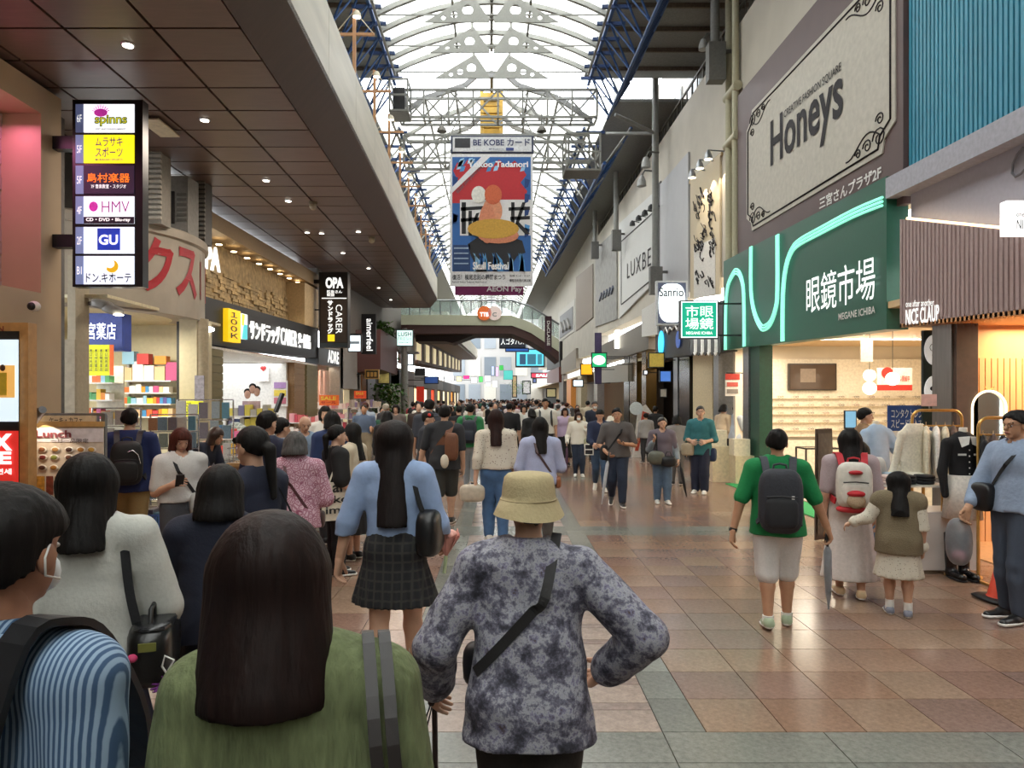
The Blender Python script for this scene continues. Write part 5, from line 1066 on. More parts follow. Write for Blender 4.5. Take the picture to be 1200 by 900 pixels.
bay('grey pillar by the violet banner', 696, 700, 400, 520, M('#9b948a', .5)); bay('grey stone pillar at the far right shops', 655, 660, 440, 500, M('#6f6862', .6)); bay('orange lit timber pillar far right', 664, 669, 445, 500, M('#b87634', .5, emit=.25)); bay('pale pillar under the yellow sign', 677, 681, 440, 510, M('#b8a888', .5))
for lab, px0, px1, yt0, yt1, yb0, yb1, m, X in (('brown fascia with a white lamp over the bronze columns', 701, 760, 407, 375, 427, 409, M('#5d4f3e', .4, .3), 5.35), ('blank white lightbox over the entrance', 752, 770, 363, 352, 395, 392, M('#d2d0ca', .5), 5.2), ('grey box fascia above the pink shop', 700, 736, 432, 425, 449, 447, M('#8f897c', .5), 5.3), ('dark red box fascia of a far shop', 641, 655, 436, 430, 449, 448, M('#5e241a', .5), 5.2), ('brown upper storey box at the far right', 655, 675, 425, 408, 440, 432, M('#7d7468', .6), 5.4), ('black shaded canopy front at the far right', 641, 656, 412, 400, 434, 430, M('#191512', .6), 5.3)):
    t = thing('shop_fascia', lab, 'fascia', onX((px0+px1)/2, yb0, X)); quadX(X, (px0, yt0), (px1, yt1), (px1, yb1), (px0, yb0), .5).build('box', m, t)
c = onX(724, 398, 5.3); t = thing('wall_lamp', 'upright white cylinder lamp on the brown fascia', 'lamp', c); MB().lathe(c, [(.15, -.4), (.15, .4), (.05, .45)], 12).build('tube', glow('#fff8ea', 3), t)
t = blade('round cornered green light box with white oval', 30.0, 693, 413, 711.5, 431, glow('#18a868', .9), arms=(418, 427)); ov = MB().lathe((0, 0, 0), [(1, 0), (1, .01)], 20, 'y'); c = at(702, 422, 29.96); ov.v = [(c.x+q[0]*.26, c.y+q[1], c.z+q[2]*.2) for q in ov.v]; ov.build('white_oval', LETW, t)
blade('yellow light box beside the green light box', 34, 680, 426, 695, 440, glow('#f0a81e', .95), arms=(433,)); blade('small white light box hanging low on the far right', 36, 671, 444.5, 684, 453.5, glow('#e4f6ff', 1.1)); blade('violet vertical banner on the far right pillar', 31, 697, 390, 705, 450, M('#54486e', .6), edge=M('#4a4060', .6), d=.03)
t = blade('dark maroon vertical banner lettered DECLASSE', 31, 638.5, 370.5, 646.5, 412, M('#3c1626', .5), edge=M('#341322', .5), d=.05); V0 = at(640.5, 383, 30.97); text('DoCLASSE', WHITE, at(641, 376, 30.97)+Vector((0, 0, -.0)), (0, 0, at(641, 405, 30.97).z-at(641, 376, 30.97).z), (at(644.5, 0, 30.97).x-at(641, 0, 30.97).x, 0, 0), t, bold=.02)
blade('yellow sign board at the dark entrance', 22.5, 760, 413, 779, 431, M('#c9b052', .5, emit=.25)); blade('colourful small screen by the dark entrance', 24, 773, 434, 787, 448, glow('#4f7fd0', .6)); blade('white notice on the entrance door frame', 23.5, 773, 455, 782, 466, M('#dcd5c8', .5), d=.03); blade('tiny white arrow light box at the entrance', 25, 754, 433.5, 759.5, 439.5, glow('#f4f6ff', 1.0))
t = thing('standee', 'blank white cut out standee with round head board by the dark entrance', 'standee', ground(753, 536)); Y = 22.2; c = at(753, 0, Y).x
MB().prism([(c-.32, Y, 0), (c+.3, Y, 0), (c+.26, Y, .75), (c+.34, Y, 1.3), (c+.1, Y, 1.62), (c-.14, Y, 1.5), (c-.2, Y, 1.0)], (0, .02, 0)).build('board', M('#d6d2cc', .5), t); MB().lathe((c-.2, Y-.03, 1.5), [(.2, 0), (.2, .02)], 20, 'y').build('speech_disc', M('#cfd8da', .5), t); MB().prism([(c-.13, Y-.012, .2), (c-.02, Y-.012, .72), (c+.08, Y-.012, .72), (c+.22, Y-.012, .15), (c+.27, Y-.012, .15), (c+.18, Y-.012, .85), (c+.2, Y-.012, 1.35), (c, Y-.012, 1.42), (c-.1, Y-.012, .9), (c-.24, Y-.012, .2)], (0, .01, 0)).build('red_shape', M('#b5452c', .5), t)
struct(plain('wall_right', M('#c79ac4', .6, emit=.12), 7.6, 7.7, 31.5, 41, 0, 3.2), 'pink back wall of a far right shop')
for i in range(6):
    o = plain('shelf_box', M(random.choice(gp), .5), 5.7+.22*i, 5.86+.22*i, 33, 33.2, 1.25, 1.5+.06*(i % 3)); tag(o, 'small goods on the dark shelf of the pink shop', 'goods', 'goods in the pink shop')
t = thing('shelf_unit', 'dark shelf unit at the front of the pink shop', 'shelf', (6.3, 33.2, 0)); plain('body', DARK, 5.65, 7.1, 33, 33.5, 0, 1.25, t)

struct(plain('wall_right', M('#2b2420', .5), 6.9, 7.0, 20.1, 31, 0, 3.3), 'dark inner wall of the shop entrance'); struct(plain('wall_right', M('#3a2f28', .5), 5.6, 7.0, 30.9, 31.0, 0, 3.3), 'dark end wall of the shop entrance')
# ------------------------------------------------------------------ left side, near pier with lit niche
TANW = M('#b79f82', .65, var=.05, scale=2); BRICKW = M('#b3a8a0', .7, var=.12, bump=.3, scale=14)
pier = struct(hex8(MB(), K, -5.6, -4.74, 7.87, 8.25, -2.1, 3.2).build('wall_left', TANW), 'tan pier at the near left')
struct(hex8(MB(), K, -5.6, -4.74, 1.0, 7.87, 2.9, 3.2).build('wall_left', TANW), 'tan lintel over the near niche'); struct(hex8(MB(), K, -5.6, -4.74, 1.0, 7.87, -2.1, .95).build('wall_left', TANW), 'tan wall under the near niche')
nb = struct(hex8(MB(), K, -5.6, -5.2, 1.0, 7.87, .95, 2.9).build('wall_left', BRICKW), 'whitewashed brick back of the near niche')
for r in range(14):
    for c in range(8): blk('brick', BRICKW, K, -5.2, -5.165+random.uniform(-.008, .008), 5.9+.25*c+(.12 if r % 2 else 0), 6.14+.25*c+(.12 if r % 2 else 0), .955+.139*r, 1.085+.139*r, nb)
area('niche_lamp', K(-4.95, 7.0, 2.8), .25, 13, (1, .25, .55), sy=1.5); 
t = thing('downlight', 'small round lamp in the pink lit niche head', 'lamp', K(-4.97, 7.3, 2.86)); MB().lathe(K(-4.97, 7.3, 2.88), [(.06, -.01), (.06, .02)], 12).build('lamp_face', DISC, t)
t = thing('security_camera', 'white dome camera on the tan pier', 'camera', at(40, 364, 7.5)); c = at(40, 359, 7.5); MB().ell(c, (.062, .06, .055), 14, 8).build('housing', WHITE, t); MB().ell(c-Vector((0, .045, .005)), (.042, .03, .042), 12, 8).build('lens', BLACK, t)
sp = thing('steel_column', 'dark steel column between tan pier and curved shop', 'column', K(-4.9, 8.6, -2)); hex8(MB(), K, -5.05, -4.9, 8.45, 8.6, -1.9, 3.1).build('shaft', M('#5f5a55', .4, .5), sp)
# orange framed digital signage
t = thing('digital_signage', 'orange framed signage stand with pale screen over red tax free panel', 'sign', at(0, 620, 6.35)); OR = M('#b98a55', .45)
rectY(6.42, -90, 378, 33, 720, .12).build('frame', OR, t); rectY(6.40, -84, 388, 21, 718, .03).build('bezel', BLACK, t); rectY(6.38, -82, 398, 20, 494, .02).build('screen', glow('#c9dbe6', .9), t); rectY(6.375, -30, 428, 17, 466, .01).build('picture', glow('#d8a65a', .7), t)
MB().cbox(at(3, 450, 6.365), .07, .01, .2).build('drawn_figure', M('#e0c43c', .6), t); MB().ell(at(3, 431, 6.362), (.025, .008, .03), 10, 6).build('drawn_head', M('#5a3a28', .6), t)
rectY(6.38, -82, 505, 20, 566, .02).build('red_panel', glow('#d22c26', .55), t); textY('TAX', LETW, 6.37, -44, 508, 15, 528, t, bold=.05); textY('FREE', LETW, 6.37, -56, 529, 14, 544, t, bold=.05); textY('면세', LETW, 6.37, -4, 549, 14, 556, t, bold=.03); textY('N', M('#7d3a2a', .5), 6.41, -2, 382, 5, 389, t, bold=.03)
# menu board on a hanging roll
t = thing('menu_board', 'hanging lunch menu banner with food pictures on a steel stand with clip lamp', 'sign', at(75, 690, 6.9)); Yb = 6.9; rectY(Yb, 27, 494, 121, 620, .012).build('sheet', M('#d8cbbb', .6), t); rectY(Yb-.012, 27, 494, 121, 500, .03).build('wooden_rod', M('#c09a62', .5), t); rectY(Yb-.005, 27, 502, 121, 518, .004).build('heading_band', M('#e5e0e6', .6), t)
for px in (20, 122): MB().bar(at(px, 486, Yb+.05), (at(px, 486, Yb+.05).x, Yb+.05, 0), .04).build('stand_post', STEEL, t)
MB().bar(at(18, 486, Yb+.05), at(124, 486, Yb+.05), .03).build('stand_rail', STEEL, t); rectY(Yb+.02, 40, 487, 112, 497, .02).build('name_plate', M('#d5c4a4', .6), t)
textY('ケーキ・カフェ', BLACK, Yb+.01, 58, 489, 97, 496, t); textY('Lunch', M('#7d3a44', .5), Yb-.012, 42, 504, 84, 513, t, bold=.03); textY('一日一品限定', M('#4a3a3a', .5), Yb-.012, 60, 514, 104, 519, t)
FOOD = ['#6d4534', '#8a5a3a', '#b98a52', '#4e2f26', '#a5732f', '#c9a04a', '#7a2f2a', '#8f9a4a']
for r, (py, h) in enumerate(((527, 5), (536, 6), (548, 5))):
    for k in range(6):
        px = 34+15*k+random.uniform(-2, 2); mb = MB(); c = at(px, py, Yb-.012); mb.ell(c, (.045, .006, .03), 12, 5); mb.build('plate', M('#e9e4da', .5), t); mb = MB(); mb.ell(c-Vector((0, .004, 0)), (.032, .006, .022), 10, 5); mb.build('food', M(FOOD[(r*5+k) % 8], .6), t)
for a, b, c in ((31, 52, '#b98a3a'), (54, 62, '#7a3a2a'), (64, 118, '#a8894a')): rectY(Yb-.01, a, 558, b, 580, .006).build('food_photo', M(c, .6, var=.45, scale=30), t)
mb = MB(); mb.tube([at(50, 480, Yb-.25), at(38, 492, Yb-.1)], [.035, .055], 10); mb.build('clip_lamp', STEEL, t); MB().tube([at(50, 480, Yb-.25), at(34, 478, Yb), at(30, 486, Yb+.05)], .012, 6).build('lamp_arm', STEEL, t); MB().ell(at(37, 494, Yb-.1), (.04, .04, .015), 10, 6).build('bulb', glow('#fff0d0', 6), t)
l = bpy.data.lights.new('menu_lamp', 'SPOT'); l.energy = 5; l.color = WARM; l.spot_size = 2.0; lo = bpy.data.objects.new('menu_lamp', l); COL.objects.link(lo); lo.location = at(40, 493, Yb-.2); lo.rotation_euler = (.35, .15, 0)
# vertical floor guide
Y = 8.0; t = thing('floor_guide_sign', 'tall black vertical floor guide light box with six shop plates', 'sign', at(124, 335, Y)); a = at(86, 334, Y); b = at(164, 119, Y); MB().box(a.x-.01, b.x+.03, Y, Y+.13, a.z-.02, b.z+.02).build('casing', M('#101015', .3), t)
for z0, z1 in ((160, 175), (275, 290)): P0 = at(86, z1, Y+.1); P1 = at(78, z0, Y+.1); MB().box(P1.x-.3, P0.x, Y+.08, Y+.2, P0.z, P1.z).build('bracket', M('#161620', .4), t)
rowsg = [(122, 155, '6F', '#f3f5fb'), (158, 191, '5F', '#f2e51c'), (194, 227, '5F', '#2e2438'), (230, 262, '4F', '#e9ecf6'), (266, 297, '2F', '#e4ebf8'), (300, 333, 'B1', '#dfe8f8')]
for i, (y0, y1, fl, col) in enumerate(rowsg):
    rectY(Y-.012, 88.5, y0, 97.5, y1, .012).build('floor_tab', glow('#6f7fa6' if i else '#4b5474', .65), t); textY(fl, LETW, Y-.02, 90.5, (y0+y1)/2-4, 96, (y0+y1)/2+5, t, bold=.0); rectY(Y-.012, 98, y0, 157, y1, .012).build('shop_plate', glow(col, .95 if i != 2 else .5), t)
yy = Y-.02; VIO = M('#5a2f86', .5, emit=.3); PNK = M('#d33ab0', .5, emit=.45); INKB = M('#1a1a2a', .5)
textY('spinns', M('#3a8a1a', .5), yy, 111, 134.5, 149.5, 148.5, t, bold=.05); textY('spinns', M('#f0e83a', .5, emit=.5), yy-.006, 112, 135.5, 148.5, 147.5, t, bold=.0); mb = MB(); c = at(118, 132, yy); mb.ell(c, (.075, .006, .045), 16, 8); mb.build('pink_cap', PNK, t)
mb = MB(); [mb.bar(c+Vector((.07*math.cos(a), 0, .05*math.sin(a))), c+Vector((.1*math.cos(a), 0, .085*math.sin(a))), .006) for a in np.linspace(.3, 2.84, 9)]; mb.build('ray', PNK, t); textY('SOFT AND FASHION MARKET', INKB, yy, 112, 150.5, 148, 152.5, t)
textY('ムラサキ\nスポーツ', VIO, yy, 112, 161, 144, 184, t, bold=.008); textY('MURASAKI SPORTS', VIO, yy, 112, 186, 144, 188.5, t)
textY('島村楽器', M('#ff7a1a', .5, emit=.9), yy, 102.5, 203, 152.5, 214, t, bold=.012); textY('7F 音楽教室・スタジオ', LETW, yy, 107, 216, 148, 221, t, bold=.01)
textY('HMV', M('#b0509a', .5, emit=.3), yy, 119.5, 236, 152, 249, t, bold=-.005); mb = MB(); mb.ell(at(109.5, 242, yy), (.05, .008, .055), 14, 10); mb.build('pink_globe', PNK, t); rectY(yy, 98, 254, 157, 262, .005).build('dark_strip', M('#2a2036', .5), t); textY('CD・DVD・Blu-ray', LETW, yy-.006, 101, 255.5, 153, 260.5, t, bold=.03)
rectY(yy, 114, 267.5, 140.5, 293, .006).build('blue_square', M('#1f3fb8', .5, emit=.5), t); textY('GU', LETW, yy-.006, 116, 275, 138.5, 287, t, bold=.03)
textY('ドン.キホーテ', M('#20203a', .5), yy, 101, 320, 154, 331, t, bold=.012); mo = MB(); cm = at(131, 312, yy); mo.prism([(cm.x+.07*math.cos(a), yy, cm.z+.07*math.sin(a)) for a in np.linspace(-2.6, 1.2, 14)]+[(cm.x-.02+.05*math.cos(a), yy, cm.z+.03+.05*math.sin(a)) for a in np.linspace(.9, -2.3, 10)], (0, .006, 0)); mo.build('yellow_crescent', M('#f0c020', .5, emit=.5), t)
# ---- curved corner shop (drum) with red letters
CON = M('#b5ada0', .75, var=.1, scale=2.5, bump=.06); DC, DR = (-6.75, 11.4), 1.93
dr = thing('curved_fascia', 'weathered curved concrete fascia with big red katakana over the corner shop', 'fascia', (DC[0], DC[1], 3.07))
def dpt(a, z, r=DR): return Vector((DC[0]+r*math.cos(a), DC[1]+r*math.sin(a), z))
mb = MB(); aa = np.linspace(-2.2, .75, 48)
pr = [(DR-.5, 3.10), (DR, 3.07), (DR, 4.20), (DR+.05, 4.22), (DR+.05, 4.34), (DR, 4.37), (DR-.5, 4.37)]
vs = [dpt(a, z, r) for a in aa for r, z in pr]; m = len(pr); mb.add(vs, [(i*m+k, (i+1)*m+k, (i+1)*m+(k+1) % m, i*m+(k+1) % m) for i in range(len(aa)-1) for k in range(m)], True); mb.build('drum_wall', CON, dr, smooth=False)
REDL = M('#b3323c', .55, var=.06); pa = lambda px: min(np.linspace(-2, .6, 800), key=lambda a: abs(588+dpt(a, 0).x*F/dpt(a, 0).y-px))
def drum_text(s, px0, px1, z0, z1, b):
    a0, a1 = pa(px0), pa(px1); text(s, REDL, (0, 0, 0), (1, 0, 0), (0, 0, 1), dr, name='red_letter', bold=b, fn=lambda u, v: dpt(a0+(a1-a0)*u, z0+(z1-z0)*v, DR+.012))
drum_text('ク', 160, 203, 3.36, 4.16, .03); drum_text('ス', 206, 230, 3.36, 4.12, .03); a_ = pa(234); MB().prism([dpt(a_, 3.4, DR+.01), dpt(a_+.3, 3.4, DR+.01), dpt(a_+.3, 4.0, DR+.01), dpt(a_, 4.0, DR+.01)], (0, 0, .01)).build('red_letter', REDL, dr)
struct(plain('ceiling', M('#d8cfae', .6), -9, -5.0, 9.2, 12.9, 3.1, 3.14), 'ceiling of the corner shop'); struct(plain('wall_left', M('#d9cfae', .65, var=.05), -9, -5.3, 12.75, 12.9, 0, 3.12), 'cream inner wall of the corner shop'); struct(plain('wall_left', M('#cfc6a8', .65), -8.4, -8.3, 9.2, 12.8, 0, 3.12), 'back wall of the corner shop')
t = thing('shop_pillar', 'square concrete pillar under the left end of the curved fascia', 'pillar', (-5.35, 9.0, 0)); P0, P1 = at(79, 400, 9.0), at(103, 400, 9.0); MB().box(P0.x, -5.29, 9.0, 9.3, 0, 3.6).build('shaft', M('#b3a892', .7, var=.08, bump=.05), t); MB().box(P0.x-.02, -5.28, 8.97, 9.02, 1.4, 2.55).build('facing_panel', M('#aba08b', .7), t)
t = thing('shop_pillar', 'cream round cornered pillar under the right end of the curved fascia', 'pillar', (-5.2, 11.7, 0)); P0, P1 = at(210, 400, 11.6), at(238, 400, 11.6); MB().box(P0.x, P1.x-.1, 11.6, 12.2, 0, 3.1).build('shaft', M('#c9bd9c', .65, var=.05), t); MB().lathe((P1.x-.12, 11.75, 0), [(.14, 0), (.14, 3.1)], 16).build('round_corner', M('#bdb196', .65), t); MB().box(P0.x-.05, P0.x, 11.62, 11.75, 0, 3.05).build('dark_joint', DARK, t); rectY(11.45, 228, 440, 239, 470, .02).build('small_poster', M('#8f8a94', .6, var=.3, scale=20), t)
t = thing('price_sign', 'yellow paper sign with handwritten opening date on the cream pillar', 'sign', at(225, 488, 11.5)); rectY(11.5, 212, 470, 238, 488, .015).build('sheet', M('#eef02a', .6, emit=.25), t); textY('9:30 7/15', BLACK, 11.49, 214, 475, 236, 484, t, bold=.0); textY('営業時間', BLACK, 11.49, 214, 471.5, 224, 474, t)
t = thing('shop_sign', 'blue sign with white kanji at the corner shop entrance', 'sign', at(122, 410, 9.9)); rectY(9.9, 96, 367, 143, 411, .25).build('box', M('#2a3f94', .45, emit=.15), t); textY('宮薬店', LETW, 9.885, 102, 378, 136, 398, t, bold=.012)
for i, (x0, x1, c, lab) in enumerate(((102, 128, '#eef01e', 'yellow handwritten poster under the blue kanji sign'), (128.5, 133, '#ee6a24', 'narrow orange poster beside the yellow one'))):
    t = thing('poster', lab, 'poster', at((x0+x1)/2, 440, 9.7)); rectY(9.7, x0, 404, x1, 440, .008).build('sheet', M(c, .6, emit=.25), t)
    if i == 0:
        for k in range(4): text('\n'.join('本日特売薬品'), BLACK, at(105+6*k, 435, 9.69), (.04, 0, 0), (0, 0, .3), t)
t = thing('flood_lamp', 'pair of grey flood lamps under the curved fascia', 'lamp', at(125, 365, 9.2)); 
for px, py, r in ((120, 357, .5), (132, 363, .8)): c = at(px, py, 9.1); MB().ell(c, (.13, .08, .06), 14, 8, .6, R=Matrix.Rotation(r*.4, 3, 'Y')).build('housing', M('#85827e', .4), t)
MB().ell(at(139, 369, 9.05), (.06, .07, .012), 12, 6).build('lit_glass', glow('#fff8e0', 8), t); MB().bar(at(113, 354, 9.2), at(104, 356, 9.3), .04).build('bracket', GREYD, t)
t = thing('flood_lamp', 'bright white flood lamp at the right edge of the curved fascia', 'lamp', at(243, 386, 12.0)); MB().ell(at(244, 386, 12.0), (.1, .1, .045), 14, 8).build('lit_glass', glow('#ffffff', 9), t); MB().bar(at(243, 384, 12.1), at(237, 380, 12.3), .04).build('bracket', GREYD, t)
# louvres and equipment above the drum
t = thing('louvre', 'tall white louvred screen behind the floor guide above the drum', 'louvre', at(176, 258, 10.3)); rectY(10.35, 160, 152, 189, 262, .3).build('casing', M('#8f8a80', .6), t)
for k in range(17): rectY(10.3, 161, 157+6*k, 188, 160.2+6*k, .05).build('slat', M('#b3ada0', .6), t)
t = thing('louvre', 'narrow dark louvred screen at the right end above the drum', 'louvre', at(231, 280, 11.8)); rectY(11.85, 222, 208, 240, 285, .3).build('casing', M('#4f4b46', .6), t)
for k in range(13): rectY(11.8, 223, 212+5.4*k, 239.5, 214.6+5.4*k, .05).build('slat', M('#7d786f', .6), t)
t = thing('ventilation_unit', 'pale grey ventilation unit with grilles between the louvres', 'machine', at(205, 270, 11.2)); rectY(11.2, 191, 206, 220, 275, .4).build('case', M('#8f8d88', .6), t); rectY(11.18, 196, 224, 204, 262, .03).build('dark_grille', DARK, t)
for k in range(6): rectY(11.18, 207, 226+6*k, 218, 229+6*k, .02).build('slat', M('#6e6c68', .6), t)
struct(hex8(MB(), T, -8.4, -6.3, 8.3, 13, 2.4, 4.4).build('wall_left', M('#3a3531', .7)), 'dark recess wall above the corner shop')
t = thing('access_hatch', 'cream ceiling hatch panel in the canopy beside the floor guide', 'hatch', at(178, 136, 9.0)); MB().box(at(166, 0, 9).x, at(190, 0, 9).x, 8.9, 9.5, K(0, 9, 3.2).z-.0, K(0, 9, 3.22).z).build('panel', M('#cfc4a8', .6), t)
# corner shop stock
PC = [M(c, .5) for c in ('#e08a1e', '#3f86b8', '#e6e2d8', '#c23a36', '#f0c22e', '#4f9a5a', '#8fb8d0', '#b8487a', '#d8b48a', '#5a4a8a', '#f2f0ea', '#d86a2a')]
stock = {}
def goods(name, label, group, cat, x, y, z, w, d, h, m):
    k = (name, m.name)
    if k not in stock: o = MB().box(-.5, .5, -.5, .5, 0, 1).build(name, m); stock[k] = o
    else: o = stock[k].copy(); COL.objects.link(o)
    o.location = (x, y, z); o.scale = (w, d, h); return tag(o, label, cat, group)
sh = thing('shop_shelf', 'white shelving against the cream inner wall of the corner shop', 'shelf', (-6.1, 12.6, 0)); xs0, xs1 = at(143, 0, 12.5).x, at(203, 0, 12.5).x
zs = [at(0, py, 12.5).z for py in (446, 460, 473, 488)]
for z in zs: plain('shelf_board', WHITE, xs0, xs1, 12.4, 12.75, z-.02, z, sh)
for x in (xs0, xs1): plain('upright', WHITE, x-.02, x+.02, 12.7, 12.75, .3, 2.9, sh)
for j, z in enumerate(zs):
    x = xs0+.04
    while x < xs1-.06:
        w = random.uniform(.05, .13) if j else random.uniform(.12, .22); h = random.uniform(.09, .14) if j else random.uniform(.15, .36); goods('medicine_box', 'small coloured medicine box on the corner shop shelving', 'medicine boxes on the corner shop shelves', 'box', x+w/2, 12.52, z, w*.92, .16, h, random.choice(PC)); x += w
for j, (x, y) in enumerate(((-5.85, 12.5), (-6.15, 12.5), (-6.4, 12.5))): goods('medicine_box', 'small coloured medicine box on the corner shop shelving', 'medicine boxes on the corner shop shelves', 'box', x, y, zs[0]+.28, .2, .16, .14+.04*j, PC[j*3 % 12])
sh = thing('shop_shelf', 'side shelving behind the yellow poster of the corner shop', 'shelf', (-5.9, 10.6, 0)); a, b = at(102, 0, 10.5).x, at(134, 0, 10.5).x
for z in (2.05, 1.8, 1.52, 1.25): plain('shelf_board', WHITE, a, b, 10.45, 10.75, z-.02, z, sh)
plain('back', M('#d9d6c4', .6), a, b, 10.75, 10.78, .4, 2.3, sh)
for z in (2.05, 1.8, 1.52, 1.25):
    for k in range(5): goods('medicine_box', 'small coloured medicine box on the side shelving of the corner shop', 'medicine boxes on the side shelving', 'box', a+.05+(b-a-.08)*k/5, 10.55, z, .06, .14, random.uniform(.08, .17), random.choice(PC))
# wire racks of packets at the pavement
PK = [M(c, .35, var=.25, scale=25) for c in ('#8f9a9e', '#a9a498', '#6a7f8c', '#968a80', '#b5aea2', '#6f686e', '#5a8494', '#9a7050', '#7f8a80', '#8a5048', '#414d64', '#bdbab4')]
def wire_rack(label, x, y, w, h, n, r):
    t = thing('wire_rack', label, 'rack', (x, y, 0)); mb = MB()
    for s in (-1, 1): mb.tube([(x+s*w/2, y, 0), (x+s*w/2, y, h)], .012, 5)
    for k in range(r+1): mb.tube([(x-w/2, y, .35+(h-.35)*k/r), (x+w/2, y, .35+(h-.35)*k/r)], .008, 5)
    for s in (-1, 1): mb.bar((x+s*w/2, y-.18, .015), (x+s*w/2, y+.18, .015), .03)
    mb.build('wire_frame', CHROME, t)
    for k in range(r):
        for i in range(n):
            z = .35+(h-.35)*(k+1)/r; ww = w/n; goods('packet', 'clear or coloured packet hanging on a wire rack before the corner shop', 'packets on the wire racks', 'packet', x-w/2+ww*(i+.5)+random.uniform(-.01, .01), y-.04-.02*random.random(), z-(h-.35)/r*.92, ww*random.uniform(.6, .92), .03, (h-.35)/r*random.uniform(.6, .9), random.choice(PK))
wire_rack('wire rack of packets left of the man with the black backpack', -4.78, 9.0, .6, 1.7, 4, 6); wire_rack('wire rack of packets just right of the man with the black backpack', -4.06, 9.0, .6, 1.62, 5, 6); wire_rack('farther wire rack of packets near the yellow price sign', -4.25, 10.4, .8, 1.8, 5, 5); wire_rack('low wire rack of packets by the till counter', -3.2, 10.2, .55, 1.35, 4, 4)
BASK = M('#5a78b8', .5)
for i, (x, y, z) in enumerate(((-4.05, 8.45, .28), (-3.45, 8.3, 0))):
    t = thing('plastic_basket', ('blue plastic basket on a cardboard box by the wire racks' if i == 0 else 'blue plastic basket full of packets on the floor by the wire racks'), 'basket', (x, y, z)); mb = MB()
    for k in range(8):
        for s in (-1, 1): mb.box(x-.21+.055*k, x-.18+.055*k, y+s*.14-.008, y+s*.14+.008, z, z+.2)
    for k in range(5):
        for s in (-1, 1): mb.box(x+s*.22-.008, x+s*.22+.008, y-.14+.06*k, y-.11+.06*k, z, z+.2)
    for h in (0, .09, .19): mb.box(x-.23, x+.23, y-.15, y-.135, z+h, z+h+.02); mb.box(x-.23, x+.23, y+.135, y+.15, z+h, z+h+.02); mb.box(x-.23, x-.215, y-.15, y+.15, z+h, z+h+.02); mb.box(x+.215, x+.23, y-.15, y+.15, z+h, z+h+.02)
    mb.box(x-.22, x+.22, y-.14, y+.14, z, z+.01); mb.build('basket_frame', BASK, t)
    for k in range(5): goods('packet', 'packet lying in a blue plastic basket', 'packets in the blue baskets', 'packet', x-.15+.075*k, y, z+.02, .07, .2, .2+.02*(k % 3), PK[k+3])
t = thing('cardboard_box', 'brown cardboard box under the blue basket', 'box', (-4.05, 8.45, 0)); plain('carton', M('#a5793f', .8), -4.3, -3.8, 8.28, 8.62, 0, .27, t); plain('tape', M('#b98f55', .4), -4.3, -3.8, 8.43, 8.47, .27, .272, t)
t = thing('counter', 'tan till counter at the pavement by the bending assistant', 'counter', (-3.05, 9.3, 0)); plain('body', M('#a58458', .5), -3.35, -2.75, 9.0, 10.2, 0, .98, t); plain('worktop', M('#b8935f', .45), -3.4, -2.7, 8.95, 10.25, .98, 1.02, t)
t = thing('wire_basket', 'small chrome wire basket on the till counter', 'basket', (-3.25, 9.1, 1.02)); mb = MB()
for k in range(7):
    for s in (-1, 1): mb.tube([(-3.38+.045*k, 9.1+s*.1, 1.02), (-3.38+.045*k, 9.1+s*.11, 1.2)], .004, 4)
for z in (1.03, 1.12, 1.2): mb.tube([(-3.4, 8.99, z), (-3.1, 8.99, z), (-3.1, 9.21, z), (-3.4, 9.21, z)], .005, 4, True)
mb.build('wire_frame', CHROME, t)
# ---- drugstore: beam, lit stone wall, black fascia, room
BEAM = M('#a8906f', .6, var=.05); struct(quadX(-5.3, (240, 243), (373, 322), (373, 337), (240, 262), .55).build('trim_5', BEAM), 'tan beam with downlights over the stone panel'); STN = M('#b39c76', .8, var=.3, scale=9, bump=.4)
stw = struct(quadX(-5.8, (236, 262), (361, 330), (361, 389), (236, 349), .1).build('wall_left', STN), 'split face stone panel lit from above'); mb = MB(); Ys = [onX(p, 0, -5.8).y for p in (247, 361)]
for r in range(19):
    y = Ys[0]-.6
    while y < Ys[1]:
        L = random.uniform(.15, .4); d = random.uniform(.0, .06); h0 = .78+1.14*r/15; 
        mb.hexa([T(-5.8+q, yy_, hh) for hh in (h0+.006, h0+.074) for q, yy_ in ((0, y), (d, y), (d, y+L-.01), (0, y+L-.01))]); y += L
tag(mb.build('stone_course', STN, stw), kind='stuff')
struct(quadX(-5.3, (357, 331), (373, 340), (373, 386), (357, 381), .5).build('wall_left', M('#cdb48c', .6)), 'cream return at the end of the stone panel')
for i in range(10):
    Y = 12.6+.78*i; c = T(-5.52, Y, 2.66-.0); t = thing('downlight', 'small warm downlight in the beam above the stone panel', 'lamp', c, group='downlights over the stone panel'); MB().lathe(c, [(.06, -.012), (.06, .0)], 12).build('lamp_face', glow('#ffe2b0', 8), t)
    l = bpy.data.lights.new('stone_lamp', 'SPOT'); l.energy = 22; l.color = (1, .8, .5); l.spot_size = 1.5; l.spot_blend = .6; lo = bpy.data.objects.new('stone_lamp', l); COL.objects.link(lo); lo.location = c-Vector((0, 0, .03)); lo.rotation_euler = (0, -.18, 0)
t = thing('wall_sign', 'white backlit OPA lettering on the stone panel', 'sign', onX(250, 318, -5.7)); textX('OPA', LETW, -5.68, (226, 311), (257, 320), (226, 280), t, bold=.03, th=.03)
fs = thing('shop_fascia', 'long black drugstore fascia with white lit lettering and yellow logo', 'fascia', onX(306, 412, -5.3)); quadX(-5.3, (238, 346.5), (373, 385), (373, 420), (238, 402.7), .45).build('box', M('#1f1d20', .5), fs)
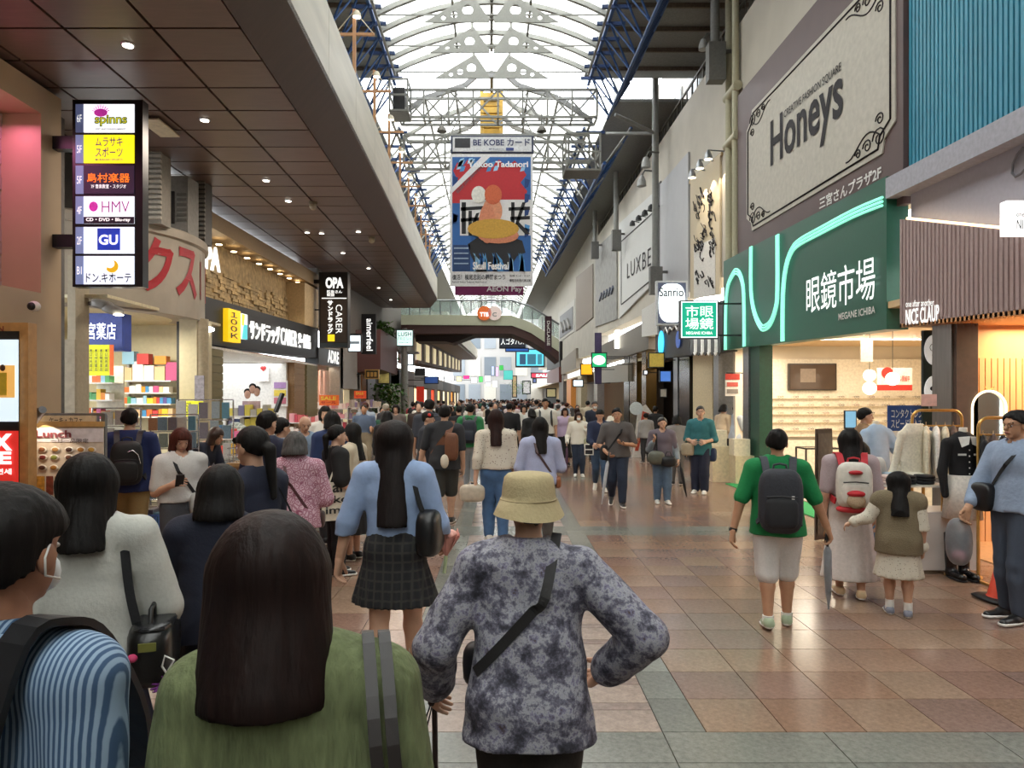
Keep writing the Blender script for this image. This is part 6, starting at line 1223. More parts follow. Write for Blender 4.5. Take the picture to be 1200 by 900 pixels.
quadX(-5.2, (267.5, 361), (282, 365), (282, 402), (267.5, 400), .12).build('yellow_box', glow('#f2c81a', .7), fs); text('１\n０\n０\nＫ', BLACK, onX(270, 396, -5.19), onX(279, 397.5, -5.19)-onX(270, 396, -5.19), (0, 0, onX(270, 365, -5.19).z-onX(270, 396, -5.19).z), fs, bold=.02)
quadX(-5.25, (283, 367), (290, 369), (290, 398), (283, 397), .06).build('logo_shield', glow('#eef6f4', .9), fs); quadX(-5.24, (286, 380), (290, 381), (290, 398), (284, 397), .02).build('logo_wave', glow('#4fc0c8', .8), fs); quadX(-5.24, (284, 368), (287, 369), (286, 382), (284, 381), .02).build('logo_sun', glow('#f0d23a', .8), fs)
textX('サンドラッグ', LETW, -5.26, (292, 397.5), (327, 403.5), (292, 374), fs, bold=.012, th=.03); textX('CARER', LETW, -5.26, (328.5, 403.5), (347, 407), (328.5, 383.5), fs, bold=.0, th=.03); textX('薬・化粧品', LETW, -5.26, (349, 407.5), (363, 409.5), (349, 390), fs, bold=.03, th=.03)
BRT = M('#8a6a44', .5, var=.1, scale=4, stretch=(1, 1, 14)); OLV = M('#7a7048', .5, var=.1, scale=4, stretch=(1, 1, 14))
def col(label, y0, y1, m): 
    t = thing('shop_pillar', label, 'pillar', (-5.5, (y0+y1)/2, 0)); plain('shaft', m, -5.75, -5.34, y0, y1, 0, 2.75, t)
    for k in range(18): plain('slat', m, -5.345, -5.32, y0, y1, .02+.152*k, .155+.152*k, t)
col('brown slatted pillar left of the drugstore opening', 12.95, 13.85, OLV); col('orange brown slatted pillar right of the drugstore opening', 18.6, 19.6, BRT); col('olive slatted pillar next to the far end of the drugstore', 19.8, 20.95, OLV)
struct(plain('wall_left', M('#e9e7e2', .6), -9.5, -5.5, 18.5, 18.6, 0, 2.75), 'white inner wall of the drugstore'); struct(plain('wall_left', M('#dddad2', .6), -9.5, -9.4, 13, 18.6, 0, 2.75), 'back wall of the drugstore'); struct(plain('ceiling', WHITE, -9.5, -5.32, 12.95, 21, 2.73, 2.78), 'white ceiling of the drugstore'); struct(plain('floor', M('#d8d5cc', .3), -9.5, -5.3, 12.95, 21, -.01, .012), 'pale floor of the drugstore')
struct(plain('wall_left', M('#c9c3b4', .6), -9.5, -5.6, 12.92, 12.99, 0, 2.75), 'party wall of the drugstore')
t = thing('poster', 'white poster with red heart on the drugstore inner wall', 'poster', at(309, 448, 18.4)); rectY(18.4, 302, 426, 315, 447, .01).build('sheet', M('#efe9e6', .6), t); mb = MB(); c = at(308.5, 432, 18.38); mb.ell(c+Vector((-.03, 0, .02)), (.045, .008, .045), 10, 6); mb.ell(c+Vector((.03, 0, .02)), (.045, .008, .045), 10, 6); mb.prism([(c.x-.07, c.y, c.z+.01), (c.x+.07, c.y, c.z+.01), (c.x, c.y, c.z-.07)], (0, .008, 0)); mb.build('heart', M('#c23a3a', .5), t)
t = thing('poster', 'pale poster with violet blocks on the drugstore inner wall', 'poster', at(327, 475, 18.4)); rectY(18.4, 319, 446, 337, 476, .01).build('sheet', M('#e4e0dc', .6), t)
for k, c in enumerate(('#a884b8', '#d8c04a', '#b86a7a')): rectY(18.38, 321, 448+9*k, 335, 455+9*k, .01).build('print_block', M(c, .6), t)
t = thing('display_board', 'cut out advertisement board with three smiling heads in the drugstore', 'sign', at(294, 505, 15.5)); rectY(15.5, 284, 470, 305, 508, .02).build('board', M('#b8a0a8', .6, var=.3, scale=9), t)
for px, py in ((290, 462), (296, 456), (301, 459)):
    c = at(px, py, 15.49); mb = MB(); mb.ell(c, (.07, .012, .1), 12, 8); mb.build('printed_face', M('#c9a08c', .6), t); mb = MB(); mb.ell(c+Vector((0, .004, .05)), (.08, .012, .075), 12, 8); mb.build('printed_hair', HAIR, t)
t = thing('tilted_screen', 'black tilted screen over the yellow stock in the drugstore', 'screen', at(327, 482, 15.2)); MB().bar(at(323, 483, 15.2), at(331, 461, 15.3), .12, .06).build('screen', BLACK, t); MB().bar(at(323, 483, 15.2), (at(323, 0, 15.2).x, 15.2, 0), .03).build('stand', STEEL, t)
def stand(label, x, y, w, d, levels, cols, seed, items=None, cat='shelf', topcol=None):
    t = thing('display_shelf', label, cat, (x, y, 0)); m = M('#dcd9d2', .5)
    for z in levels: plain('shelf_board', m, x-w/2, x+w/2, y-d/2, y+d/2, z-.025, z, t)
    for s in (-1, 1): plain('side', m, x+s*w/2-.012, x+s*w/2+.012, y-d/2, y+d/2, 0, levels[-1]+.02, t)
    r = random.Random(seed)
    for z in levels:
        q = x-w/2+.03
        while q < x+w/2-.08:
            ww = r.uniform(.07, .14); goods('product', 'small coloured product on the drugstore pavement shelves', 'products on the drugstore shelves', 'product', q+ww/2, y, z, ww*.9, d*.7, r.uniform(.12, .24), M(r.choice(cols), .5)); q += ww
    return t
G1 = ['#e0b02a', '#7a3a9a', '#d84a3a', '#e8e4dc', '#4a8ab8', '#d86a9a']; G2 = ['#e8b8b8', '#f0d8d0', '#d86a6a', '#f2ece4', '#e8a0a8', '#c94a5a']; G3 = ['#d8c830', '#e0d060', '#8a86a8', '#5a6a9a', '#b8b4a8']; G4 = ['#8a7aa0', '#a894b8', '#b8a89a', '#d0c4b8', '#7a6a80', '#c8b4a0']
stand('white shelf with yellow and purple tubs just inside the drugstore', -6.55, 14.6, 1.0, .35, (.5, .85, 1.2, 1.55), G1, 1); stand('shelf of yellow packs in the middle of the drugstore front', -5.3, 15.4, 1.0, .35, (.5, .85, 1.2, 1.45), G3, 2); stand('shelf of pink boxes at the far end of the drugstore', -4.9, 18.6, 1.1, .35, (.5, .85, 1.2), G2, 3); stand('pavement shelf of pink cosmetics before the lit showcase', -5.0, 22.2, 1.3, .4, (.5, .85, 1.2, 1.5), G2, 4); stand('pavement rack of violet and grey socks beside the pink cosmetics', -4.1, 21.6, .9, .4, (.5, .85, 1.2, 1.55), G4, 5); stand('low shelf of mixed packs at the near end of the drugstore', -4.7, 13.0, .9, .35, (.45, .8, 1.1), G1, 6)
t = thing('cloth_display', 'pale checked cloth draped on a stand in front of the drugstore', 'cloth', (-5.1, 13.9, 0)); MB().lathe((-5.1, 13.9, 0), [(.33, .05), (.3, .7), (.24, 1.25), (.05, 1.36)], 18).build('cloth', M('#a9b8b4', .8, kind='plaid', scale=5, col2='#e4eae6'), t)
for lab, Y, x0, y0, x1, y1, c in (('wide orange sale sign above the pink cosmetics', 21.9, 374, 463, 397, 475, '#d8662a'), ('small orange sale sign on the sock rack', 21.3, 415, 458, 429, 467, '#e0532a')):
    t = thing('sale_sign', lab, 'sign', at((x0+x1)/2, y1, Y)); rectY(Y, x0, y0, x1, y1, .03).build('board', M(c, .5, emit=.2), t); textY('SALE', M('#f0d04a', .5), Y-.01, x0+2, y0+1.5, x1-3, (y0+y1)/2, t, bold=.03); textY('セール', M('#b8281e', .5), Y-.01, x0+2, (y0+y1)/2+1, x1-3, y1-1.5, t, bold=.03); MB().bar(at((x0+x1)/2, y1, Y+.02), (at((x0+x1)/2, 0, Y).x, Y+.02, 1.5), .02).build('stick', STEEL, t)
# ---- shops beyond the drugstore
struct(plain('wall_left', M('#e2b7a0', .6), -7.6, -7.5, 21, 31, 0, 3.2), 'pinkish back wall of the left showcases'); struct(hex8(MB(), T, -5.9, -5.35, 21, 46, 1.6, 4.4).build('wall_left', M('#6e6862', .7, var=.08)), 'grey upper wall of the farther left shops'); struct(plain('wall_left', M('#c9b48f', .6), -7.6, -7.5, 31, 95, 0, 4), 'lit back wall of the far left shops')
def lbay(label, px0, px1, yt, mat, X=-5.3, th=.35, yb=None, name='shop_pillar', cat='pillar'):
    P0, P1 = onX(px0, yt, X), onX(px1, yt, X); t = thing(name, label, cat, (X, (P0.y+P1.y)/2, 0)); MB().box(X-th, X, P0.y, P1.y, 0 if yb is None else onX(px0, yb, X).z, (P0.z+P1.z)/2).build('face', mat, t); return t
lbay('grey stone pilaster right of the pink lit showcase', 398, 402, 400, M('#8d857a', .6)); lbay('grey stone pilaster right of the cream lit window', 419, 423, 400, M('#7f776d', .6)); lbay('orange timber pillar below the dark red box', 424, 429, 430, M('#8a5a30', .5)); lbay('dark doorway pillar below the dark red box', 431, 440, 440, M('#1c1a1a', .4)); lbay('dark shop pillar behind the round post', 447, 455, 430, M('#3a3836', .5)); lbay('pale shop pillar behind the round post', 458, 468, 430, M('#a39c90', .6))
t = lbay('lit cream window between the stone pilasters', 403, 418, 457, M('#e8d8b0', .5, emit=.25), X=-5.6, th=.1, name='shop_window', cat='window'); t = lbay('grey stone panel over the lit cream window', 399, 421, 405, M('#8f8a84', .6), yb=455, name='shop_fascia', cat='fascia')
t = thing('shop_fascia', 'dark grey fascia with white lettering over the pink lit showcase', 'fascia', onX(386, 430, -5.3)); quadX(-5.25, (373.5, 407), (398.5, 411), (398.5, 429.5), (373.5, 427), .4).build('box', M('#4f5256', .5), t); textX('ADRE', LETW, -5.23, (384, 424.5), (397, 427), (384, 409.5), t, bold=.03)
t = thing('shop_window', 'pink lit showcase under the dark grey fascia', 'window', (-5.6, 21.9, 0)); P0, P1 = onX(375, 0, -5.6), onX(397, 0, -5.6); MB().box(-5.62, -5.58, P0.y, P1.y, .9, 2.7).build('glass', glass('#ffdcd0', .25), t)
for k in range(3): MB().box(-5.9, -5.85, P0.y+.4+.6*k, P0.y+.5+.6*k, .9, 2.7).build('curtain', M('#d8a898', .7), t)
t = blade('tall black vertical blade sign lettered OPA CARER', 20.4, 374, 319, 407.5, 407, M('#191614', .4), d=.35, rim=.6); textY('OPA', LETW, 20.37, 381.5, 325, 402.5, 338, t, bold=.05); textY('阪急さん\n駅前', LETW, 20.37, 383, 340, 401, 347.5, t, bold=.03); rectY(20.375, 377, 349, 406, 350, .01).build('white_rule', LETW, t); rectY(20.385, 376, 351, 406.5, 401, .008).build('brown_field', M('#3a302a', .5), t)
V0 = at(393, 357, 20.36); text('CARER', LETW, at(393.5, 357, 20.36), (0, 0, at(0, 391, 20.36).z-at(0, 357, 20.36).z), (at(401, 0, 20.36).x-at(393.5, 0, 20.36).x, 0, 0), t, bold=.0); text('\n'.join('サンドラッグ'), LETW, at(383.5, 391, 20.36), (at(390.5, 0, 20.36).x-at(383.5, 0, 20.36).x, 0, 0), (0, 0, at(0, 352, 20.36).z-at(0, 391, 20.36).z), t, bold=.05); rectY(20.375, 384, 392, 392, 400, .01).build('yellow_logo', glow('#f0c81e', .9), t); rectY(20.38, 375, 402, 407, 407, .01).build('teal_foot', M('#28343a', .3), t); MB().bar(at(376, 330, 20.5), at(372, 330, 20.5)-Vector((.5, 0, 0)), .1).build('bracket', BLACK, t)
t = blade('white lit blade sign half hidden behind the OPA sign', 23, 407.5, 392, 423.5, 412.5, glow('#e6f4fa', 1.0), arms=None); rectY(22.97, 410, 400, 421, 403, .01).build('grey_print', M('#8a98a4', .5), t)
t = blade('black vertical blade sign with white aimerfeel lettering', 25.5, 423.5, 368, 440.5, 415, M('#15161a', .4), rim=.5); text('aimerfeel', LETW, at(429.5, 373.5, 25.47), (0, 0, at(0, 411, 25.47).z-at(0, 373.5, 25.47).z), (at(437, 0, 25.47).x-at(429.5, 0, 25.47).x, 0, 0), t, bold=.01)
t = thing('shop_fascia', 'projecting dark red box front below the black vertical sign', 'fascia', (-4.8, 28.5, 2.4)); MB().hexa([(-5.4, 26.5, 2.75), (-4.55, 27.2, 2.9), (-4.25, 29.5, 2.75), (-5.4, 30.5, 2.7), (-5.4, 26.5, 4.3), (-4.55, 27.2, 4.4), (-4.25, 29.5, 4.2), (-5.4, 30.5, 4.2)]).build('box', M('#4a1f16', .5, var=.1, stretch=(1, 1, 6)), t)
t = blade('black gold rimmed small sign below the dark red box', 26.5, 427.5, 433, 444, 444, M('#1d1c18', .4), edge=GOLD); [rectY(26.47, 430+4.2*k, 436, 433+4.2*k, 441.5, .01).build('gold_print', GOLD, t) for k in range(3)]; blade('small lit green and orange menu board on the left', 28.5, 442.5, 436, 457, 450, M('#a89a5a', .5, emit=.3, var=.5, scale=4)); blade('white lit box sign behind the round post', 33, 470, 414, 485, 428, glow('#e4f4ff', 1.0)); blade('black box sign with white print right of the round post', 31, 486, 431.5, 498, 440, M('#16181c', .4)); blade('long dark blue and white lit sign on the far left shops', 40, 497, 441, 514, 450, glow('#2c4a86', .6))
t = thing('street_post', 'tall round grey post with shelf bracket before the left shops', 'post', (-4.0, 30.0, 0)); MB().lathe((at(474, 0, 30).x, 30, 0), [(.15, 0), (.15, 4.6), (.1, 4.7)], 14).build('shaft', M('#7d7a74', .5), t); rectY(29.9, 466, 412, 490, 414, .5).build('bracket', GREYD, t)
t = blade('square white lit blade sign lettered LUSH on the round post', 29.8, 464, 386, 484.5, 406, glow('#d8f6f0', 1.0), edge=M('#2a2a2c', .4)); textY('LUSH', M('#14413f', .5), 29.77, 466.5, 389, 482, 394, t, bold=.012); textY('FRESH', M('#2a6a62', .5), 29.77, 466.5, 395, 482, 399, t, bold=-.01); textY('HANDMADE COSMETICS', M('#2a6a62', .5), 29.77, 467, 400.5, 481, 402, t); MB().bar(at(474, 406, 30), (at(474, 0, 30).x, 30, 4.5), .1).build('foot', GREYD, t)
LEAF = [M(c, .6, var=.2) for c in ('#3f6a22', '#5a8a2e', '#2f5420')]
def shrub(label, c, r, n, seed):
    t = thing('shrub', label, 'plant', (c[0], c[1], c[2]-r[2])); rr = random.Random(seed); mb = MB()
    for k in range(n):
        p = Vector((rr.gauss(0, .45)*r[0], rr.gauss(0, .45)*r[1], rr.uniform(-1, 1)*r[2]))+Vector(c); a = rr.uniform(0, 6.28); d = Vector((math.cos(a), math.sin(a), rr.uniform(-.2, .9)))*.17; s = Vector((-math.sin(a), math.cos(a), .2))*.05; mb.cur = k % 3; mb.add([p, p+d*.5+s, p+d, p+d*.5-s], [(0, 1, 2, 3)])
    o = mb.build('foliage', LEAF, t); tag(o, kind='stuff'); MB().tube([(c[0], c[1], c[2]-r[2]), (c[0], c[1], c[2]+r[2]*.7)], .02, 5).build('stem', M('#4a3a28', .7), t); return t
shrub('bright green climbing plant beside the white LUSH sign', at(458, 408, 30.8), (.3, .3, .8), 600, 1); shrub('dark green potted shrub at the foot of the round post', at(455, 468, 29), (.7, .4, .6), 900, 2); shrub('small hanging plant on top of the dark red box', at(444, 386, 28), (.5, .3, .25), 350, 3); shrub('far dark hanging plant at the end of the street', at(608, 455, 88), (1.6, 1, .8), 400, 4)
# ---- second canopy, far shops left, bridge, end of the street
struct(hex8(MB(), T, -8.2, -3.35, 43, 96, 2.75, 2.9).build('ceiling', M('#6a5044', .5)), 'brown soffit of the farther left canopy'); struct(hex8(MB(), T, -8.2, -3.2, 43, 96, 2.95, 4.1).build('trim_6', FASC), 'cream fascia of the farther left canopy')
struct(hex8(MB(), T, -6.6, -5.3, 46, 96, 1.1, 2.8).build('wall_left', M('#5a4438', .6)), 'brown upper wall of the far left shops')
LC = ['#f0d8a0', '#ff9a2a', '#ffe0b0', '#f4ead8', '#e8481e', '#f8d890', '#ffefc8']
for i in range(11):
    Y = 33+5.4*i; lab = f'{("nearest", "second", "third", "fourth", "fifth", "sixth", "seventh", "eighth", "ninth", "tenth", "farthest")[i]} lit shop window along the far left row'
    t = thing('shop_window', lab, 'window', (-5.4, Y, 0)); plain('frame', DARK, -5.6, -5.35, Y, Y+.5, 0, 3.0, t); plain('lit_glass', glow(LC[i % 7], .9), -5.45, -5.42, Y+.5, Y+3.2, .1, 2.4, t); plain('head', M(('#2a2422', '#3f2a20', '#6a625a')[i % 3], .5), -5.6, -5.3, Y, Y+5.4, 2.5, 3.3, t); plain('pier', M(('#6a5a4a', '#8d867c', '#4a3428')[i % 3], .6), -5.6, -5.35, Y+3.2, Y+5.4, 0, 2.5, t)
    if i > 1:
        w = thing('upper_window', lab.replace('lit shop window', 'upper storey window'), 'window', (-5.25, Y, 4)); hex8(MB(), T, -5.3, -5.26, Y+.6, Y+3.6, 1.3, 2.5).build('pane', glow('#e6d2a4', .55), w); hex8(MB(), T, -5.28, -5.22, Y+.5, Y+.62, 1.25, 2.55).build('frame', WHITE, w)
SG = [('#f4f8ff', 521, 440, 532, 446), ('#f0e8b0', 535, 441, 541, 447), ('#e83a8a', 543, 440, 550, 444), ('#eef6f2', 552, 442, 559, 449), ('#5ac06a', 561, 441, 566, 448), ('#f4f4ff', 568, 440, 575, 447), ('#b8c4f0', 576, 429, 579, 440), ('#e8b8e8', 581, 430, 584, 441), ('#3aa84a', 585, 428, 590, 434), ('#f4fbff', 577, 446, 583, 454), ('#e4f0ff', 569, 448, 575, 453), ('#48a8a0', 590, 434, 601, 445)]
for i, (c, x0, y0, x1, y1) in enumerate(SG):
    blade(f'far lit shop sign, {("first", "second", "third", "fourth", "fifth", "sixth", "seventh", "eighth", "ninth", "tenth", "eleventh", "twelfth")[i]} of the bright row above the left crowd', 44+3.5*i, x0, y0, x1, y1, glow(c, 1.0), d=.2, rim=.3)
t = thing('banner', 'red shop banner hanging by a far left doorway', 'banner', at(492, 470, 37)); rectY(37, 488, 453, 497, 474, .03).build('cloth', M('#d8321e', .6, emit=.15), t); MB().bar(at(488, 452.5, 37), at(484, 452.5, 37)-Vector((.6, 0, 0)), .05).build('arm', BLACK, t)
br = thing('footbridge', 'cream arched footbridge crossing the street with glass railing', 'bridge', at(560, 395, 37)); Yb = 37
top = [(470, 369), (600, 369.5), (622, 378), (655, 398)]; bot = [(655, 412), (622, 390), (600, 381.5), (470, 380.5)]
MB().prism([at(*p, Yb) for p in top+bot], (0, 3, 0)).build('fascia_beam', M('#b3b39a', .55, var=.05), br); MB().prism([at(*p, Yb+.06) for p in ((470, 380), (600, 381), (622, 389.5), (655, 411), (655, 424), (640, 411), (622, 400), (600, 391), (470, 391))], (0, 2.9, 0)).build('brown_underside', M('#40241e', .6), br)
MB().prism([at(*p, Yb+.1) for p in ((470, 352), (600, 352), (622, 359), (655, 380), (655, 397), (622, 377), (600, 369), (470, 369))], (0, .03, 0)).build('glass_railing', glass('#a8c4bc', .35), br); MB().tube([at(*p, Yb+.1) for p in ((470, 352), (600, 352), (622, 359), (655, 380))], .05, 6).build('handrail', STEEL, br)
for px in range(480, 656, 12): 
    yb = 369 if px < 600 else 369+(px-600)*.52; MB().bar(at(px, yb, Yb+.12), at(px, yb-17, Yb+.12), .05).build('post', STEEL, br)
for px, c, tx, tc in ((567.5, '#d86a2e', 'TTB', LETW), (579.5, '#d8c4bc', 'C', M('#8d8a86', .5))):
    t = thing('round_sign', ('orange round sign lettered TTB on the footbridge' if px < 570 else 'pale round sign lettered C on the footbridge'), 'sign', at(px, 376, Yb-.1)); MB().lathe(at(px, 367, Yb-.1), [(.36, 0), (.36, .08)], 24, 'y').build('disc', M(c, .5, emit=.25), t); textY(tx, tc, Yb-.13, px-(5 if px < 570 else 2.5), 366, px+(5 if px < 570 else 2.5), 371, t, bold=.03)
t = thing('pillar', 'brown stair mass under the left end of the footbridge', 'pillar', at(500, 470, 38)); MB().prism([at(*p, 38) for p in ((487, 391), (560, 391), (530, 402), (522, 400), (487, 400))], (0, 2, 0)).build('underside_box', M('#2e1d18', .6), t)
# hanging banners
t = thing('hanging_sign', 'white banner board lettered BE KOBE above the red poster banner', 'sign', at(576, 180, 22)); rectY(22, 528, 159, 625.5, 179, .15).build('casing', M('#3a3f5a', .5), t); rectY(21.98, 530.5, 160.5, 623, 177.5, .02).build('white_face', M('#d9dadf', .5), t); rectY(21.97, 533, 162, 551, 173, .01).build('dark_card', M('#26262e', .4), t); textY('BE KOBE カード', M('#2c3563', .5), 21.97, 554.5, 162.5, 621, 171, t, bold=.02); textY('神戸市公式カード', M('#2c3563', .5), 21.97, 573, 173.5, 590, 176, t); rectY(21.965, 593, 173, 602, 176.5, .01).build('blue_tab', M('#2c3f80', .5), t)
for px in (540, 612): MB().bar(at(px, 159, 22.1), (at(px, 0, 22.1).x, 22.3, A(0, 22, 6.7).z), .04).build('hanger', GREYD, t)
bn = thing('banner', 'huge red, blue and black printed festival banner hanging over the street', 'banner', at(576, 336, 22)); Y = 22.0; rectY(Y, 527, 180.5, 624.5, 335.5, .02).build('white_sheet', M('#e0dfe2', .6), bn)
def prt(col, pts, name='print', d=.006, em=0): return MB().prism([at(px, py, Y-d) for px, py in pts], (0, .003, 0)).build(name, M(col, .6, var=.05, emit=em), bn)
for px in (540, 612): MB().bar(at(px, 181, Y+.02), at(px, 160, Y+.1), .04).build('hanging_cord', GREYD, bn)
prt('#2a62a8', [(530, 184), (622, 184), (622, 318), (530, 318)], 'blue_ground'); prt('#b8202c', [(531, 200), (536, 190), (541, 197), (548, 187), (556, 196), (566, 186), (576, 195), (585, 187), (594, 196), (603, 188), (612, 197), (617, 205), (610, 214), (618, 224), (614, 235), (622, 234), (622, 238), (530, 238), (530, 222), (538, 214)], 'red_field', .012)
prt('#dcdadc', [(539, 234), (622, 234), (622, 276), (539, 276)], 'white_band', .016)
KB = M('#17151c', .6)
for q in (((541, 237), (546, 237), (546, 274), (541, 274)), ((549, 247), (553, 247), (553, 276), (549, 276)), ((540, 243), (572, 241), (572, 245), (540, 247)), ((540, 256), (570, 254), (570, 258), (540, 260)), ((558, 250), (562, 249), (553, 272), (549, 272)), ((599, 237), (603, 237), (603, 272), (599, 272)), ((596, 243), (621, 242), (621, 246), (596, 247)), ((598, 254), (621, 253), (621, 257), (598, 258)), ((612, 237), (616, 237), (604, 274), (600, 274)), ((604, 262), (608, 260), (621, 274), (616, 275))): prt('#17151c', q, 'black_stroke', .022)
prt('#17151c', [(552, 300), (548, 286), (560, 278), (600, 278), (612, 282), (616, 296), (606, 300), (596, 316), (588, 306), (580, 318), (572, 308), (560, 316)], 'black_mass', .026)
prt('#1c3a6a', [(531, 287), (551, 287), (551, 317), (531, 317)], 'navy_block', .026)
for k in range(16): x = random.uniform(553, 618); prt(random.choice(('#4f94d0', '#8fc0e8', '#2a62a8')), [(x, 318), (x+2, 306), (x+1+random.uniform(-4, 4), 296), (x+5, 305), (x+6, 318)], 'blue_flame', .03)
for k in range(14): x = random.uniform(531, 618); y = random.uniform(185, 196); prt(random.choice(('#4f94d0', '#9cc8ec')), [(x, y), (x+5, y-1), (x+3, y+5), (x-2, y+6)], 'blue_flame', .016)
for k in range(9): y = random.uniform(205, 300); s = random.choice((0, 1)); x = 531+s*84; prt(random.choice(('#4f94d0', '#9cc8ec', '#123a78')), [(x, y), (x+6, y+2), (x+4, y+10), (x-.5, y+12)], 'blue_flame', .018)
# plain stand-in for the painted figure: a few rounded flat shapes
for dk_, (c, r, m) in enumerate((((577, 247), (.30, .42), '#d8906e'), ((571, 262), (.26, .60), '#d08262'), ((584, 276), (.62, .24), '#d08262'), ((578, 268), (.78, .3), '#c89a3a'), ((578, 228), (.26, .3), '#c9603a'))):
    mb = MB(); mb.lathe((0, 0, 0), [(1, 0), (1, .004)], 20, 'y'); o = at(*c, Y-.038-.005*(3-abs(dk_-3)*1)-.001*dk_); mb.v = [(o.x+q[0]*r[0], o.y+q[1], o.z+q[2]*r[1]) for q in mb.v]; mb.build('rounded_shape', M(m, .6), bn)
mb = MB(); o = at(561, 228, Y-.036); mb.lathe((0, 0, 0), [(1, 0), (1, .004)], 20, 'y'); mb.v = [(o.x+q[0]*.22, o.y+q[1], o.z+q[2]*.26) for q in mb.v]; mb.build('pale_shape', M('#dedcd6', .6), bn)
prt('#dfdde2', [(530, 226), (530, 219), (564, 184), (574, 184)], 'white_diagonal', .03); a, b = at(534, 224, Y-.035), at(569, 188, Y-.035); d = (b-a); u = d.cross(Vector((0, 1, 0))).normalized()*-.1; text('FESTIVAL Yokoo Tadanori\'s Skull Festival', M('#5a5a66', .5), a, d, u, bn)
textY('Yokoo Tadanori', M('#eceaf0', .6), Y-.032, 548, 189, 619, 196, bn, bold=.03); textY('Skull Festival', M('#f2f2f6', .6), Y-.036, 554, 307, 596, 316, bn, bold=.03); textY('復活！横尾忠則の髑髏まつり', M('#2a2a30', .5), Y-.008, 530, 321.5, 592, 328, bn, bold=.015); textY('Revival! Yokoo Tadanori Skull Festival', M('#2a2a30', .5), Y-.008, 530, 329.5, 570, 331.5, bn); textY('会期 9.14 - 12.27', M('#2a2a30', .5), Y-.008, 597, 322, 621, 324.5, bn); textY('横尾忠則現代美術館', M('#2a2a30', .5), Y-.008, 597, 327, 622, 330.5, bn)
for k in range(4): rectY(Y-.03, 532, 290+6*k, 549, 291.5+6*k, .003).build('text_line', M('#9ab0c8', .6), bn)
t = thing('banner', 'purple banner with white AEON Pay lettering behind the festival banner', 'banner', at(573, 346, 24)); rectY(24, 533, 325, 613.5, 346, .03).build('cloth', M('#7d1f5c', .6), t); textY('AEON Pay', M('#e6dde4', .6), 23.98, 570, 335.5, 612, 343.5, t, bold=.03)
for px in (538, 608): MB().bar(at(px, 326, 24.01), (at(px, 0, 24).x, 24, 9.2), .03).build('cord', GREYD, t)
# end of the street
struct(plain('wall_back', M('#a9a7a4', .6, emit=.0), -9, 12, 112, 112.4, 0, 14), 'pale building front closing the far end'); 
t = thing('video_screen', 'large bluish video screen at the far end of the street', 'screen', at(621, 430, 92)); rectY(92, 604, 408.5, 638.5, 430.5, .6).build('casing', BLACK, t); rectY(91.9, 605.5, 410, 637, 428.5, .1).build('display', glow('#5ac4dc', .8), t)
for x0, x1, c in ((609, 616, '#2a4a66'), (618, 628, '#34687e'), (630, 635, '#3f8296')): rectY(91.8, x0, 415, x1, 427, .05).build('picture_shape', glow(c, .5), t)
t = blade('dark sign board with white brush lettering over the far video screen', 62, 585, 394, 616, 408.5, M('#1a2030', .4, emit=.1), arms=None); textY('人ゴダパス', LETW, 61.9, 587, 396.5, 614, 404, t, bold=.0); blade('blue strip sign just under the dark brush lettered board', 62, 592, 407.5, 620, 412.5, glow('#2a56a0', .5))
t = blade('red far banner with white print under the video screen', 98, 622, 436.5, 650, 443.5, glow('#c8324a', .6)); textY('SALE', LETW, 97.9, 628, 438.5, 644, 441.5, t, bold=.03)
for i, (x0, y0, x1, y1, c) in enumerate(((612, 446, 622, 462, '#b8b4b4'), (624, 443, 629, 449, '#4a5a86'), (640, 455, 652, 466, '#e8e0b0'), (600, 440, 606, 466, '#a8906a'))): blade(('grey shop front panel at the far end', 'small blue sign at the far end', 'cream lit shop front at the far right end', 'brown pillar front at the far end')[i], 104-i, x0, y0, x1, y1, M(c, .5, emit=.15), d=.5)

wb = [o for o in bpy.data.objects if o.get('label') == 'pale building front closing the far end'][0]
for r in range(3):
    for k in range(7): plain('pane', M(('#6f7880', '#8b9298', '#c9c4b8')[(r+k) % 3], .3), -7.5+2.4*k, -5.7+2.4*k, 111.9, 112.05, 1.0+4.2*r, 3.9+4.2*r, wb)
# ------------------------------------------------------------------ the people, nearest first
def XP(px, Y): return (px-CX)*Y/F
C = lambda c, **k: M(c, k.pop('rough', .85), var=k.pop('var', .05), bump=k.pop('bump', .12), scale=k.pop('scale', 70), **k)
NAVY = C('#161c33'); BLK = C('#17171a'); CHAR = C('#2c2c30'); WHT_ = C('#d9d8d2'); JEAN = C('#3c526e', var=.15, scale=12); DJEAN = C('#232d40', var=.15, scale=12); KHA = C('#8f7448'); SHOEW = M('#d6d3cb', .6); SHOEB = M('#161517', .35)
def bagbody(p, t, c, r, mat, name='body', pw=.55): mb = MB(); mb.ell(c, r, 18, 10, pw); return p.put(t, name, mb, mat)
def loop(p, t, pts, r, mat, name='handle', parent=None): mb = MB(); mb.tube(pts, r, 6); return p.put(t, name, mb, mat, parent)
def umbrella(p, label, a, b, mat, r=.028, hand=BLACK):
    a, b = np.array(a, float), np.array(b, float); t = p.carry('umbrella', label, 'umbrella', b); d = b-a; mb = MB()
    mb.tube([a+d*u for u in (.14, .2, .5, .8, .93, 1)], [.012, r, r*1.05, r*.7, r*.3, .006], 10); p.put(t, 'folded_canopy', mb, mat); loop(p, t, [a+d*.16, a], .010, hand, 'grip'); e = a; loop(p, t, [a, a-d*.03+np.array([.0, .03, 0]), a+np.array([0, .07, -.02]), a+np.array([0, .075, -.06])], .010, hand, 'crook'); return t
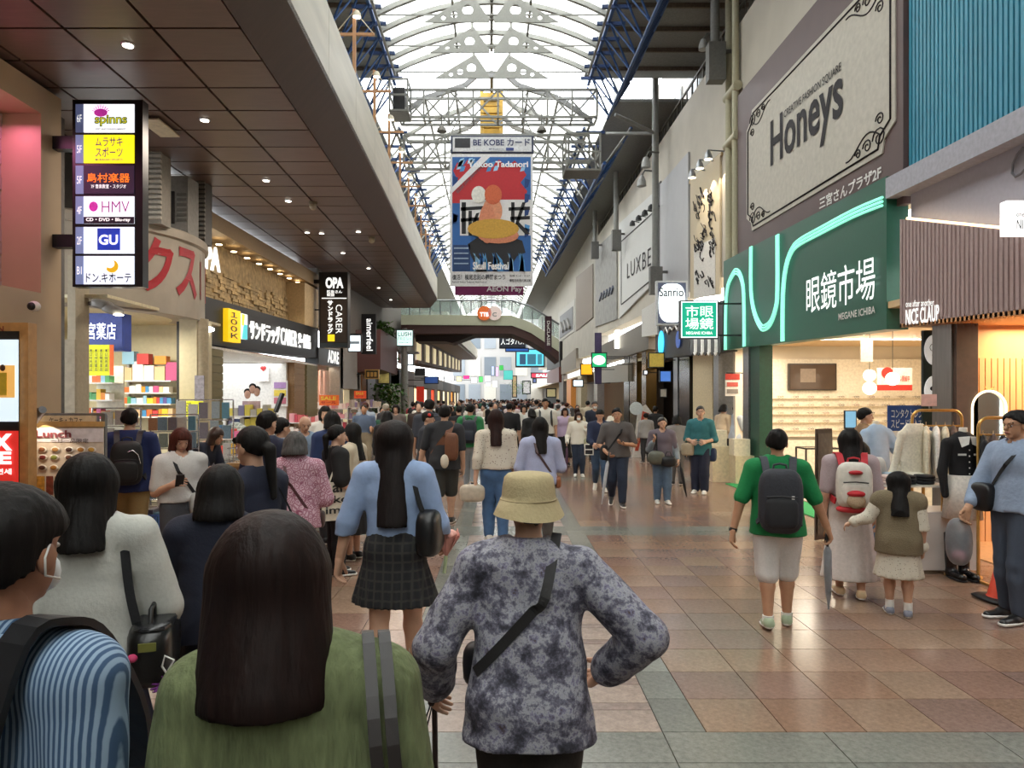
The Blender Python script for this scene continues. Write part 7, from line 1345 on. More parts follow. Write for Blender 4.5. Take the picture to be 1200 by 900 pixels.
# man at the lower left edge
p = Person('grey haired man in blue striped shirt with mask strap, at the lower left edge', XP(2, 1.3), 1.3, 10, 1.67, yaw=-2, skin=M('#a9775c', .55, var=.08), build=.88)
STR = C('#8fa6be', kind='stripe', scale=34, col2='#3d5878', bump=.05); p.top(STR, 'half', hem=.42, infl=.022, collar=M('#8fa6c0', .8)); p.pants(CHAR); p.shoes(SHOEB); p.hair(M('#151110', .65, spec=.2, var=.2, bump=.3, scale=60, stretch=(1, 1, .12)), 'short')
mb = MB(); mb.tube([p.hp((.05, .0, .012)), p.hp((.053, -.012, -.004)), p.hp((.05, -.008, -.024)), p.hp((.044, .02, -.034))], .0013*p.h, 6); p.part('mask_loop', mb, WHITE); p.mask()
t = p.backpack('large black backpack on the man in the striped shirt', M('#111114', .7, bump=.1), .34, .46, .17, z=.60*1.67, infl=.04)
# woman in green seen from behind
p = Person('woman in olive green top with dark brown bob, nearest at bottom centre left', XP(345, 1.36), 1.36, -8, 1.61, build=.93, headx=-.045)
GRNC = M('#666f4c', .9, var=.22, bump=.5, scale=26, stretch=(2.5, 2.5, .6)); p.top(GRNC, 'long', hem=.44, infl=.02, flare=.012, fold=.004); p.pants(CHAR); p.shoes(SHOEB); p.hair(M('#1b0e0b', .6, spec=.25, var=.3, bump=.25, scale=60, stretch=(1, 1, .12)), 'bob', .138, width=1.2, strand=.0012)
t = p.carry('shoulder_bag', 'dark brown shoulder bag strap and bag on the woman in green', 'bag', (.24, -.05, .62)); LB = M('#1c1514', .45)
for dx in (0, .03): mb = MB(); mb.band([(.135+dx, .14, .95), (.135+dx, .13, 1.22), (.135+dx, .0, 1.385), (.145+dx, -.085, 1.33), (.16+dx, -.15, 1.18), (.20+dx, -.165, .86)], [(0, 1, 0), (0, 1, .5), (0, 0, 1), (0, -1, .6), (.2, -1, 0), (.3, -1, 0)], .022, .006); p.put(t, 'strap', mb, LB)
bagbody(p, t, (.27, -.06, .76), (.07, .15, .12), LB)
# elderly man with bucket hat and cane
p = Person('elderly man in bucket hat and dark floral shirt leaning on a cane', .09, 2.45, 2, 1.56, armL=((.085, -.03, -.165), (.10, .055, -.285)), armR=((.135, -.05, -.135), (.06, .035, -.235)), legL='step', legR='stand', lean=7, build=1.03, face=False, hands=True)
FLO = M('#6c6a80', .8, kind='floral', scale=30, bump=.1); p.top(FLO, 'long', hem=.45, infl=.026, flare=.016, fold=.007, collar=M('#4b4f66', .8)); p.pants(M('#2b2724', .9, bump=.1, scale=60), infl=.025, flare=.01); p.shoes(SHOEB); p.hair(HAIRG, 'short')
HATM = M('#b3a37d', .85, var=.05, bump=.15, scale=90); hc = p.J['hd']; mb = MB(); vs = []
prof = [(.128, -.028), (.120, -.012), (.104, .024), (.1, .03), (.097, .045), (.094, .075), (.088, .105), (.076, .117), (.05, .122), (.001, .124)]
n = 40
for j, (r, z) in enumerate(prof):
    for k in range(n): a = 6.2832*k/n; w = 1+.012*math.sin(3*a+1)+.008*math.sin(7*a)*(j < 3); vs.append(hc+np.array([r*w*math.cos(a)*.97, r*w*1.1*math.sin(a)-.01, z+.006*math.sin(2*a+.5)*(j < 3)+.004]))
mb.add(vs, [(j*n+k, j*n+(k+1) % n, (j+1)*n+(k+1) % n, (j+1)*n+k) for j in range(len(prof)-1) for k in range(n)], True); hat = p.part('bucket_hat', mb, HATM)
mb = MB(); mb.tube([hc+np.array([.1005*math.cos(a)*.97, .1105*math.sin(a)-.01, .034]) for a in np.linspace(0, 6.2832, 33)[:-1]], .003, 5, True); p.part('hat_band', mb, M('#a39370', .85), hat)
t = p.carry('shoulder_bag', 'black strap worn across the back of the elderly man', 'bag', (-.2, .05, .8)); p.strap(t, M('#1d1b1c', .7), 1, -.175, .93, .034, .05, sides=(-1,)); bagbody(p, t, (-.15, .19, .86), (.09, .05, .08), BLACK)
w = p.J['wr', -1]; t = p.carry('walking_cane', 'dark wooden walking cane with wrist loop held by the elderly man', 'cane', (w[0]-.01, w[1]+.10, 0)); CN = M('#2a1d18', .4)
loop(p, t, [(w[0]-.01, w[1]+.12, .01), (w[0]-.01, w[1]+.06, w[2]-.06)], .0105, CN, 'shaft'); loop(p, t, [(w[0]-.01, w[1]-.03, w[2]-.05), (w[0]-.01, w[1]+.03, w[2]-.045), (w[0]-.01, w[1]+.11, w[2]-.055)], .013, CN, 'grip'); loop(p, t, [(w[0]-.012, w[1]+.04, w[2]-.06), (w[0]-.05, w[1]+.01, w[2]-.16), (w[0]-.075, w[1], w[2]-.23), (w[0]-.055, w[1], w[2]-.25), (w[0]-.035, w[1]+.02, w[2]-.17), (w[0]-.012, w[1]+.05, w[2]-.07)], .0028, BLACK, 'wrist_loop'); loop(p, t, [(w[0]-.01, w[1]+.121, 0), (w[0]-.01, w[1]+.119, .03)], .014, BLACK, 'ferrule')
# girl in white shirt with black boston bag
p = Person('girl with straight black hair and white short sleeved shirt at the left', XP(103, 2.8), 2.8, -18, 1.61, armR=((.05, .02, -.18), (.02, .12, -.28)), build=1.0)
p.top(C('#b9b9b2'), 'half', hem=.44, infl=.02, puff=.008, flare=.012); p.skirt(NAVY, .3, .15, 20); p.shoes(SHOEB); p.hair(HAIR, 'long', .15, width=1.15, sway=(0, -.03))
t = p.carry('boston_bag', 'black glossy boston bag with charms on the girl in white', 'bag', (.23, -.04, .75)); BB = M('#131313', .3, bump=.1, scale=40); bagbody(p, t, (.24, -.03, .86), (.085, .20, .125), BB, pw=.5)
mb = MB(); mb.ell((.245, -.03, .965), (.075, .18, .02), 14, 6, .6); p.put(t, 'top_panel', mb, M('#202022', .25)); mb = MB(); mb.band([(.10, .06, 1.12), (.11, .04, 1.3), (.12, .0, 1.335), (.135, -.06, 1.28), (.16, -.10, 1.1), (.19, -.12, .97)], [(0, 1, 0), (0, 1, .4), (0, 0, 1), (0, -1, .5), (0, -1, 0), (0, -1, 0)], .032, .006); p.put(t, 'strap', mb, BLK)
for dy in (-.1, .08): loop(p, t, [(.24, dy-.05, .97), (.24, dy-.04, 1.03), (.24, dy+.04, 1.03), (.24, dy+.05, .97)], .009, BB)
ch = M('#6d2a78', .9, bump=.5, scale=90)
mb = MB(); rr = random.Random(4)
for k in range(60): v = Vector((rr.gauss(0, 1), rr.gauss(0, 1), rr.gauss(0, 1))).normalized(); q = Vector((.30, -.20, .76)); mb.tube([q, q+Vector((v.x*.06, v.y*.05, v.z*.045))], [.008, .003], 4)
t2 = p.put(t, 'purple_pompom', mb, ch); loop(p, t, [(.31, -.22, .82), (.33, -.23, .86), (.30, -.235, .88), (.29, -.23, .84), (.31, -.22, .80)], .004, WHITE, 'white_bow'); mb = MB(); mb.ell((.335, -.2, .70), (.028, .02, .025), 10, 6); p.put(t, 'grey_charm', mb, M('#7d8a96', .6)); mb = MB(); mb.ell((.19, -.23, .88), (.02, .02, .015), 8, 6); p.put(t, 'pink_charm', mb, M('#c83a6a', .6)); mb = MB(); mb.box(.21, .27, -.235, -.228, .90, .93); p.put(t, 'olive_tag', mb, M('#6a6a30', .5))
# navy dressed woman
p = Person('woman with short black hair in loose navy dress, behind the girl in white', XP(259, 3.3), 3.3, -6, 1.52, armL=((.06, .05, -.16), (-.01, .13, -.22)), build=1.08)
p.top(C('#12182a'), 'half', hem=.5, infl=.022, flare=.03); p.skirt(C('#0f1424'), .24, .17, 9, .01); p.shoes(SHOEB); p.hair(HAIR, 'bob', .085, width=1.1)
# ponytail girl in profile
p = Person('girl in navy with long ponytail seen in left profile', XP(297, 4.2), 4.2, 292, 1.66, armR=((.03, .02, -.18), (.0, .1, -.28)), nod=2)
p.top(C('#1a1f33'), 'half', hem=.5, infl=.02); p.skirt(NAVY, .32, .15, 18); p.shoes(SHOEB); p.hair(HAIR, 'pony', .17, sway=(0, -.02)); mb = MB(); mb.tube([p.hp((x, .047-.2*x*x*8, .03-.012*abs(x)*20)) for x in (-.028, -.014, 0, .014, .028)], .012*p.h, 6); p.part('fringe', mb, HAIR)
t = p.carry('shoulder_bag', 'black shoulder bag with pale flower charm on the ponytail girl', 'bag', (.12, -.2, .78)); bagbody(p, t, (.06, -.24, .90), (.15, .07, .10), M('#141416', .35)); mb = MB(); mb.band([(.10, -.24, .98), (.14, -.16, 1.15), (.11, -.03, 1.36), (.08, .06, 1.3), (.0, .1, 1.1)], [(1, -.4, 0), (1, -.5, .3), (.4, 0, 1), (0, 1, .4), (0, 1, 0)], .025); p.put(t, 'strap', mb, BLK); mb = MB()
for k in range(9): mb.ell((-.06+.03*math.cos(k), -.31+.012*math.sin(3*k), .80+.035*math.sin(k*1.7)), (.022, .018, .02), 8, 6)
p.put(t, 'flower_charm', mb, M('#d8b09a', .8, var=.3, scale=30))
# schoolgirl in pale blue shirt and pleated check skirt
p = Person('schoolgirl in pale blue shirt and black check pleated skirt walking ahead', XP(462, 4.55), 4.55, 6, 1.68, armL=((.065, -.01, -.175), (.10, .0, -.325)), armR=((.05, .02, -.178), (.05, .13, -.26)), legL='rear', legR='fwd', yaw=4)
p.top(C('#8fa4c8', bump=.15, scale=30), 'three', hem=.575, infl=.022, flare=.012, fold=.006, collar=M('#9db0d0', .8)); p.skirt(M('#1d1c20', .9, kind='plaid', scale=5.5, col2='#33322f', bump=.05), .325, .165, 26, .009, waist=.615); p.shoes(SHOEB, BLACK, (M('#c9c2b8', .8, bump=.3, scale=60), .36)); p.hair(M('#181110', .6, spec=.25, var=.3, bump=.25, scale=60, stretch=(1, 1, .12)), 'long', .31, width=1.34, sway=(.01, -.035))
t = p.carry('school_bag', 'black school bag hanging at the right hip of the schoolgirl', 'bag', (.26, -.04, .86)); bagbody(p, t, (.235, -.02, 1.0), (.075, .17, .145), M('#121214', .4, bump=.1, scale=40)); mb = MB(); mb.band([(.16, .09, 1.1), (.125, .06, 1.34), (.125, 0, 1.405), (.13, -.05, 1.36), (.17, -.09, 1.22), (.215, -.10, 1.1)], [(0, 1, 0), (0, 1, .4), (0, 0, 1), (.2, -1, .5), (.5, -1, 0), (.6, -1, 0)], .03); p.put(t, 'strap', mb, BLK)
t = p.carry('bouquet', 'pink wrapped bouquet held beside the school bag', 'bouquet', (.33, .1, .9)); PKW = M('#d8968a', .5, var=.2, scale=20, alpha=.8)
mb = MB(); rr = random.Random(8)
for k in range(9): a = k*.7; mb.prism([(.30, .16, .80), (.30+.09*math.cos(a), .16+.09*math.sin(a), .93+.03*rr.random()), (.30+.09*math.cos(a+.8), .16+.09*math.sin(a+.8), .95+.03*rr.random())], (.002, .002, 0))
p.put(t, 'paper_wrap', mb, PKW); mb = MB()
for k in range(7): mb.ell((.30+.05*math.cos(k*.9), .16+.05*math.sin(k*.9), .95), (.025, .025, .025), 8, 6)
p.put(t, 'flowers', mb, M('#e0a89a', .7)); loop(p, t, [(.30, .16, .81), (.29, .15, .70)], .012, M('#b8c49a', .6), 'stems')
# older lady in pink pattern
p = Person('older lady with grey hair and pink paisley blouse', XP(346, 6.3), 6.3, 350, 1.53, armR='belly', build=1.08)
p.top(M('#c9a8b4', .85, kind='paisley', scale=24, col2='#8d4f66'), 'half', hem=.46, infl=.022, flare=.015, collar=M('#c9a8b4', .8)); p.pants(CHAR); p.shoes(SHOEB); p.hair(HAIRG, 'bob', .055, width=1.1); t = p.carry('shoulder_bag', 'dark brown crossbody bag of the lady in pink', 'bag', (.2, .1, .7)); p.strap(t, M('#4a2228', .6), -1, .16, .80, .024, .05, sides=(-1,)); bagbody(p, t, (.21, .06, .76), (.04, .1, .07), M('#3a2020', .5))
# girl in black with lettered tote
p = Person('girl in black puff sleeve blouse carrying a lettered tote bag', XP(394, 7.5), 7.5, 62, 1.545, armL='belly', armR=((.05, -.0, -.175), (.03, .10, -.24)), skin=SKIN3)
p.top(C('#121214'), 'short', hem=.56, infl=.018, puff=.028); p.pants(BLK, infl=.022, flare=.006); p.shoes(SHOEB, WHITE); p.hair(HAIR, 'pony', .15)
t = p.carry('tote_bag', 'cream tote bag printed with black letters', 'bag', (.2, -.02, .55)); mb = MB(); mb.hexa([(.205, -.20, .60), (.205, .17, .60), (.235, .17, .60), (.235, -.20, .60), (.19, -.21, .98), (.19, .18, .98), (.215, .18, .98), (.215, -.21, .98)]); tb = p.put(t, 'bag_body', mb, M('#cfc6b4', .85))
for sy in (-.10, .07): loop(p, t, [(.203, sy-.03, .97), (.17, -.04, 1.18), (.10, -.02, 1.30)], .010, M('#c9c0ae', .85), 'handle')
for i, s in enumerate(('ar', 'kkon', 'imek')):
    V, Fc, _ = text_verts(s, .02); w0, w1 = ((-.10, .04), (-.17, .15), (-.17, .15))[i]; z0 = .88-.105*i; mb = MB(); mb.add([(.2435-(z0+v*.075-.6)*.05, w0+(w1-w0)*u, z0+v*.075) for u, v in V], Fc); p.put(t, 'lettering', mb, BLACK)
# further members of the left group
def quick(label, px, Y, top, heading, topm, sleeve, botm, hair=HAIR, style='short', length=.1, armL='down', armR='down', legL='stand', legR='stand', bot='pants', hem=.5, shoes=SHOEB, yaw=0, nod=0, lean=0, build=1.0, x=None, skin=SKIN, h=None, name=None, hands=True, flare=.0, sway=-.03, hw=1.0):
    hh = h or EYE-(top-CY)*Y/F; p = Person(label, XP(px, Y) if x is None else x, Y, heading, hh, armL, armR, legL, legR, lean, yaw, nod, build, skin=skin, hands=hands and Y < 15)
    p.top(topm, sleeve, hem, .024)
    if bot == 'pants': p.pants(botm, infl=.016, flare=flare)
    elif bot == 'shorts': p.pants(botm, .52, .026, .01, name='shorts')
    else: p.skirt(botm, float(bot), .16, 14)
    p.shoes(shoes); (p.hair(hair, style, length, sway=(0, sway if style == 'long' else 0), width=hw) if style else None); return p
quick('man in navy jacket with short black hair, left of the lady in pink', 312, 6.9, 482, 25, NAVY, 'long', CHAR, build=1.05)
quick('dark haired person in grey top peeking behind the man in navy jacket', 329, 7.9, 490, 40, C('#8a94a0'), 'short', CHAR)
quick('person in plain blue top with black hair before the sock rack', 389, 9.1, 482, 330, C('#24345c'), 'long', CHAR, style='bob', length=.06)
quick('long haired girl in cream top facing left beside the tote bag girl', 414, 8.2, 496, 285, C('#c9bda6'), 'short', BLK, style='long', length=.2, armL='phone', armR='phone', bot='.2')
p = quick('bald elderly man in grey blue shirt by the drugstore shelves', 357, 9.6, 487, 150, C('#7d8fa3'), 'short', CHAR, hair=HAIRG, style=None, armL='belly', armR='belly', nod=20)
p = quick('long haired woman in white jumper facing the camera near the drugstore', 381, 11.6, 476, 170, C('#d0ccc4'), 'long', C('#4a4a52'), style='long', length=.19, armL='belly', bot='.2')
# left foreground shoppers
p = quick('man in navy tee, tan shorts and dark cap browsing the wire racks', 152, 8.0, 479, -20, C('#1d2a58'), 'short', KHA, bot='shorts', hem=.47, shoes=SHOEW, armL='hold', armR='belly', legL='step', legR='rear', build=1.1)
mb = MB(); mb.ell(p.hp((0, -.004, .03)), np.array([.052, .06, .042])*p.h, 16, 10); mb.ell(p.hp((0, .06, .022)), np.array([.035, .04, .006])*p.h, 12, 6); p.part('cap', mb, M('#15151a', .8)); mb = MB()
for s in (-1, 1): an = p.J['an', s]; mb.tube([an-np.array([0, 0, .01]), an+np.array([0, 0, .10])], .048, 10)
p.part('sock', mb, M('#22283c', .9)); t = p.backpack('black backpack on the man in navy tee', M('#101012', .6, bump=.1), .32, .48, .17, z=.66*p.h, infl=.03); loop(p, t, [(.02, -.32, 1.25), (.07, -.325, 1.27), (.12, -.31, 1.22), (.14, -.29, 1.12)], .006, CHROME, 'silver_zip')
p = quick('woman with reddish brown hair in white tee looking at her phone', 212, 6.8, 502, 142, C('#c9c7c4'), 'short', C('#4a4d54'), hair=HAIRR, style='bob', length=.11, armR='phone', armL='down', nod=24, hem=.56, flare=.03)
t = p.carry('smartphone', 'smartphone in the hand of the woman in white tee', 'phone', tuple(p.J['wr', 1]+np.array([-.03, .07, .02]))); q = p.J['wr', 1]+np.array([-.035, .075, .05]); mb = MB(); mb.hexa([q+np.array(v) for v in ((-.035, -.004, -.06), (.035, -.004, -.06), (.035, .004, -.064), (-.035, .004, -.064), (-.035, .05, .05), (.035, .05, .05), (.035, .058, .046), (-.035, .058, .046))]); p.put(t, 'case', mb, BLACK)
t = p.carry('shoulder_bag', 'small pale grey shoulder bag of the woman in white tee', 'bag', (-.12, .14, .75)); p.strap(t, BLK, 1, -.12, .9, .03, .03, sides=(1,)); bagbody(p, t, (-.14, .13, .84), (.1, .05, .11), M('#a9a9a6', .5))
p = quick('shop assistant with brown bob in navy bending over the till counter', 240, 9.35, 0, 100, C('#141a2e'), 'short', CHAR, hair=M('#3a241a', .45, var=.3), style='bob', length=.075, lean=34, armL='hold', armR='reach', x=-4.0, h=1.56)
# middle distance, walking away
p = quick('man in black tee and dark shorts with brown sling bag walking away', 521, 10.5, 475, 2, C('#26272b'), 'short', C('#34332f'), bot='shorts', hem=.46, shoes=SHOEB, legL='rear', legR='step', armL=((.06, .0, -.178), (.10, .03, -.32)), build=1.1)
t = p.carry('sling_bag', 'brown sling bag across the back of the man in black tee', 'bag', (.08, -.2, .85)); BRS = M('#6a4028', .6, bump=.1); p.strap(t, BRS, 1, -.17, 1.0, .09, .03, sides=(-1,)); bagbody(p, t, (.12, -.17, 1.13), (.10, .06, .2), BRS); mb = MB(); mb.ell((.03, -.26, .93), (.06, .04, .1), 12, 8); p.put(t, 'white_pouch', mb, M('#c9bfae', .8))
q = p.J['wr', -1]; t = p.carry('plastic_bag', 'white plastic bag in the left hand of the man in black tee', 'bag', (q[0], q[1], q[2]-.32)); mb = MB(); mb.ell((q[0], q[1]+.03, q[2]-.22), (.09, .06, .12), 12, 8, .8); p.put(t, 'bag', mb, M('#c9cdd2', .4, alpha=.85))
p = quick('man in dark cap with red patch facing right behind the man in black tee', 501, 11.4, 482, 100, C('#2a2c34'), 'short', CHAR, build=1.05); mb = MB(); mb.ell(p.hp((0, 0, .03)), np.array([.052, .06, .04])*p.h, 16, 10); mb.ell(p.hp((0, .07, .02)), np.array([.035, .04, .006])*p.h, 12, 6); o = p.part('cap', mb, M('#1d1e24', .8)); mb = MB(); mb.ell(p.hp((.045, .02, .035)), np.array([.012, .018, .018])*p.h, 10, 6); p.part('red_patch', mb, M('#c8281e', .6), o)
quick('tall man in charcoal shirt walking away left of centre', 503, 13.2, 468, 356, C('#3a3d46'), 'short', CHAR, legL='step', legR='rear', build=1.08)
p = quick('man in bright green shirt with dark backpack in the middle crowd', 551, 14.4, 473, 3, C('#2f7a4a'), 'short', C('#8a8f94'), legL='fwd', legR='back'); p.backpack('dark blue backpack on the man in bright green shirt', M('#1d2230', .6), .3, .46, .16, z=.68*p.h)
p = quick('woman with brown hair in cream dotted blouse and blue jeans walking away', 581, 9.2, 480, 357, M('#c9bfae', .85, kind='dots', scale=34, col2='#6a4a48'), 'long', C('#4a6a92', var=.12, scale=14), hair=HAIRB, style='long', length=.2, legL='step', legR='rear', hem=.555, armL='swingb', armR='down', flare=.012, shoes=SHOEW)
q = p.J['wr', -1]; t = p.carry('handbag', 'pale beige handbag in the left hand of the woman in dotted blouse', 'bag', (q[0]-.03, q[1], q[2]-.28)); bagbody(p, t, (q[0]-.04, q[1], q[2]-.17), (.16, .07, .11), M('#bdb09c', .5)); loop(p, t, [(q[0]-.12, q[1], q[2]-.08), (q[0]-.06, q[1], q[2]-.03), (q[0]+.02, q[1], q[2]-.04), (q[0]+.05, q[1], q[2]-.09)], .007, M('#a39680', .5))
p = quick('woman with long black hair in lavender blue shirt with crossbody strap', 633, 8.7, 489, 356, C('#a3a9c6'), 'long', C('#4a4440'), style='long', length=.2, legL='step', legR='rear', hem=.5, armL='belly', armR='belly')
t = p.carry('shoulder_bag', 'small brown crossbody bag of the woman in lavender shirt', 'bag', (.2, -.02, .75)); p.strap(t, M('#4a3636', .6), -1, .17, .86, .026, .05, sides=(-1,)); bagbody(p, t, (.21, -.02, .82), (.035, .08, .07), M('#8a5230', .5))
p = quick('woman in pale green sweater and black trousers walking away on the left', 481, 25.2, 478, 2, C('#b9c9a8'), 'short', BLK, style='bob', length=.05, legL='fwd', legR='back', shoes=SHOEW)
quick('person with dark hair and black top seen from behind near the sock rack', 454, 13.0, 482, 10, BLK, 'long', CHAR, style='bob', length=.05); quick('woman in grey cardigan facing the camera near the round post', 464, 18.5, 474, 178, C('#6a5f5a'), 'long', CHAR, style='long', length=.12)
quick('person with white hair beside the sock rack', 452, 19.5, 473, 20, C('#4a4a50'), 'long', CHAR, hair=M('#b3aa98', .6), style='short'); quick('person in black with backpack left of the charcoal shirt man', 489, 23, 470, 0, BLK, 'short', CHAR, legL='step', legR='rear'); quick('person in red top far left near the red shop banner', 484, 27.5, 471, 10, C('#b8404a'), 'short', CHAR)
# walking towards the camera on the right
p = quick('man in grey tee holding a pale folded umbrella, walking towards the camera', 723, 12.3, 478, 187, C('#55504f'), 'short', DJEAN, armR=((.06, .02, -.178), (-.02, .12, -.26)), armL=((.06, .02, -.178), (-.06, .13, -.16)), legL='fwd', legR='back', build=1.08, skin=SKIN2, flare=.01)
t = p.carry('shoulder_bag', 'black crossbody bag of the man in grey tee', 'bag', (.18, .1, .8)); p.strap(t, BLK, -1, .15, .95, .03, .035, sides=(1,)); bagbody(p, t, (.22, .02, .9), (.07, .13, .13), BLK)
q = p.J['wr', 1]; umbrella(p, 'pale grey folded umbrella in the hand of the man in grey tee', q+np.array([-.02, .09, .0]), q+np.array([.10, .16, -.83]), M('#a9adb3', .4))
p = quick('woman in navy cardigan and jeans looking down beside the man in grey tee', 703, 14.3, 480, 185, C('#1a2440'), 'long', JEAN, style='short', armL='belly', armR='hold', legL='fwd', legR='back', nod=22, shoes=SHOEW)
t = p.carry('tote_bag', 'white frame bag on the arm of the woman in navy cardigan', 'bag', (.2, .16, .7)); mb = MB(); mb.tube([(.14, .2, .72), (.3, .2, .72), (.3, .2, .92), (.14, .2, .92)], .014, 6, True); mb.bar((.14, .2, .82), (.3, .2, .82), .02); p.put(t, 'frame', mb, WHITE); mb = MB(); mb.box(.15, .29, .16, .19, .72, .92); p.put(t, 'pouch', mb, CHAR)
p = quick('masked woman in cream blouse and dark jeans walking with a purple umbrella', 678, 16.9, 483, 182, C('#d8d2c6'), 'long', DJEAN, hair=HAIRB, style='bob', length=.06, armL='strap', armR='cane', legL='fwd', legR='step', shoes=SHOEW); p.mask(); q = p.J['wr', 1]; umbrella(p, 'purple folded umbrella of the masked woman', q+np.array([.0, .06, 0]), (q[0]+.02, q[1]+.1, .05), M('#4a2a44', .6)); t = p.carry('handbag', 'pale green handbag of the masked woman', 'bag', (-.2, .1, .66)); bagbody(p, t, (-.21, .1, .77), (.1, .07, .12), M('#a9a988', .5)); loop(p, t, [(-.26, .1, .87), (-.16, .05, 1.2), (-.12, .0, 1.24)], .012, M('#6a6a52', .5))
quick('woman in lilac blouse and black skirt behind the masked woman', 662, 19.6, 478, 178, C('#b8a4c0'), 'long', BLK, hair=HAIRB, style='bob', length=.08, armL='strap', bot='.14'); p = quick('tall man in white shirt wearing backpack straps in the middle right', 639, 18.8, 467, 180, C('#cfccc4'), 'short', BLK, legL='step', legR='rear', skin=SKIN2, build=1.08); p.backpack('black backpack worn by the tall man in white shirt', BLK)
quick('woman in white tee left of the tall man in white shirt', 614, 20.2, 474, 182, C('#d4d2ce'), 'short', BLK, style='long', length=.1); quick('girl with black hair seen from behind in black top beside the white tee woman', 623, 17.6, 479, 340, BLK, 'long', BLK, style='bob', length=.06)
quick('masked older man in navy jacket right of centre', 697, 20.4, 470, 180, C('#1d2436'), 'long', CHAR, hair=HAIRG).mask(); p = quick('woman in white sun hat behind the man in grey tee', 716, 17.2, 490, 180, C('#c9c9c4'), 'short', CHAR, style='bob', length=.05); mb = MB(); c = p.hp((0, 0, .02)); mb.lathe(c, [(.15, 0), (.1, .03), (.09, .09), (.05, .12), (.001, .122)], 20); p.part('sun_hat', mb, M('#d8cfbe', .8))
p = quick('woman in grey cardigan and faded jeans with two shoulder bags', 776, 12.6, 489, 183, C('#6a5f68'), 'short', C('#5a7088', var=.12, scale=14), hair=M('#241c1a', .45), style='short', armR='strap', armL=((.05, .0, -.178), (.06, .08, -.30)), legL='step', legR='stand', shoes=SHOEW, flare=.012)
for s in (-1, 1):
    f = p.field(lo=.44*p.h, hi=.86*p.h, vox=.016); f.cap(p.J['sh', s]*.9, np.array([s*.12, -.02, .46*p.h]), .07, .085, .02, .7); p.arm(f, s, .016, .9); f.plane((s*.05, 0, 0), (s, 0, 0)).noise(.004, 28, s+3); V, Fc, _ = f.mesh(); np_mesh('cardigan', V, Fc, C('#8a9298'), p.root)
t = p.carry('shoulder_bag', 'grey green slouchy shoulder bag of the woman in grey cardigan', 'bag', (.16, .16, .68)); bagbody(p, t, (.13, .18, .80), (.15, .08, .12), M('#5f6054', .5, bump=.2), pw=.8); mb = MB(); mb.band([(.12, .17, .92), (.12, .13, 1.1), (.11, .02, 1.265), (.12, -.08, 1.1)], [(0, 1, 0), (0, 1, .2), (0, 0, 1), (0, -1, 0)], .03); p.put(t, 'strap', mb, BLK)
t = p.carry('handbag', 'black handbag in front of the woman in grey cardigan', 'bag', (-.05, .2, .66)); bagbody(p, t, (-.07, .2, .74), (.13, .07, .09), M('#151517', .4)); loop(p, t, [(-.14, .2, .8), (-.1, .2, .9), (-.04, .2, .9), (.0, .2, .8)], .008, BLK); q = p.J['wr', -1]; umbrella(p, 'black folded umbrella hanging from the hand of the woman in grey cardigan', q+np.array([-.02, .05, -.02]), q+np.array([-.14, .02, -.62]), M('#17171a', .6))
quick('woman in grey top seen from behind near the dark entrance', 793, 15.2, 487, 5, C('#857f7c'), 'short', C('#5f5a58'), style='bob', length=.05, legL='step', legR='rear')
p = quick('woman in teal tunic and navy trousers looking up to the right', 821, 13.9, 476, 205, C('#2f6a70', var=.12, scale=20), 'half', C('#1d2236'), hair=M('#1f1a18', .45), style='short', armL='belly', armR='belly', hem=.44, legL='step', legR='stand', shoes=SHOEW, nod=-10, yaw=-14, flare=.03); p.glasses()
t = p.carry('tote_bag', 'beige tote bag on the arm of the woman in teal', 'bag', (.2, .1, .72)); bagbody(p, t, (.22, .12, .84), (.12, .06, .12), M('#a3947c', .6), pw=.4); loop(p, t, [(.15, .12, .94), (.19, .1, 1.06), (.25, .1, 1.06), (.29, .12, .94)], .008, M('#8f8068', .6)); t = p.carry('shoulder_bag', 'navy bag behind the woman in teal', 'bag', (-.2, -.05, .6)); bagbody(p, t, (-.22, -.04, .74), (.07, .1, .13), C('#1d2a48'))
quick('man in pale tee and black trousers browsing the small bay', 863, 17.6, 474, 80, C('#b4bfcc'), 'short', BLK, shoes=SHOEW, armR='hold', armL='belly', nod=20); quick('dark haired shopper half hidden behind the display stands', 848, 17.9, 474, 60, C('#c9b59a'), 'long', CHAR, style='bob', length=.04, nod=20); quick('man in black shirt at the dark entrance', 768, 21.5, 476, 20, BLK, 'short', CHAR); quick('man in grey hoodie by the white standee', 757, 20.4, 484, 350, C('#8f8d8c'), 'long', CHAR)
# right foreground family and shoppers
p = quick('man in green polo and white shorts with dark grey backpack', 911, 5.8, 503, 15, M('#0f7a42', .85, var=.05, bump=.15, scale=60), 'short', C('#cfcbc8'), bot='shorts', hem=.47, legL='rear', legR='step', armL=((.065, -.015, -.175), (.10, -.02, -.325)), armR=((.07, .0, -.172), (.125, .04, -.30)), build=1.06, skin=SKIN2, shoes=M('#a9b89a', .6), yaw=8)
p.watch(-1); mb = MB()
for s in (-1, 1): mb.tube([p.J['an', s]-np.array([0, 0, .02]), p.J['an', s]+np.array([0, 0, .03])], .044, 10)
p.part('ankle_sock', mb, WHITE)
t = p.backpack('dark grey backpack with pale top handle on the man in green', M('#2c2e36', .7, bump=.15, scale=60), .33, .50, .17, z=.655*p.h, strapmat=M('#3a3c44', .7), trim=M('#1c1d22', .7), infl=.03); mb = MB(); mb.box(.07, .09, -.325, -.315, 1.06, 1.085); p.put(t, 'white_logo_tab', mb, WHITE)
q = p.J['wr', 1]; umbrella(p, 'smoky grey folded umbrella held by the man in green', q+np.array([.0, .02, -.06]), q+np.array([.02, .08, -.66]), M('#8d9096', .3, alpha=.9), .03)
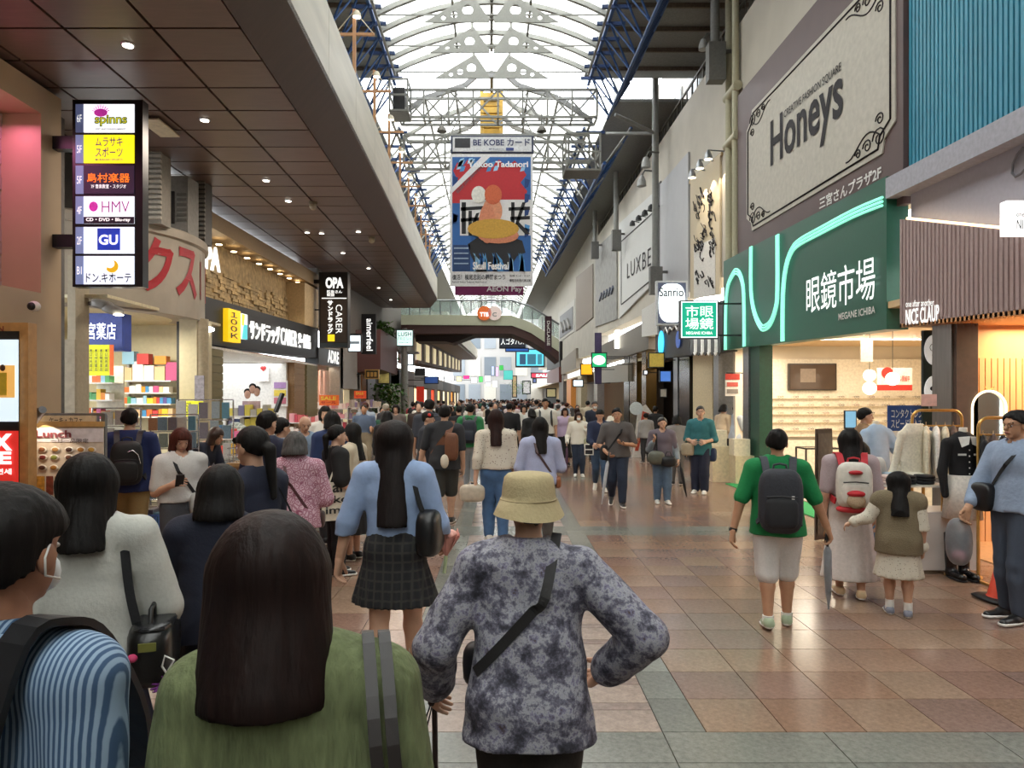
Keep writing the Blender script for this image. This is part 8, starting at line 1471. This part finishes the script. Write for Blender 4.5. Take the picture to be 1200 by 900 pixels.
p = quick('woman in pinkish tee and long sheer white skirt with bear pocket backpack', 996, 6.65, 503, 16, C('#a8979a'), 'short', M('#cdc4bf', .8, var=.06, bump=.2, scale=40), style='long', length=.13, hw=1.15, bot='.115', legL='step', legR='rear', hem=.6, armL='down', armR=((.04, -.0, -.185), (.05, .03, -.335)), shoes=M('#c9b08a', .5))
t = p.backpack('white and red backpack with round fluffy beige pocket on the long skirted woman', M('#d6d0c6', .6), .30, .42, .14, z=.68*p.h, strapmat=M('#b8202c', .6), trim=M('#cfc8be', .6), infl=.03)
mb = MB(); mb.ell((0, -.30, .92), (.078, .05, .065), 16, 10); o = p.put(t, 'fluffy_pocket', mb, M('#b59c80', .95, bump=.6, scale=120)); mb = MB(); mb.ell((0, -.30, .985), (.075, .05, .03), 14, 8); p.put(t, 'red_cap', mb, M('#b3202a', .7)); mb = MB(); mb.ell((0, -.2, .835), (.15, .08, .03), 16, 8, .7); p.put(t, 'red_base', mb, M('#b3202a', .6)); mb = MB(); mb.ell((0, -.28, 1.17), (.06, .03, .02), 10, 6); p.put(t, 'red_tab', mb, M('#b3202a', .6))
p = quick('little girl in brown knit vest and white floral dress', 1053, 6.07, 553, 22, M('#d3cbbb', .85, kind='dots', scale=60, col2='#8d7d68'), 'long', M('#d3cbbb', .85, kind='dots', scale=60, col2='#8d7d68'), style='long', length=.225, sway=-.06, hw=1.35, bot='.27', legL='step', legR='stand', hem=.6, armL=((.075, -.0, -.13), (.17, .03, -.17)), armR='down', shoes=M('#8a8fa0', .6), build=1.05)
p.top(M('#7d7059', .95, var=.1, bump=.5, scale=130), 'none', hem=.44, infl=.034, name='knit_vest', fold=.002); mb = MB()
for s in (-1, 1): an = p.J['an', s]; mb.tube([an-np.array([0, 0, .01]), an+np.array([0, 0, .07])], .034, 10)
p.part('sock', mb, WHITE)
for s in (-1, 1):
    w = p.J['wr', s]; e = p.J['el', s]; mb = MB(); mb.ell(w-(w-e)*.15, (.045, .045, .05), 12, 8); p.part('sleeve_cuff', mb, M('#d3cbbb', .85))
p = quick('woman in white top and jeans bending over by the clothes racks', 1035, 7.75, 0, 25, C('#cfccc6'), 'short', C('#5a6d84', var=.1, scale=14), style='bob', length=.06, lean=52, armL='hold', armR='reach', h=1.58, x=3.84, hem=.55, shoes=SHOEB); t = p.carry('shoulder_bag', 'black bag hanging from the bending woman', 'bag', (-.1, .1, .8)); bagbody(p, t, (-.20, .14, .92), (.06, .13, .15), M('#17171c', .5))
quick('shop assistant with short black hair behind the pale blue blouse', 1013, 10.35, 478, 100, C('#8a6a4a'), 'long', CHAR, hair=HAIR, style='short')
p = quick('man in pale blue shirt with black crossbody bag at the right edge', 1192, 5.95, 481, 258, C('#8d9db6', bump=.2, scale=40), 'three', C('#3f4858'), armL='bag', armR=((.03, .07, -.165), (.0, .17, -.29)), hem=.52, legL='step', legR='stand', build=1.08, skin=SKIN2)
p.watch(-1); p.glasses(); t = p.carry('shoulder_bag', 'black crossbody bag of the man in pale blue shirt', 'bag', (.1, .2, .9)); p.strap(t, BLK, -1, .16, 1.04, .03, .035, sides=(-1, 1)); bagbody(p, t, (.17, .16, 1.0), (.10, .06, .12), M('#121215', .4))
q = p.J['wr', -1]; t = p.carry('patterned_bag', 'pink patterned plastic bag in the hand of the man at the right edge', 'bag', (q[0], q[1]+.03, q[2]-.52)); mb = MB(); mb.ell((q[0], q[1]+.04, q[2]-.33), (.085, .045, .18), 14, 10, .6); p.put(t, 'bag', mb, M('#c87a94', .4, kind='dots', scale=22, col2='#5a2434')); mb = MB(); mb.tube([(q[0]-.03, q[1]+.04, q[2]-.16), (q[0], q[1]+.03, q[2]-.06), (q[0]+.03, q[1]+.04, q[2]-.16)], .012, 6); p.put(t, 'pink_handle', mb, M('#d03a78', .5))
q = p.J['wr', 1]; t = p.carry('plastic_bag', 'translucent grey plastic bag with pink toy carried by the man at right edge', 'bag', (q[0], q[1]+.05, q[2]-.46)); mb = MB(); mb.ell((q[0]+.02, q[1]+.06, q[2]-.26), (.11, .08, .2), 14, 10, .8); p.put(t, 'bag', mb, M('#8d9096', .3, alpha=.55)); mb = MB(); mb.ell((q[0]+.02, q[1]+.06, q[2]-.38), (.06, .05, .05), 10, 8); p.put(t, 'pink_toy', mb, M('#d898a8', .6))
# ---- the dense crowd further off: individuals that share a dozen skins
PAL_T = [M(c, .85, var=.05) for c in ('#1b1b20', '#d2cfc8', '#2a3350', '#8f8a88', '#e2ddd4', '#5a6a84', '#3a2f2c', '#7a3a3e', '#c2b49c', '#2d5a46', '#26262c', '#a8b4c4', '#d8c8c8', '#16161a')]; PAL_B = [M(c, .85, var=.05) for c in ('#1a1a1e', '#2a3246', '#4a4a50', '#8a7d68', '#20242e', '#c9c4ba')]; PAL_H = [HAIR, HAIR, HAIRB, HAIRR, HAIR, HAIRG]; PAL_S = [SHOEB, SHOEW]
base = []
for i in range(12): base.append(simple_figure(1.52+.02*(i % 5)+(.1 if i % 2 == 0 else 0), i % 2, i % 4, i))
meshes = []
for i, (V, Fc, ids) in enumerate(base):
    o = np_mesh('person', V, Fc, [SKIN, HAIR, BLK, CHAR, SHOEB], None, ids); meshes.append(o)
taken = [(o.location.x, o.location.y) for o in bpy.data.objects if o.get('category') == 'person']; rr = random.Random(11); cnt = 0; tries = 0
def grow(o, x, y, k):
    o.location = (x, y, 0); o.rotation_euler = (0, 0, math.radians(rr.choice((0, 0, 0, 180, 180))+rr.uniform(-25, 25))); s = rr.uniform(.97, 1.05); o.scale = (s, s, s)
    for j, pal in ((0, [SKIN, SKIN2, SKIN3]), (1, PAL_H), (2, PAL_T), (3, PAL_B), (4, PAL_S)):
        sl = o.material_slots[j]; sl.link = 'OBJECT'; sl.material = rr.choice(pal)
    tag(o, 'distant pedestrian in the dense crowd filling the far street', 'person', 'distant crowd')
while cnt < 235 and tries < 6000:
    tries += 1; u = rr.random(); y = 17+62*u**1.25; x = rr.uniform(-3.9+.01*y, 3.6)
    if y < 24 and rr.random() < (.55 if x < 1.2 else .8): continue
    if x > 3.2 and y < 28: continue
    if any((x-a)**2+(y-b)**2 < .52**2 for a, b in taken): continue
    taken.append((x, y)); m = meshes[cnt % 12]
    if cnt < 12: o = m
    else: o = m.copy(); COL.objects.link(o)
    grow(o, x, y, cnt); cnt += 1
